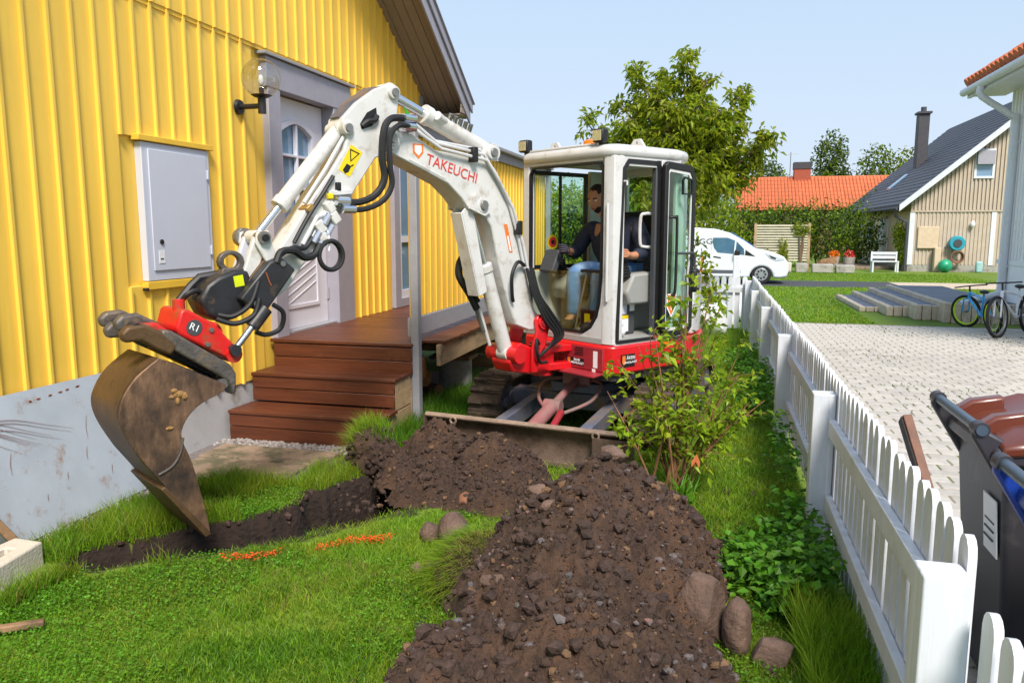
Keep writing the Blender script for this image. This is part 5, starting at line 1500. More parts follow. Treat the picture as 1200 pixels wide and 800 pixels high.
# ------------------------------------------------------------------ wheelie bins and leaning plank
M('bin_body', srgb(58, 56, 62), 0.42, var=0.12, scale=5, dirt=srgb(92, 88, 84), damt=.34)
M('bin_brown', srgb(104, 52, 36), 0.3, var=0.08, coat=.3)
M('bin_blue', srgb(26, 60, 150), 0.35, var=0.08)
M('bin_bar', srgb(70, 84, 100), 0.35, var=.1)
def wheelie(label, x0, y0, lidmat, sticker):
    b_ = thing('wheelie_bin', label, 'bin', (x0 + .35, y0, 0), 'wheelie bins behind the fence')
    x1 = x0 + .70
    w0, w1 = .215, .275
    body = MB()
    lo = [(x0 + .13, y0 - w0), (x1 - .06, y0 - w0), (x1 - .06, y0 + w0), (x0 + .13, y0 + w0)]
    hi = [(x0 + .06, y0 - w1), (x1, y0 - w1), (x1, y0 + w1), (x0 + .06, y0 + w1)]
    body.add([(x, y, .06) for x, y in lo] + [(x, y, .98) for x, y in hi], [(3, 2, 1, 0), (4, 5, 6, 7), (0, 1, 5, 4), (1, 2, 6, 5), (2, 3, 7, 6), (3, 0, 4, 7)])
    body.build('body', 'bin_body', b_, bev=.03, seg=3)
    trim_m = 'bin_body' if lidmat == 'bin_brown' else 'bin_blue'
    MB().span((x0 + .02, y0 - w1 - .02, .94), (x1 + .02, y0 + w1 + .02, 1.0)).build('rim', trim_m, b_, bev=.015)
    for s in (-1, 1):
        yy = y0 + s * (w1 - .03)
        MB().prism([(x0 + .10, .80), (x0 + .10, 1.0), (x0 - .03, 1.07), (x0 - .04, 1.03)], yy - .022, yy + .022, 'ac').build('handle_arm', trim_m, b_, bev=.01)
        MB().cyl((x0 + .16, y0 + s * .25, .10), (x0 + .16, y0 + s * .30, .10), .10, n=20).build('wheel', 'rubber', b_, bev=.01)
    MB().cyl((x0 - .015, y0 - w1 + .0, 1.055), (x0 - .015, y0 + w1 - .0, 1.055), .018, n=14).build('handle_bar', 'bin_bar', b_)
    for s in (-1, 1):
        MB().cyl((x0 - .015, y0 + s * (w1 - .05), 1.055), (x0 - .015, y0 + s * (w1 - .005), 1.055), .026, n=14).build('bar_sleeve', 'bin_body', b_)
    # lid: shallow tray with raised back, hinged at the bar
    lid = MB()
    X_ = [x0 + .04, x0 + .10, x0 + .17, x0 + .24, x1 - .1, x1 + .03, x1 + .05]
    Zm = [1.03, 1.06, 1.075, 1.10, 1.085, 1.04, .99]
    Ze = [1.01, 1.02, 1.025, 1.03, 1.03, 1.015, .985]
    vs_, fs = [], []
    for xx, zm, ze in zip(X_, Zm, Ze):
        for yy, zz in ((-w1 - .03, ze - .04), (-w1 - .03, ze), (-w1 * .72, zm), (-w1 * .5, zm - .018), (w1 * .5, zm - .018), (w1 * .72, zm), (w1 + .03, ze), (w1 + .03, ze - .04)):
            vs_.append((xx, y0 + yy, zz))
    for i in range(len(X_) - 1):
        for j in range(7):
            fs.append((i * 8 + j, i * 8 + j + 1, i * 8 + j + 9, i * 8 + j + 8))
    fs += [tuple(range(8)), tuple(range((len(X_) - 1) * 8, len(X_) * 8))]
    fs += [(i * 8, (i + 1) * 8, (i + 1) * 8 + 7, i * 8 + 7) for i in range(len(X_) - 1)]
    lid.add(vs_, fs)
    lo_ = lid.build('lid', lidmat, b_, bev=.012, seg=2)
    for s in (-1, 1):
        MB().prism([(x0 + .00, 1.035), (x0 + .06, 1.08), (x0 + .17, 1.10), (x0 + .17, 1.03), (x0 + .05, 1.0)], y0 + s * .13 - .03, y0 + s * .13 + .03, 'ac').build('hinge', lidmat, b_, bev=.012)
    if sticker:
        st = MB()
        st.add([(x0 + .094, y0 - .23, .80), (x0 + .094, y0 - .10, .80), (x0 + .110, y0 - .10, .62), (x0 + .110, y0 - .23, .62)], [(0, 1, 2, 3)])
        MB().box((x0 + .073, y0 - .15, .70), (.004, .13, .20), Matrix.Rotation(R(-4.5), 3, 'Y')).build('label', 'sticker_white', b_)
        for k in range(4):
            MB().box((x0 + .0695 + .003 * (k - 1) * 0, y0 - .15, .655 + k * .03), (.003, .09, .006)).build('label_print', 'dark_grey', b_)
    return b_
wheelie('black wheelie bin with a glossy brown lid behind the fence', .88, 3.04, 'bin_brown', True)
wheelie('black wheelie bin with a blue lid, nearest the camera', .82, 2.14, 'bin_blue', False)
M('plank_shade', srgb(52, 46, 46), .8, var=.4, scale=30, bump=.6)
pk_ = thing('wooden_plank', 'short brown plank with its shaded side painted dark, leaning behind the fence', 'plank', (.86, 3.6, 0))
MB().beam((1.10, 3.42, .0), (.93, 4.05, .80), .075, .04, up=(1, 0, 0)).build('wood', M('brown_plank', srgb(112, 70, 48), .6, var=.3, scale=12), pk_, bev=.003)
MB().beam((1.076, 3.42, .02), (.906, 4.05, .79), .062, .006, up=(1, 0, 0)).build('shaded_side', 'plank_shade', pk_)  # thin dark slab paints in the shade of the plank's left side
# ------------------------------------------------------------------ grass and plants
def blades(P, Hh, W, lean, Dir=None):
    """P (n,3), height, width, lean length -> V,F (3 triangles each)"""
    n = len(P)
    a_ = nrg.uniform(0, 2 * np.pi, n)
    side = np.stack([np.cos(a_), np.sin(a_), np.zeros(n)], 1)
    b_ = nrg.uniform(0, 2 * np.pi, n)
    ld = np.stack([np.cos(b_), np.sin(b_), np.zeros(n)], 1) * (lean * nrg.uniform(.2, 1.2, n))[:, None]
    if Dir is not None:
        ld = ld + Dir
    up = np.array([0, 0, 1.0])
    Hh = Hh[:, None]; W = W[:, None]
    m = P + up * Hh * .55 + ld * .30
    t = P + up * Hh + ld
    V = np.stack([P - side * W * .5, P + side * W * .5, m + side * W * .38, m - side * W * .38, t], 1).reshape(-1, 3)
    i = np.arange(n)[:, None] * 5
    F = np.concatenate([i + np.array([[0, 1, 2]]), i + np.array([[0, 2, 3]]), i + np.array([[3, 2, 4]])], 1).reshape(-1, 3)
    return V, F
leaf_mat('grass', (.17, .35, .018), .45, .5, .45, (.36, .39, .035))
leaf_mat('grass_deep', (.075, .20, .012), .4, .45, .45, (.16, .28, .015))
leaf_mat('grass_dry', (.24, .19, .05), .4, .3, .6, (.10, .15, .015))
leaf_mat('clover', (.11, .30, .018), .35, .4, .45, (.17, .30, .025))
def free(x, y):
    """where lawn grows"""
    ok = trench_mask(x, y) > 1.13
    ok &= heap_f(x, y) < .012
    ok &= spoil_f(x, y) < .012
    ok &= ~((x < -2.50) & (y > 5.30)) | ((x > -2.55) & (y > 6.3))
    ok &= ~((x < -2.68) & (y > 4.50) & (y < 5.4))
    ok &= x > -3.47
    ok &= ~((x < -3.1) & (y < 3.1) & (x > -3.5))
    return ok
def scatter(n, x0, x1, y0, y1, power=1.0):
    u = nrg.random(n) ** power
    return nrg.uniform(x0, x1, n), y0 + (y1 - y0) * u
def lawn(name, label, n, box, hmin, hmax, mat, wid=.0042, power=1.0, lean=1.0, keep=None):
    x, y = scatter(n, *box, power)
    k = free(x, y)
    if keep is not None:
        k &= keep(x, y)
    x, y = x[k], y[k]
    patch = fbm(x * 1.6, y * 1.6, 3)
    hh = (hmin + (hmax - hmin) * nrg.random(len(x)) ** 1.5) * (.55 + .9 * patch)
    P = np.stack([x, y, ground_z(x, y) - .004], 1)
    V, F = blades(P, hh, wid * nrg.uniform(.6, 1.3, len(x)), hh * lean)
    o = big_mesh(name, V, F, mat)
    return tag(o, label, 'grass', kind='stuff')
lawn('lawn_grass', 'short bright lawn grass across the foreground', 150000, (-3.45, .62, 1.75, 4.6), .02, .055, 'grass', .0045, 1.15)
lawn('lawn_grass', 'deeper green grass blades mixed through the lawn', 120000, (-3.45, .62, 1.75, 4.8), .02, .055, 'grass_deep', .005, 1.1, 1.0, lambda x, y: fbm(x * 1.2 + 21, y * 1.2, 3) > .45)
lawn('lawn_grass', 'dry straw coloured blades scattered through the lawn', 30000, (-3.45, .62, 1.75, 4.8), .02, .055, 'grass_dry', .0045, 1.1, 1.2, lambda x, y: fbm(x * 1.5 + 4, y * 1.5, 3) > .49)
lawn('lawn_grass', 'lawn grass around and behind the excavator', 90000, (-2.5, .62, 4.5, 14.5), .03, .08, 'grass', .007, 1.5)
def tall(x, y):
    edge = (trench_mask(x, y) < 2.6) & (y > 3.2 + (x + 3.0) * .75)
    wallside = (x < -2.55) & (y > 3.2) & (y < 4.55)
    return (edge | wallside | ((x < -3.0) & (y < 3.6))) & (fbm(x * 3, y * 3, 2) > .38)
lawn('long_grass', 'uncut longer grass between the trench and the metal sheet', 60000, (-3.46, -2.0, 2.6, 4.9), .06, .17, 'grass', .0045, 1, .55, tall)
lawn('long_grass', 'dry straw coloured blades in the long grass by the wall', 9000, (-3.46, -2.0, 2.6, 4.9), .06, .17, 'grass_dry', .004, 1, .7, tall)
lawn('long_grass', 'dark long grass beside the grey post and blade', 22000, (-2.6, -1.6, 5.3, 8.2), .08, .2, 'grass_deep', .006, 1, .5)
lawn('long_grass', 'long grass tufts along the bottom of the white fence', 16000, (.25, .62, 1.9, 3.5), .08, .26, 'grass', .0045, 1, .5, lambda x, y: (x > .36 + .1 * fbm(y * 3, y, 2)))
# clover leaflets in the lawn
x, y = scatter(52000, -3.3, .5, 1.8, 4.4, 1.1)
k = free(x, y) & (fbm(x * 1.7 + 9, y * 1.7, 3) > .47)
x, y = x[k], y[k]
P = np.stack([x, y, ground_z(x, y) + nrg.uniform(.012, .045, len(x))], 1)
D = rand_dirs(len(P)); D[:, 2] *= .25
V, F = leaves(P, D, nrg.uniform(.009, .017, len(P)), nrg.uniform(.009, .015, len(P)), .1)
tag(big_mesh('clover', V, F, 'clover'), 'low clover leaves spread through the foreground lawn', 'clover', kind='stuff')
# grass on the two turf clods
def turf_grass(parent, c, r, n, hmax, mat, d=None, zmin=.0):
    q = rand_dirs(n)
    q = q[q[:, 2] > zmin]
    P = np.array(c) + q * np.array(r)
    dr = q * np.array([1, 1, 0]) * .035 + nrg.normal(0, .03, q.shape) * np.array([1, 1, .2]) + (np.array(d) if d is not None else 0)
    hh = nrg.uniform(.03, hmax, len(P))
    V, F = blades(P, hh * (.25 + .75 * np.clip(q[:, 2], 0, 1)), np.full(len(P), .0042), hh * .4, dr - np.stack([np.zeros(len(P)), np.zeros(len(P)), np.clip(.6 - q[:, 2], 0, 1) * hh * .8], 1))
    tag(big_mesh('grass', V, F, mat, parent), kind='stuff')
turf_grass(turf, (-2.31, 4.96, .16), (.18, .16, .18), 2800, .13, 'grass', (-.03, 0, 0), .1)
turf_grass(turf, (-2.40, 4.97, .10), (.16, .14, .18), 900, .12, 'grass_dry', (-.04, 0, -.02), -.1)
turf_grass(sod, (-1.09, 3.42, .075), (.18, .31, .15), 3800, .065, 'grass', (-.05, -.03, -.02), .05)
turf_grass(sod, (-1.02, 3.36, .09), (.16, .26, .16), 2300, .08, 'grass_dry', (-.02, -.03, -.03), .0)
# sprayed marking line
M('marker_paint', srgb(232, 84, 24), .7, var=.25, scale=30)
for x, lab_ in ((nrg.uniform(-2.42, -2.16, 260), 'shorter orange sprayed mark nearest the bucket tip'), (nrg.uniform(-2.0, -1.66, 330), 'longer orange sprayed mark nearer the soil heaps')):
  y = 3.305 + (x + 2.40) * .655 + nrg.normal(0, .018, len(x)) + .02 * np.sin(x * 23)
  P = np.stack([x, y, ground_z(x, y) + nrg.uniform(.012, .045, len(x))], 1)
  V, F = leaves(P, rand_dirs(len(P)) * np.array([1, 1, .3]), nrg.uniform(.008, .018, len(P)), .008)
  tag(big_mesh('marking_line', V, F, 'marker_paint'), lab_, 'marking', 'sprayed marks on the lawn', kind='stuff')
# the leafy bush in front of the cab
leaf_mat('bush_leaf', (.28, .42, .022), .45, .5, .4, (.44, .46, .035))
leaf_mat('bush_leaf_dark', (.20, .33, .02), .4, .5, .4, (.18, .26, .02))
M('twig', srgb(128, 92, 62), .8, var=.25, scale=30)
def bush(root, stems, tips, nl, leafL, lm, wob=.05, spread=.10):
    st = MB()
    PP, DD = [], []
    for k in range(stems):
        bx0 = Vector(root) + Vector((rng.gauss(0, .05), rng.gauss(0, .05), 0))
        tip = Vector(tips[k % len(tips)]) + Vector((rng.gauss(0, wob), rng.gauss(0, wob), rng.gauss(0, wob)))
        mid = bx0.lerp(tip, .45) + Vector((rng.gauss(0, .04), rng.gauss(0, .04), .06))
        r0 = .011 * rng.uniform(.6, 1.1)
        st.tube([bx0, mid, tip], [r0, r0 * .7, .002], 5, 6)
        for j in range(7):
            t = rng.uniform(.35, 1)
            p = bx0.lerp(mid, t * 2) if t < .5 else mid.lerp(tip, t * 2 - 1)
            d = Vector((rng.gauss(0, 1), rng.gauss(0, 1), rng.gauss(.2, .6))).normalized() * rng.uniform(.08, .24) * (1.2 - t * .5)
            st.tube([p, p + d * .6 + Vector((0, 0, .02)), p + d], [.0035, .0025, .001], 4)
            for q in range(nl):
                u = rng.uniform(.1, 1.1)
                PP.append(p + d * u + Vector((rng.gauss(0, spread * .22), rng.gauss(0, spread * .22), rng.gauss(0, spread * .2))))
                DD.append(d.normalized() * .6 + Vector((rng.gauss(0, .6), rng.gauss(0, .6), rng.gauss(.05, .5))))
    return st, np.array([tuple(p) for p in PP]), np.array([tuple(p) for p in DD])
bsh = thing('garden_bush', 'airy yellow-green leafy bush growing in front of the cab', 'bush', (-.20, 4.88, 0))
tips = [(-.62, 4.80, .66), (-.15, 4.95, 1.22), (-.42, 4.9, 1.02), (-.32, 4.85, 1.12), (-.12, 4.9, 1.22), (.0, 5.0, 1.32), (.06, 4.95, 1.26), (.20, 4.9, .85), (.30, 4.85, .75), (.15, 4.8, .62), (-.05, 4.75, .70), (-.30, 4.75, .72), (.05, 5.05, 1.02), (.28, 5.0, 1.05), (-.55, 4.95, .80), (.33, 4.95, .6)]
st, P, D = bush((-.20, 4.88, 0), 22, tips, 12, .04, None)
st.build('stems', 'twig', bsh, angle=60)
V, F = leaves(P, D, nrg.uniform(.04, .078, len(P)), nrg.uniform(.022, .040, len(P)), .18, .15)
h = len(V) // 4 * 3 // 4 * 4
kf = int(len(P) * .7)
big_mesh('foliage', V[:kf * 4], F[:kf * 2], 'bush_leaf', bsh)
big_mesh('foliage', V[kf * 4:], F[kf * 2:] - kf * 4, 'bush_leaf_dark', bsh)
fl = MB()
for k in range(6):
    p = Vector((-.06, 4.70, .36))
    d = Vector((rng.gauss(0, .3), rng.gauss(0, .3), -1)).normalized()
    fl.add([p, p + d * .05 + Vector((.012, 0, 0)), p + d * .085, p + d * .05 - Vector((.012, 0, 0))], [(0, 1, 2, 3)])
fl.build('wilted_leaf', M('wilted', srgb(176, 96, 52), .8), bsh)
# ground cover along the fence
leaf_mat('cover_leaf', (.08, .24, .014), .4, .4, .4, (.13, .26, .02))
PP, DD = [], []
for k in range(900):
    x, y = rng.uniform(.12, .56), 3.35 + 6.5 * rng.random() ** 1.5
    if vnoise(np.array(x * 3.0), np.array(y * 1.3)) < .30 + .35 * (x < .27) or abs(y - 4.2) < .06: continue
    hgt = rng.uniform(.06, .20) + (.10 if x > .4 else 0) + (.08 if y > 5 else 0)
    for q in range(11):
        PP.append((x + rng.gauss(0, .045), y + rng.gauss(0, .05), hgt * rng.uniform(.35, 1.1)))
        DD.append((rng.gauss(0, 1), rng.gauss(0, 1), rng.gauss(0, .3)))
P, D = np.array(PP), np.array(DD)
V, F = leaves(P, D, nrg.uniform(.035, .065, len(P)), nrg.uniform(.028, .045, len(P)), .12, .12)
tag(big_mesh('ground_cover', V, F, 'cover_leaf'), 'dark green leafy ground cover along the foot of the white fence', 'ground cover', kind='stuff')
# bulb leaves by the bush foot
bl = thing('leafy_plant', 'low plant with long strap leaves at the foot of the bush', 'plant', (-.12, 4.72, 0))
P = np.array([[-.14, 4.68, .0]] * 70) + nrg.normal(0, .035, (70, 3)) * np.array([1, 1, 0])
V, F = blades(P, nrg.uniform(.1, .26, 70), np.full(70, .022), np.full(70, .14))
big_mesh('leaf', V, F, 'cover_leaf', bl)
# ------------------------------------------------------------------ trees and hedges
leaf_mat('tree_leaf', (.32, .40, .02), .45, .6, .4, (.42, .40, .04))
leaf_mat('tree_leaf_deep', (.20, .30, .018), .45, .55, .4, (.16, .23, .02))
leaf_mat('hedge_leaf', (.17, .27, .016), .45, .55, .45, (.36, .38, .03))
leaf_mat('dark_leaf', (.022, .055, .016), .5, .25, .5, (.04, .085, .02))
leaf_mat('pine_leaf', (.07, .11, .03), .4, .3, .5, (.12, .13, .03))
M('tree_bark', srgb(112, 92, 72), .9, var=.3, scale=20, bump=.6)
def fruit_tree(label, root, fork, tips, nleaf, L):
    t = thing('broadleaf_tree', label, 'tree', root)
    tr = MB()
    root, fork = Vector(root), Vector(fork)
    tr.tube([root, root.lerp(fork, .5) + Vector((.03, .02, 0)), fork], [.11, .09, .075], 9, 4)
    PP, DD = [], []
    for tip, dens in tips:
        tip = Vector(tip)
        mid = fork.lerp(tip, .5) + Vector((rng.gauss(0, .12), rng.gauss(0, .12), .12))
        tr.tube([fork, mid, tip], [.045, .024, .004], 6, 6)
        n = int(26 * dens)
        for j in range(n):
            u = .34 + .68 * (j + rng.random()) / n
            p = fork.lerp(mid, u * 2) if u < .5 else mid.lerp(tip, min(u, 1.0) * 2 - 1)
            rad = (.60 * (1.12 - u) + .10)
            d = Vector((rng.gauss(0, 1), rng.gauss(0, 1), rng.gauss(.1, .7))).normalized() * rad * rng.uniform(.4, 1.1)
            tr.tube([p, p + d * .55 + Vector((0, 0, .04)), p + d], [.008, .005, .0015], 4)
            for q in range(nleaf):
                w_ = rng.uniform(.25, 1.08)
                PP.append(p + d * w_ + Vector((rng.gauss(0, .05), rng.gauss(0, .05), rng.gauss(0, .05))))
                DD.append(d.normalized() * .5 + Vector((rng.gauss(0, .5), rng.gauss(0, .5), rng.gauss(-.35, .45))))
    tr.build('trunk', 'tree_bark', t, angle=60)
    P, D = np.array([tuple(p) for p in PP]), np.array([tuple(p) for p in DD])
    ix = nrg.permutation(len(P))
    P, D = P[ix], D[ix]
    V, F = leaves(P, D, nrg.uniform(L * .7, L * 1.3, len(P)), L * .42, .2, .2)
    k = int(len(P) * .7)
    big_mesh('crown', V[:k * 4], F[:k * 2], 'tree_leaf', t)
    big_mesh('crown', V[k * 4:], F[k * 2:] - k * 4, 'tree_leaf_deep', t)
    return t
TT = []
for (px_, py_, Y_, dens) in [(682, 138, 12.4, .55), (744, 78, 12.2, 1.1), (806, 62, 12.0, 1.3), (770, 105, 11.6, 1.2), (730, 165, 11.6, .8), (870, 105, 12.3, 1.1), (905, 158, 12.0, 1.1), (842, 130, 11.5, 1.2), (820, 115, 12.7, 1.3), (765, 160, 12.8, 1.2), (800, 190, 11.2, 1.4), (880, 195, 12.2, .7), (760, 230, 11.5, 1.1), (720, 215, 12.6, 1.0), (860, 180, 12.6, 1.3), (760, 265, 11.6, 1.0), (800, 130, 11.5, 1.3), (780, 85, 12.1, 1.0), (722, 120, 12.3, .9), (712, 160, 11.9, .9), (735, 140, 11.4, 1.0), (862, 142, 11.8, 1.1), (890, 172, 12.5, 1.0), (755, 120, 12.6, 1.1), (830, 90, 11.9, .9), (745, 290, 12.2, 1.0)]:
    # tip from a viewing direction and its own distance in the garden
    c_, s_ = math.cos(R(14.516)), math.sin(R(14.516))
    th = R(8.13)
    d = Vector((-s_ * math.cos(th), c_ * math.cos(th), -math.sin(th))) * 910 + Vector((c_, s_, 0)) * (px_ - 600) - Vector((-s_ * math.sin(th), c_ * math.sin(th), math.cos(th))) * (py_ - 400)
    TT.append((Vector((0, 0, 1.7)) + d * (Y_ / d.y), dens))
fruit_tree('tall cherry tree with yellow-green leaves behind the cab', (-.55, 12.1, 0), (-.55, 12.0, 1.75), TT, 27, .112)

def leaf_mass(name, label, cat, loc, blobs, n, L, mats, stem=None, group=None, flat=1.0):
    """foliage spread through a union of uneven ellipsoids, thinner in the middle, with stems inside"""
    t = thing(name, label, cat, loc, group)
    PP = []
    tot = sum(b_[3] * b_[4] * b_[5] for b_ in blobs) ** 1.0
    for (cx, cy, cz, rx, ry, rz) in blobs:
        m = int(n * rx * ry * rz / tot)
        q = rand_dirs(m)
        rr = nrg.random(m) ** .35
        ph = np.array([mnoise.noise(Vector((a_ * 1.7 + cx, b_ * 1.7 + cy, c2 * 1.7 + cz))) for a_, b_, c2 in q])
        ph2 = np.array([mnoise.noise(Vector((a_ * 5 + cx, b_ * 5 + cy, c2 * 5 + cz))) for a_, b_, c2 in q])
        rr = rr * (1 + .38 * ph + .22 * ph2)
        PP.append(np.array([cx, cy, cz]) + q * rr[:, None] * np.array([rx, ry, rz]))
    P = np.concatenate(PP)
    P = P[P[:, 2] > .03]
    P = P[nrg.permutation(len(P))]
    D = rand_dirs(len(P), -.1)
    V, F = leaves(P, D, nrg.uniform(L * .7, L * 1.3, len(P)), L * .55, .2, .15)
    k = int(len(P) * .65)
    big_mesh('crown', V[:k * 4], F[:k * 2], mats[0], t)
    big_mesh('crown', V[k * 4:], F[k * 2:] - k * 4, mats[1], t)
    sm = MB()
    for (cx, cy, cz, rx, ry, rz) in blobs:
        for j in range(3):
            sm.tube([(cx + rng.gauss(0, rx * .1), cy, 0), (cx + rng.gauss(0, rx * .2), cy, cz * .6), (cx + rng.gauss(0, rx * .4), cy + rng.gauss(0, ry * .3), cz + rz * .5)], [.05, .035, .01], 5)
    so_ = sm.build('trunk', 'tree_bark', t, angle=60)
    if len(blobs) > 1: tag(so_, kind='stuff')
    return t
leaf_mass('garden_shrub', 'pale green broad-leaved shrub seen through the cab window', 'shrub', (-1.7, 10.9, 0), [(-1.75, 10.9, .75, .6, .5, .75), (-1.1, 11.1, .7, .55, .5, .7), (-.5, 11.3, .9, .6, .4, .8)], 2600, .11, ('hedge_leaf', 'tree_leaf'))
leaf_mass('garden_shrub', 'dark evergreen shrub standing behind the pale shrub and cab', 'shrub', (-1.7, 12.8, 0), [(-2.0, 12.8, 1.1, .9, .6, 1.2), (-1.2, 13.0, 1.0, .7, .5, 1.1)], 6500, .07, ('dark_leaf', 'dark_leaf'))
leaf_mass('garden_shrub', 'tall yellow-green shrub far behind the cab roof edge', 'shrub', (-3.4, 16.5, 0), [(-3.6, 16.5, 1.4, 1.5, .8, 1.4), (-2.0, 17.0, 1.3, 1.3, .8, 1.2)], 7000, .10, ('tree_leaf', 'hedge_leaf'))
leaf_mass('hedge', 'bright green hedge behind the white van', 'hedge', (-1, 31, 0), [(-5.5, 31.5, 1.6, 2.6, 1.0, 1.9), (-2.3, 31.4, 1.7, 2.2, 1.0, 2.1), (-.3, 31.2, 1.5, 1.5, .9, 1.9)], 16000, .15, ('hedge_leaf', 'tree_leaf'))
leaf_mass('hedge', 'darker green hedge between the slatted screen and the grey roof', 'hedge', (4.8, 39, 0), [(1.2, 38, 1.6, 1.5, 1.0, 1.5), (2.9, 38.5, 1.5, 1.5, 1.0, 1.5), (4.7, 39.3, 1.6, 1.5, 1.0, 1.5), (6.6, 40.5, 1.4, 1.3, 1.0, 1.5), (8.0, 48.0, 1.7, 1.4, 1, 2.0)], 13000, .17, ('tree_leaf_deep', 'dark_leaf'))
leaf_mass('hedge', 'long green hedge far behind the yellow screen', 'hedge', (-12, 34, 0), [(-20, 34, 1.6, 5, 1.2, 2.0), (-12, 34, 1.8, 5, 1.2, 2.2)], 9000, .22, ('tree_leaf_deep', 'hedge_leaf'))
def far_tree(label, x, y, h, r_, mats, n=2600, L=.45):
    return leaf_mass('far_tree', label, 'tree', (x, y, 0), [(x, y, h * .72, r_, r_, h * .26), (x + r_ * .4, y, h * .52, r_ * .9, r_, h * .2), (x - r_ * .5, y, h * .5, r_ * .8, r_, h * .18)], n, L, mats, group='trees on the skyline')
far_tree('tall pine standing just right of the brick chimney', 11.9, 92, 12.6, 1.9, ('pine_leaf', 'tree_leaf_deep'))
far_tree('round tree on the skyline left of the brick chimney', 5.4, 92, 9.6, 2.2, ('pine_leaf', 'hedge_leaf'))
far_tree('bushy tree above the right end of the red roof', 17.2, 95, 11.0, 2.4, ('hedge_leaf', 'pine_leaf'))
far_tree('yellowing tree beside the grey roof on the skyline', 20.6, 95, 10.8, 2.0, ('tree_leaf', 'pine_leaf'))
leaf_mass('far_wood', 'low band of woodland along the horizon', 'woodland', (20, 150, 0), [(-60 + k * 16, 150 + rng.uniform(-8, 8), 4.5, 10, 5, rng.uniform(5, 7)) for k in range(14)], 9000, 1.3, ('pine_leaf', 'tree_leaf_deep'))
bpy.data.objects['far_wood']['kind'] = 'stuff'
# blades standing out of the far lawns
x, y = nrg.uniform(-2, 9, 60000), 15.3 + nrg.random(60000) ** 1.3 * 18
k = ~((y > 25.0) & (y < 28.2)) & ~((x > 2.9) & (y < 21)) & (x > -.2 - .0 * y)
x, y = x[k], y[k]
V, F = blades(np.stack([x, y, np.zeros(len(x))], 1), nrg.uniform(.02, .06, len(x)), np.full(len(x), .02), np.full(len(x), .03))
tag(big_mesh('far_lawn_grass', V, F, 'grass'), 'sunlit lawn grass beyond the paved yard', 'grass', kind='stuff')

# ------------------------------------------------------------------ van
M('van_white', srgb(224, 228, 236), .25, var=.02, coat=.5)
M('van_grey', srgb(84, 88, 96), .6)
M('tyre', srgb(28, 28, 30), .8, var=.2)
M('rim_silver', srgb(176, 180, 186), .35, .6, var=.1)
M('head_lamp', srgb(196, 206, 220), .1, var=.1)
van = thing('delivery_van', 'white delivery van parked on the driveway behind the lawn', 'van', (0, 26.8, 0))
VX = -2.15
def VN(x, y, z): return (VX + x, 25.95 + y, z)
prof_v = [(.02, .30), (.0, .55), (.02, 1.25), (.10, 1.62), (.22, 1.74), (.6, 1.79), (1.6, 1.79), (2.2, 1.74), (2.62, 1.62), (3.05, 1.38), (3.42, 1.13), (3.95, 1.02), (4.28, .88), (4.42, .70), (4.45, .45), (4.40, .24), (4.2, .20)]
def wheel_cut(cx, r_=.36, n=9): return [(cx + r_ * math.cos(math.pi * k / n), .20 + r_ * 1.02 * math.sin(math.pi * k / n)) for k in range(n + 1)]
outline = prof_v + wheel_cut(3.62) + wheel_cut(.86) + [(.3, .20)]
body_v = MB(VN).prism(outline, 0, 1.78).build('body', 'van_white', van, bev=.07, seg=4)
def vside(poly, y0, y1, nm, mat, par=None, bev=.0): return MB(VN).prism(poly, y0, y1).build(nm, mat, par or van, bev=bev)
M('van_glass', srgb(74, 112, 140), .05, var=.35, scale=1.5, spec=.9)
vside([(2.10, 1.47), (2.08, 1.35), (2.14, 1.14), (2.25, 1.0), (2.75, .955), (2.78, 1.38), (2.55, 1.47)], -.006, .01, 'side_window', 'van_glass')
vside([(2.80, .955), (3.08, .925), (3.06, 1.12), (2.83, 1.355)], -.006, .01, 'side_window', 'van_glass')
vside([(3.10, .92), (3.42, .88), (3.11, 1.09)], -.006, .01, 'quarter_panel', 'black_trim')
vside([(2.05, .93), (2.055, .93), (2.055, 1.5), (2.05, 1.5)], -.004, .01, 'door_gap', 'van_grey')
vside([(.12, .34), (2.98, .34), (2.98, .44), (.12, .46)], -.012, .01, 'side_moulding', 'van_grey')
vside([(2.12, .86), (2.36, .82), (2.36, .85), (2.14, .885)], -.02, .01, 'door_handle', 'black_trim')
vside([(1.62, .88), (1.82, .86), (1.82, .89), (1.62, .905)], -.02, .01, 'door_handle', 'black_trim')
MB(VN).box((2.86, -.10, 1.0), (.16, .18, .17)).build('wing_mirror', 'black_trim', van, bev=.03)
ws = MB(VN)
ws.add([(2.66, .12, 1.615), (3.40, .10, 1.150), (3.40, 1.68, 1.150), (2.66, 1.66, 1.615), (2.65, .12, 1.60), (3.38, .10, 1.13), (3.38, 1.68, 1.13), (2.65, 1.66, 1.60)], [(0, 1, 2, 3), (7, 6, 5, 4), (0, 4, 5, 1), (1, 5, 6, 2), (2, 6, 7, 3), (3, 7, 4, 0)])
for i in range(8):
    pass
ws.v = [(p[0] + .02, p[1], p[2] + .025) for p in ws.v]
ws.build('windscreen', M('van_screen', srgb(70, 120, 190), .05, var=.2), van)
vside([(3.70, 1.0), (4.26, .84), (4.30, .78), (4.05, .74), (3.86, .82)], -.012, .02, 'headlight', 'head_lamp', None, .01)
vside([(3.82, .93), (4.05, .84), (4.03, .79), (3.90, .83)], -.016, .02, 'headlight_unit', 'dark_pane')
MB(VN).span((4.36, .25, .30), (4.462, 1.5, .52)).build('grille', 'black_trim', van, bev=.02)
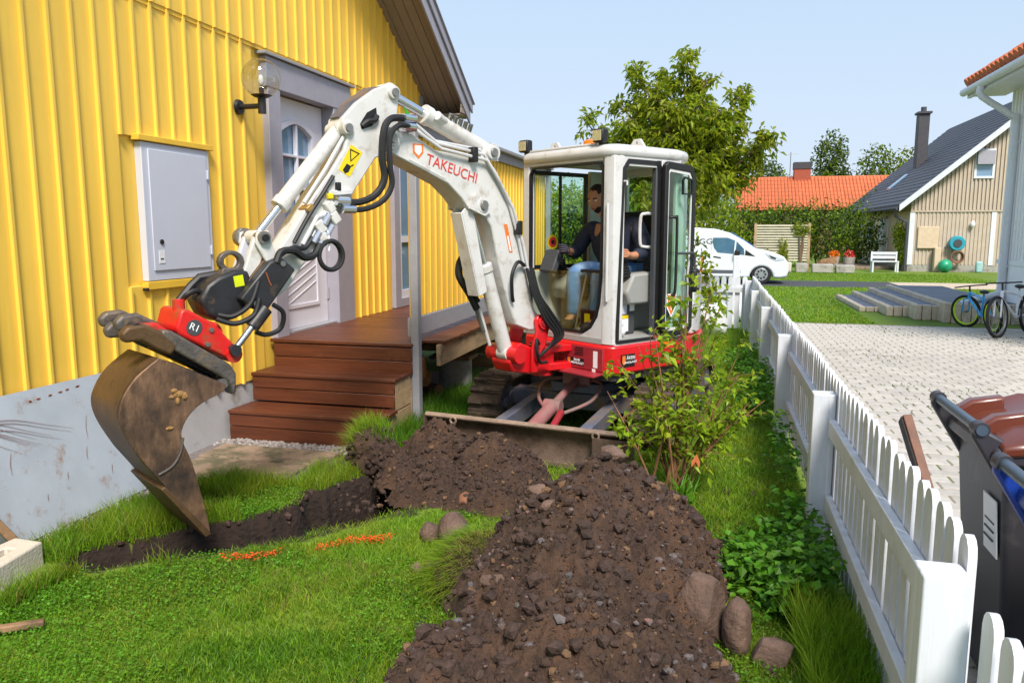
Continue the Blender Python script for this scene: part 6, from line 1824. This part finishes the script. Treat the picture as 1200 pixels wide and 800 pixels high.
for cx in (.86, 3.62):
    for yy in (.12, 1.66):
        wv = MB(VN).cyl((cx, yy - .10, .315), (cx, yy + .10, .315), .315, n=28).build('wheel', 'tyre', van, bev=.03)
        MB(VN).cyl((cx, yy - .112, .315), (cx, yy - .09, .315), .205, n=24).build('rim', 'rim_silver', wv, bev=.01)
        for k in range(8):
            a_ = k * math.pi / 4
            MB(VN).cyl((cx + .125 * math.cos(a_), yy - .1155, .315 + .125 * math.sin(a_)), (cx + .125 * math.cos(a_), yy - .11, .315 + .125 * math.sin(a_)), .034, n=10).build('rim_slot', 'tyre', wv)
text_part('lettering', 'BYGG', MATS['dark_grey'], van, .24, lambda x, y, z: VN(1.70 + x, -.006 - z, 1.345 + y), .004, 1.25)
MB(VN).box((1.35, .9, 1.80), (.10, .08, .05)).build('roof_fitting', 'black_trim', van)
# ------------------------------------------------------------------ slatted garden screen
ss = thing('slatted_screen', 'pale slatted wooden screen right of the van', 'screen', (2.7, 34, 0))
for x in (1.62, 3.72):
    MB().span((x - .05, 33.95, 0), (x + .05, 34.05, 2.0 if x < 2 else 2.0)).build('post', 'raw_wood', ss)
M('pale_slat', srgb(206, 196, 176), .7, var=.12, rand=.06)
for k in range(14):
    MB().span((1.67, 33.96, .46 + k * .108), (3.67, 33.985, .525 + k * .108)).build('slat', 'pale_slat', ss)
for i, (x, w_, m_, nm) in enumerate([(2.75, .62, 'pale_concrete', 'pale'), (3.45, .45, 'concrete', 'grey'), (4.25, .8, 'concrete', 'wide grey'), (5.1, .7, 'concrete', 'rightmost grey')]):
    tag(MB().span((x - w_ / 2, 33.5, 0), (x + w_ / 2, 33.85, .42 - .03 * i)).build('stone_block', m_, bev=.04), '%s block of the low garden wall by the slatted screen' % nm, 'block', 'low garden wall blocks')
vine = leaf_mass('climbing_plant', 'yellow-green climber on the slatted screen', 'plant', (2.75, 33.8, 0), [(2.75, 33.85, .75, .22, .1, .55), (3.4, 33.9, 1.75, .35, .12, .25), (2.1, 33.85, .7, .25, .1, .25)], 700, .11, ('tree_leaf', 'hedge_leaf'))

# ------------------------------------------------------------------ beige house with grey roof
M('beige_board', srgb(190, 174, 156), .7, var=.08, scale=3, rand=.04)
M('beige_sunlit', srgb(214, 190, 150), .7, var=.06, scale=3)
M('slate', srgb(62, 62, 71), .55, var=.12, scale=3, rand=.06)
bh = thing('beige_house', 'beige boarded house with a steep dark grey roof', 'house', (12.8, 42, 0))
BX0, BX1, BY0, BY1, BR = 7.85, 17.8, 35.8, 50.0, 12.8
RS = .86
def broof(x): return 2.55 + (min(x, 2 * BR - x) - 7.3) * RS
MB().prism([(BX0, .0), (BX1, .0), (BX1, broof(BX1) - .05), (BR, broof(BR) - .05), (BX0, broof(BX0) - .05)], BY0, BY1).build('wall', 'beige_board', bh)
for k in range(34):
    x = BX0 + .14 + k * .145
    MB().span((x - .028, BY0 - .03, .30), (x + .028, BY0 - .002, 2.46)).build('batten', 'beige_board', bh)
    MB().span((x - .028, BY0 - .055, 2.53), (x + .028, BY0 - .02, broof(x) - .12)).build('batten', 'beige_board', bh)
MB().span((BX0 - .02, BY0 - .06, 2.45), (BX1, BY0 - .002, 2.52)).build('belt_board', 'beige_board', bh)
MB().span((BX0 - .03, BY0 - .04, .28), (BX0 + .16, BY0 - .001, 2.44)).build('corner_board', 'white_fence', bh)
MB().span((10.85, BY0 - .04, .28), (11.02, BY0 - .001, 2.44)).build('corner_board', 'white_fence', bh)
MB().span((BX0 - .01, BY0 - .01, 0), (BX1, BY0 + .2, .28)).build('plinth', 'concrete', bh)
MB().span((BX0 - .02, BY0 + .02, .3), (BX0 - .003, BY1, 2.5)).build('side_wall', 'beige_sunlit', bh)  # same boards, sunlight on this side put into a lighter, warmer colour
for side in (0, 1):
    xa, xb = (7.3, BR) if not side else (2 * BR - 7.3, BR)
    MB().prism([(xa, 2.55), (xb, broof(BR)), (xb, broof(BR) + .18), (xa, 2.73)], BY0 - .45, BY1 + .5).build('roof', 'slate', bh)
    MB().prism([(xa, 2.48), (xb, broof(BR) - .07), (xb, broof(BR) + .2), (xa, 2.75)], BY0 - .49, BY0 - .45).build('bargeboard', 'white_fence', bh)
# roofing courses on the visible slope
for k in range(26):
    u0, u1 = k / 26, (k + 1) / 26
    x0_, x1_ = 7.3 + (BR - 7.3) * u0, 7.3 + (BR - 7.3) * u1
    z0_, z1_ = 2.73 + (broof(BR) - 2.55) * u0, 2.73 + (broof(BR) - 2.55) * u1
    MB().prism([(x0_, z0_ + .004), (x1_, z1_ + .004), (x1_, z1_ + .014), (x0_, z0_ + .05)], BY0 - .44, BY1 + .5).build('roof_course', 'slate', bh)
MB().cyl((7.24, BY0 - .4, 2.60), (7.24, BY1 + .4, 2.60), .07, n=10).build('gutter', 'dark_grey', bh)
MB().tube([(7.24, BY0 - .1, 2.55), (7.24, BY0 - .1, 2.3), (7.6, BY0 + .0, 2.1), (7.74, BY0 - .06, 2.05), (7.74, BY0 - .06, 0)], .06, 8).build('downpipe', 'dark_grey', bh)
MB().tube([(7.24, BY1, 2.5), (7.4, BY1 - .1, 2.1), (7.8, BY1 - .2, 2.0), (7.8, BY1 - .2, 0)], .06, 8).build('downpipe', 'white_fence', bh)
ch = MB().span((9.65, 43.7, 4.6), (10.15, 44.3, 7.45)).build('chimney', 'roof_dark', bh, bev=.02)
MB().span((9.58, 43.6, 7.45), (10.22, 44.4, 7.55)).build('chimney_cap', 'roof_dark', ch)
MB().cyl((9.9, 44, 7.55), (9.9, 44, 7.8), .13, n=12).build('chimney_pot', 'dark_grey', ch)
sky_ = MB().prism([(8.4, 3.72), (9.2, 4.42), (9.2, 4.50), (8.4, 3.80)], 43.2, 43.8).build('roof_window', 'pane', bh)
wn_ = MB().ring([(10.06, 3.78), (10.80, 3.78), (10.80, 4.95), (10.06, 4.95)], [(10.15, 3.87), (10.71, 3.87), (10.71, 4.86), (10.15, 4.86)], BY0 - .09, BY0 - .03).build('window', 'white_fence', bh)
MB().span((10.15, BY0 - .06, 3.87), (10.71, BY0 - .05, 4.35)).build('pane', 'pane', wn_)
MB().span((10.12, BY0 - .25, 4.33), (10.74, BY0 - .10, 4.86)).build('awning', 'grey_paint', wn_)
for y0_ in (43.6, 46.6):
    wd = MB().ring([(y0_, 1.15), (y0_ + 1.4, 1.15), (y0_ + 1.4, 2.25), (y0_, 2.25)], [(y0_ + .1, 1.25), (y0_ + 1.3, 1.25), (y0_ + 1.3, 2.15), (y0_ + .1, 2.15)], BX0 - .08, BX0 - .021, 'bc').build('window', 'white_fence', bh)
    MB().span((BX0 - .04, y0_ + .1, 1.25), (BX0 - .03, y0_ + 1.3, 2.15)).build('pane', 'pane', wd)
    for k in (1, 2):
        MB().span((BX0 - .07, y0_ + .1 + .4 * k - .03, 1.25), (BX0 - .041, y0_ + .1 + .4 * k + .03, 2.15)).build('glazing_bars', 'white_fence', wd)
MB().span((BX0 - .07, 39.9, .3), (BX0 - .02, 41.8, 2.25)).build('door', 'white_door', bh)
MB().span((8.15, BY0 - .12, .96), (8.95, BY0 - .03, 1.86)).build('wall_panel', M('panel_beige', srgb(206, 184, 156), .6), bh, bev=.02)
lm_ = MB().ball((10.15, BY0 - .15, 1.95), (.09, .09, .14), 10, 8).build('wall_lamp', 'white_plastic', bh)
# things by the beige house
hr = thing('hose_reel', 'blue hose reel mounted on the beige wall', 'hose reel', (9.6, 35.6, 1.1))
MB().cyl((9.60, 35.72, 1.18), (9.60, 35.45, 1.18), .30, n=24).build('drum', M('reel_teal', srgb(40, 150, 170), .5), hr, bev=.03)
MB().cyl((9.60, 35.45, 1.18), (9.60, 35.42, 1.18), .16, n=20).build('hub', 'dark_grey', hr)
MB().tube([(9.25, 35.5, 1.05), (9.15, 35.5, 1.0), (9.2, 35.5, .95)], .04, 6).build('hose_end', 'dark_grey', hr)
h2 = thing('coiled_hose', 'brown coiled hose hanging below the blue reel', 'hose', (9.65, 35.6, .6))
for k in range(3):
    MB().torus((9.64, 35.6 - k * .05, .62), (0, 1, .1), .20 + .02 * k, .03, 18, 6).build('coil', M('hose_brown', srgb(130, 92, 72), .6), h2)
gb = MB().ball((9.12, 35.2, .27), .27, 16, 10).build('green_ball', M('ball_green', srgb(36, 150, 110), .35, var=.4, scale=5))
tag(gb, 'green patterned ball on the grass by the beige wall', 'ball')
tag(MB().span((8.78, 35.45, 0), (9.02, 35.72, 1.0)).build('utility_box', M('box_beige', srgb(206, 184, 156), .6), bev=.02), 'narrow beige utility box at the foot of the beige wall', 'utility box')
tag(MB().span((10.3, 35.3, 0), (10.55, 35.5, .45)).build('watering_can', M('pale_teal', srgb(150, 190, 190), .5), bev=.05), 'pale watering can by the beige wall', 'watering can')
bn = thing('garden_bench', 'white garden bench in front of the beige house side', 'bench', (6.7, 35, 0))
for k in range(3):
    MB().span((6.3, 34.7 + k * .14, .42), (7.3, 34.82 + k * .14, .46)).build('seat_slat', 'white_fence', bn)
for k in range(2):
    MB().span((6.3, 35.12, .55 + k * .16), (7.3, 35.15, .66 + k * .16)).build('back_slat', 'white_fence', bn)
for x in (6.33, 7.27):
    for y in (34.74, 35.13):
        MB().span((x - .03, y - .03, 0), (x + .03, y + .03, .42 if y < 35 else .84)).build('leg', 'white_fence', bn)
tag(MB().prism([(5.2, 37.0), (7.7, 37.0), (7.7, 41.5), (6.0, 41.5)], 0, .14, 'ab').build('terrace_step', 'slab', bev=.02), 'low stone doorstep beside the beige house', 'step')
leaf_mass('climbing_plant', 'yellow-green climber on the corner of the beige house', 'plant', (7.6, 36.3, 0), [(7.6, 36.5, 1.5, .25, .5, .6), (7.65, 36.2, .6, .2, .3, .6)], 900, .12, ('tree_leaf', 'hedge_leaf'))
for i, (x, y, m_, lab) in enumerate([(5.35, 38.6, 'amber', 'flower pot with orange flowers left of the doorstep'), (5.95, 38.2, 'sticker_red', 'flower pot with red flowers nearer the doorstep')]):
    fp_ = thing('flower_pot', lab, 'pot', (x, y, 0), 'pots by the doorstep')
    MB().tube([(x, y, 0), (x, y, .5)], [.20, .27], 14).build('pot', 'concrete', fp_)
    P = np.array([x, y, .62]) + rand_dirs(160) * np.array([.2, .2, .14])
    V, F = leaves(P, rand_dirs(160), .09, .07)
    big_mesh('flowers', V, F, m_, fp_)
wb = thing('wood_stack', 'heap of old grey boards by the dark hedge', 'boards', (4.9, 38, 0))
for k in range(6):
    MB().beam((4.3 + k * .08, 37.8 + k * .05, .05 + k * .06), (5.4, 38.1 + k * .05, .25 + k * .05), .14, .04).build('board', 'old_wood', wb)

# ------------------------------------------------------------------ house with the red tiled roof
M('red_tile', srgb(190, 102, 62), .7, var=.15, scale=4, rand=.12)
M('brick', srgb(160, 78, 56), .8, var=.2, scale=10)
rh = thing('red_roof_house', 'far house with an orange-red tiled roof behind the hedge', 'house', (9, 63, 0))
MB().span((1.8, 60.6, 0), (19, 66, 3.3)).build('wall', M('far_wall', srgb(110, 84, 66), .8), rh)
MB().prism([(60.0, 3.15), (63.3, 5.55), (66.6, 3.15), (66.6, 3.3), (63.3, 5.72), (60.0, 3.3)], 1.4, 19.5, 'bc').build('roof', 'red_tile', rh)
tile = shared(MB().tube([(0, 0, 0), (0, .40, .29)], [.105, .09], 6), 'roof_tile', MATS['red_tile'])
cnt = 0
tl_all = MB()
tv = np.array([v.co[:] for v in tile.vertices]); tf_ = [tuple(p.vertices) for p in tile.polygons]
for r_ in range(8):
    for c2 in range(74):
        loc = (1.6 + c2 * .24, 60.0 + r_ * .40, 3.30 + r_ * .291)
        if 18 <= c2 < 55 and cnt < 300:
            inst(tile, 'roof_tile', rh, loc); cnt += 1
        else:
            o_ = len(tl_all.v)
            tl_all.v += [(a_ + loc[0], b_ + loc[1], c_ + loc[2]) for a_, b_, c_ in tv]
            tl_all.f += [tuple(k + o_ for k in f) for f in tf_]
tag(tl_all.build('roof_tile', 'red_tile', rh, recalc=False), kind='stuff')
cm = MB().span((5.6, 62.8, 4.9), (6.75, 63.8, 6.25)).build('chimney', 'brick', rh)
MB().span((5.55, 62.75, 6.25), (6.8, 63.85, 6.75)).build('chimney_cap', 'roof_dark', cm)
MB().tube([(5.3, 63, 5.4), (5.3, 63, 7.5)], .03, 5).tube([(4.8, 63, 7.3), (5.8, 63, 7.4)], .02, 5).build('antenna', 'steel', rh)
gb_ = MB().prism([(12.0, 3.3), (13.2, 4.5), (14.4, 3.3)], 59.6, 61.5).build('dormer', 'red_tile', rh)
MB().prism([(11.8, 3.2), (13.2, 4.62), (14.6, 3.2), (14.4, 3.2), (13.2, 4.4), (12.0, 3.2)], 59.5, 59.62).build('dormer_trim', 'white_fence', rh)

# ------------------------------------------------------------------ white house on the right
M('white_board', srgb(242, 242, 242), .6, var=.03, rand=.02)
wh = thing('white_house', 'white boarded house with orange roof tiles at the right edge', 'house', (9, 12.5, 0))
WX, WY0, WY1 = 5.45, 11.0, 17.35
MB().span((WX, WY0, .35), (13, WY1, 4.35)).build('wall', 'white_board', wh)
MB().span((WX + .03, WY0, 0), (13, WY1 - .02, .35)).build('plinth', 'white_board', wh)
k = 0
while WY1 - .1 - k * .165 > 12.0:
    y = WY1 - .1 - k * .165
    MB().span((WX - .03, y - .025, 1.15), (WX - .002, y + .025, 4.33)).build('batten', 'white_board', wh)
    k += 1
MB().span((WX - .035, 12, 1.05), (WX - .001, WY1 + .01, 1.14)).build('drip_board', 'white_board', wh)
MB().span((WX - .028, 12, .36), (WX - .001, WY1 - .3, 1.045)).build('lower_board', 'white_board', wh)
MB().prism([(4.80, 4.42), (WX + 4, 7.0), (WX + 4, 7.2), (4.80, 4.56)], WY0 - .4, WY1 + .45).build('roof', 'red_tile', wh)
MB().span((4.78, WY0 - .4, 4.30), (4.84, WY1 + .45, 4.52)).build('fascia', 'white_fence', wh)
MB().span((4.84, WY0 - .4, 4.33), (WX - .001, WY1 + .45, 4.36)).build('soffit', 'white_fence', wh)
MB().prism([(4.80, 4.30), (WX + 4, 6.86), (WX + 4, 7.22), (4.80, 4.60)], WY1 + .45, WY1 + .49).build('bargeboard', 'white_fence', wh)
MB().cyl((4.72, WY0 - .4, 4.42), (4.72, WY1 + .5, 4.42), .075, n=12).build('gutter', 'white_fence', wh)
wt = shared(MB().tube([(0, 0, 0), (.42, 0, .28)], [.11, .10], 8), 'roof_tile', MATS['red_tile'])
for r_ in range(5):
    for c2 in range(26):
        inst(wt, 'roof_tile', wh, (4.74 + r_ * .40, WY1 + .38 - c2 * .22, 4.575 + r_ * .266))
MB().tube([(4.72, 16.75, 4.36), (4.74, 16.75, 4.18), (5.28, 16.75, 3.80), (5.35, 16.75, 3.55), (5.35, 16.75, .62), (5.30, 16.72, .50), (4.66, 16.4, .36), (4.60, 16.35, .28), (4.60, 16.3, .10)], .062, 12, 3).build('downpipe', 'white_fence', wh)
for z in (3.3, 1.0):
    MB().span((5.36, 16.70, z), (5.45, 16.80, z + .05)).build('pipe_clip', 'white_fence', wh)

# ------------------------------------------------------------------ stone terrace with palisade edge
M('palisade', srgb(196, 180, 160), .85, var=.15, scale=12, bump=.4, rand=.1)
M('terrace_top', srgb(98, 102, 116), .6, var=.12, scale=6, rand=.08)
ter = thing('stone_steps', 'stone terrace steps with palisade block edges left of the bicycles', 'steps', (4.4, 18, 0))
for i, (x0_, y0_, z) in enumerate([(3.05, 17.7, .10), (3.42, 16.9, .19), (3.80, 16.3, .28), (4.20, 15.9, .36)]):
    x1_ = 3.42 + .38 * i if i < 3 else 5.40
    yb = 21.0
    n_ = 7
    for k in range(n_):
        MB().span((x0_ + .10, y0_ + .10 + k * (yb - y0_ - .1) / n_, 0), (x1_ + .02, y0_ + .10 + (k + 1) * (yb - y0_ - .1) / n_ - .012, z - .004 + rng.uniform(-.003, .003))).build('tread_slab', 'terrace_top', ter, bev=.006)
    y = y0_
    while y < yb:
        MB().span((x0_ - .03, y, 0), (x0_ + .09, y + .15, z + rng.uniform(.0, .012))).build('palisade_block', 'palisade', ter, bev=.012)
        y += .162
    x = x0_ + .10
    while x < x1_ + (.4 if i < 3 else -.1):
        MB().span((x, y0_ - .03, 0), (x + .15, y0_ + .09, z + rng.uniform(.0, .012))).build('palisade_block', 'palisade', ter, bev=.012)
        x += .162

# ------------------------------------------------------------------ bicycles
def bicycle(label, rear, front, r_, frame_m, rim_m, lean=.12, steer=0.0):
    rear, front = Vector(rear), Vector(front)
    b_ = thing('bicycle', label, 'bicycle', tuple((rear + front) / 2))
    fw = (front - rear); wb_ = fw.length; fw.normalize()
    sd = Vector((-fw.y, fw.x, 0))
    upv = (ZZ + sd * lean).normalized()
    axl = fw.cross(upv).normalized()
    def Q(f, u, s=0): return rear + fw * f + upv * u + axl * s
    for nm, c, ax in (('rear_wheel', Q(0, r_), axl), ('front_wheel', Q(wb_, r_), (axl + fw * steer).normalized())):
        w_ = MB().torus(c, ax, r_ - .025, .026, 28, 8).build(nm, 'tyre', b_)
        MB().torus(c, ax, r_ - .058, .016, 28, 6).build('rim', rim_m, w_)
        spk = MB()
        u0 = ax.orthogonal().normalized(); u1 = ax.cross(u0)
        for k in range(10):
            a_ = k * math.pi / 5
            spk.tube([c, c + (u0 * math.cos(a_) + u1 * math.sin(a_)) * (r_ - .06)], .003, 4)
        tag(spk.build('spokes', 'steel', w_), kind='stuff')
        MB().cyl(c - ax * .05, c + ax * .05, .025, n=10).build('hub', 'steel', w_)
    bb = Q(wb_ * .42, r_ * .9); seat_c = Q(wb_ * .30, r_ * 2.15); head = Q(wb_ * .82, r_ * 2.2); headb = Q(wb_ * .86, r_ * 1.85)
    fm = MB().tube([bb, seat_c], .018, 8).tube([bb, headb], .022, 8).tube([Q(wb_ * .32, r_ * 1.95), head], .018, 8).tube([head, headb], .024, 8).tube([bb, Q(0, r_)], .012, 6).tube([Q(wb_ * .31, r_ * 2.0), Q(0, r_)], .010, 6)
    fm.build('frame', frame_m, b_)
    MB().tube([headb, Q(wb_ * .95, r_ * 1.75, .05), Q(wb_, r_, .05)], .013, 6).tube([headb, Q(wb_ * .95, r_ * 1.75, -.05), Q(wb_, r_, -.05)], .013, 6).build('fork', frame_m, b_)
    MB().ball(Q(wb_ * .28, r_ * 2.35), (.07, .12, .035), 10, 7).build('saddle', 'black_trim', b_)
    MB().tube([Q(wb_ * .30, r_ * 2.15), Q(wb_ * .285, r_ * 2.33)], .012, 6).build('seat_post', 'steel', b_)
    hb = head + upv * (r_ * .38)
    MB().tube([head, hb], .014, 6).tube([hb + axl * .27 - fw * .05, hb + axl * .1, hb - axl * .1, hb - axl * .27 - fw * .05], .012, 6).build('handlebar', 'black_trim', b_)
    MB().torus(bb, axl, .085, .006, 18, 5).tube([bb + axl * .05, bb + axl * .06 - upv * .13], .010, 6).tube([bb - axl * .05, bb - axl * .06 + upv * .13], .010, 6).build('crank', 'steel', b_)
    MB().box(Q(-.06, r_ * 2.0), (.04, .05, .04)).build('reflector', 'sticker_red', b_)
    return b_
bicycle('small blue bicycle with lime green rims by the white house', (4.52, 14.35, 0), (4.37, 15.25, 0), .29, M('bike_blue', srgb(40, 160, 226), .3, coat=.4), M('rim_lime', srgb(190, 226, 30), .4), .10, .5)
bicycle('larger white bicycle with dark tyres, right of the blue bicycle', (5.12, 14.55, 0), (4.40, 13.75, 0), .34, 'white_fence', 'steel', -.10)
# ------------------------------------------------------------------ odds and ends beyond the fence end
sk = MB().beam((-.24, 12.0, 0), (-.17, 12.0, 1.33), .035, .035).build('marker_stake', M('stake_orange', srgb(220, 130, 60), .7, var=.2))
tag(sk, 'orange-topped wooden marker stake behind the open cab door', 'stake')
tag(MB().span((.34, 14.6, 0), (.46, 14.7, 1.25)).build('white_post', 'white_fence', bev=.01), 'square white post at the far end of the fence', 'post')
for i, (x, y, s, lab) in enumerate([(.62, 15.2, .36, 'crumpled white sack beyond the far fence end'), (-.05, 13.2, .30, 'low white sack behind the bush')]):
    v = lumpy(IV4, 300 + i, .35, 4, .6) * np.array([s, s * .7, s * 1.1]) + np.array([x, y, s * .9])
    o = big_mesh('sack', v, IF4, M('sack_white', srgb(224, 226, 232), .7, var=.05), smooth=True)
    tag(o, lab, 'sack')
# ------------------------------------------------------------------ operator
M('skin', srgb(186, 128, 96), .5, var=.08, scale=30)
M('jacket', srgb(30, 36, 56), .75, var=.25, scale=9, bump=.5, bscale=30)
M('jeans', srgb(86, 124, 172), .85, var=.25, scale=8, bump=.4, bscale=90, dirt=srgb(150, 176, 204), damt=.42)
M('glove', srgb(58, 54, 66), .8, var=.3, scale=40)
M('hair', srgb(40, 28, 22), .8, var=.3, scale=60)
M('shoe', srgb(40, 38, 38), .7)
per = thing('person', 'person in a dark blue jacket and jeans operating the excavator', 'person', tuple(H(.15, .3, 1.24)))
def SH(p): return H(p[0] + .04, p[1] + .03, p[2])
def skinned(name, mat, chains, root=0, sub=2):
    """chains: list of [(point, radius), ...]; points shared by equal coordinates are welded"""
    vs_, rad, es, ix = [], [], [], {}
    for ch in chains:
        prev = None
        for p, r_ in ch:
            key = tuple(round(c, 4) for c in p)
            if key not in ix:
                ix[key] = len(vs_); vs_.append(SH(p)); rad.append(r_)
            if prev is not None: es.append((prev, ix[key]))
            prev = ix[key]
    me = bpy.data.meshes.new(name)
    c = Vector(vs_[0])
    me.from_pydata([tuple(v - c) for v in vs_], es, [])
    o = bpy.data.objects.new(name, me)
    place(o, per, c)
    sk_ = o.modifiers.new('skin', 'SKIN')
    for i, r_ in enumerate(rad):
        me.skin_vertices[0].data[i].radius = (r_, r_) if not hasattr(r_, '__len__') else r_
    me.skin_vertices[0].data[0].use_root = True
    sk_.use_smooth_shade = True
    s = o.modifiers.new('sub', 'SUBSURF'); s.levels = s.render_levels = sub
    me.materials.append(MATS[mat])
    return o
PEL, WAI, CHE, NEK = (.13, .30, 1.33), (.14, .29, 1.47), (.17, .28, 1.63), (.20, .25, 1.77)
SR, SLs = (.22, .05, 1.72), (.13, .50, 1.73)
ER, EL = (.32, -.03, 1.50), (.20, .68, 1.52)
WR, WL = (.52, .10, 1.53), (.42, .71, 1.50)
HR, HL = (.60, .12, 1.545), (.50, .71, 1.515)
KR, KL = (.57, .22, 1.36), (.56, .49, 1.35)
AR, AL = (.60, .24, .99), (.60, .50, .99)
TRr, TL_ = (.72, .24, .93), (.72, .51, .93)
HIPR, HIPL = (.16, .21, 1.31), (.16, .40, 1.31)
def curl(w, tip, n):      # five fingers closing on a lever
    out = []
    for k in range(5):
        o_ = (k - 2) * .017
        b0 = (tip[0] - .005 if k else tip[0] - .03, tip[1] + (.03 if k else -.035) * 1, tip[2] + o_)
        b1 = (tip[0] + .035 - .004 * abs(k - 2), tip[1] + (.012 if k else -.03), tip[2] + o_)
        b2 = (tip[0] + .03, tip[1] - (.02 if k else .0), tip[2] + o_ * .9)
        out.append([(tip, .026), (b0, .010), (b1, .009), (b2, .007)])
    return out
skinned('body', 'skin', [[(PEL, .10), (WAI, .11), (CHE, .12), (NEK, .055), ((.235, .235, 1.84), .052), ((.26, .215, 1.90), .06)],
    [(CHE, .12), (SR, .06), (ER, .042), (WR, .03), (HR, .028)], [(CHE, .12), (SLs, .06), (EL, .042), (WL, .03), (HL, .028)],
    [(PEL, .10), (HIPR, .09), (KR, .06), (AR, .04), (TRr, .03)], [(PEL, .10), (HIPL, .09), (KL, .06), (AL, .04), (TL_, .03)]] + curl(WL, HL, 5))
skinned('jacket', 'jacket', [[((.12, .30, 1.36), (.17, .15)), (WAI, (.18, .155)), (CHE, (.175, .15)), ((.195, .26, 1.74), .085), ((.21, .245, 1.79), .062)],
    [(CHE, (.175, .15)), (SR, .088), (ER, .066), ((.47, .07, 1.525), .048)], [(CHE, (.175, .15)), (SLs, .09), (EL, .07), ((.38, .70, 1.505), .05)]])
skinned('jeans', 'jeans', [[((.10, .30, 1.34), (.15, .13)), (HIPR, .105), ((.37, .21, 1.37), .09), (KR, .075), ((.585, .235, 1.15), .062), (AR, .056)], [((.10, .30, 1.34), (.15, .13)), (HIPL, .105), ((.36, .45, 1.37), .09), (KL, .075), ((.58, .50, 1.15), .062), (AL, .056)]])
skinned('glove', 'glove', [[(WR, .036), (HR, .034)]] + curl(WR, HR, 5))
for a_, t_ in ((AR, TRr), (AL, TL_)):
    skinned('shoe', 'shoe', [[((a_[0] - .01, a_[1], 1.02), .062), ((a_[0] - .02, a_[1], .945), .062), ((a_[0] + .06, a_[1], .935), .056), ((t_[0] + .04, t_[1], .925), .048)]])
# head looking down to the machine's right
hc = H(.33, .245, 1.965)
fwd = (UU * .95 + LL * .12 - ZZ * .36).normalized()
rgt = fwd.cross(ZZ).normalized()
upv = rgt.cross(fwd)
def HD(x, y, z): return hc + rgt * x + fwd * y + upv * z
v = IV4.copy()
out = []
for p in v:
    x, y, z = p
    X = x * .078 * (1 - .16 * max(0, -z)) ; Y = y * .098; Z = z * .118
    if z < -.2: X *= 1 - .22 * (-z - .2); Y += .012 * (-z)
    d = math.exp(-((x / .16) ** 2 + ((z + .12) / .20) ** 2)) * max(y, 0)
    Y += .026 * d
    for sx in (-1, 1):
        e = math.exp(-(((x - sx * .40) / .17) ** 2 + ((z - .08) / .11) ** 2)) * max(y, 0)
        Y -= .012 * e
    br = math.exp(-(((z - .28) / .12) ** 2)) * max(y, 0); Y += .006 * br
    lip = math.exp(-((x / .28) ** 2 + ((z + .52) / .09) ** 2)) * max(y, 0); Y += .006 * lip
    ch_ = math.exp(-((x / .3) ** 2 + ((z + .85) / .16) ** 2)) * max(y, 0); Y += .012 * ch_
    out.append(tuple(HD(X, Y, Z)))
hd = MB(); hd.add(out, [tuple(f) for f in IF4]); hd.build('head', 'skin', per, angle=80)
def shell(name, mat, cond, off, cut):
    keep = [i for i, p in enumerate(v) if cond(*p)]
    kk = set(keep)
    fs = [tuple(f) for f in IF4 if all(int(i) in kk for i in f)]
    mp_ = {i: j for j, i in enumerate(keep)}
    pts = [Vector(out[i]) for i in keep]
    pts = [hc + (p - hc) * off for p in pts]
    m_ = MB(); m_.add(pts, [tuple(mp_[int(i)] for i in f) for f in fs]); m_.build(name, mat, per, angle=80)
shell('hair', 'hair', lambda x, y, z: (z > .42 and y < .62) or (y < -.05 and z > -.35) or z > .72, 1.035, 0)
shell('beard', 'hair', lambda x, y, z: z < -.36 and y > .15 and not (abs(x) < .22 and -.58 < z < -.46), 1.02, 0)
for sx in (-1, 1):
    MB().ball(HD(sx * .080, -.005, -.005), (.016, .02, .032), 8, 6).build('ear', 'skin', per)
    MB().ball(HD(sx * .031, .082, .010), (.012, .010, .007), 8, 6).build('eye', 'sticker_white', per)
    MB().tube([HD(sx * .018, .098, .030), HD(sx * .048, .085, .030)], .005, 5).build('eyebrow', 'hair', per)
MB().tube([HD(-.022, .088, -.060), HD(0, .095, -.060), HD(.022, .088, -.060)], .005, 5).build('mouth', M('lip', srgb(140, 76, 66), .5), per)
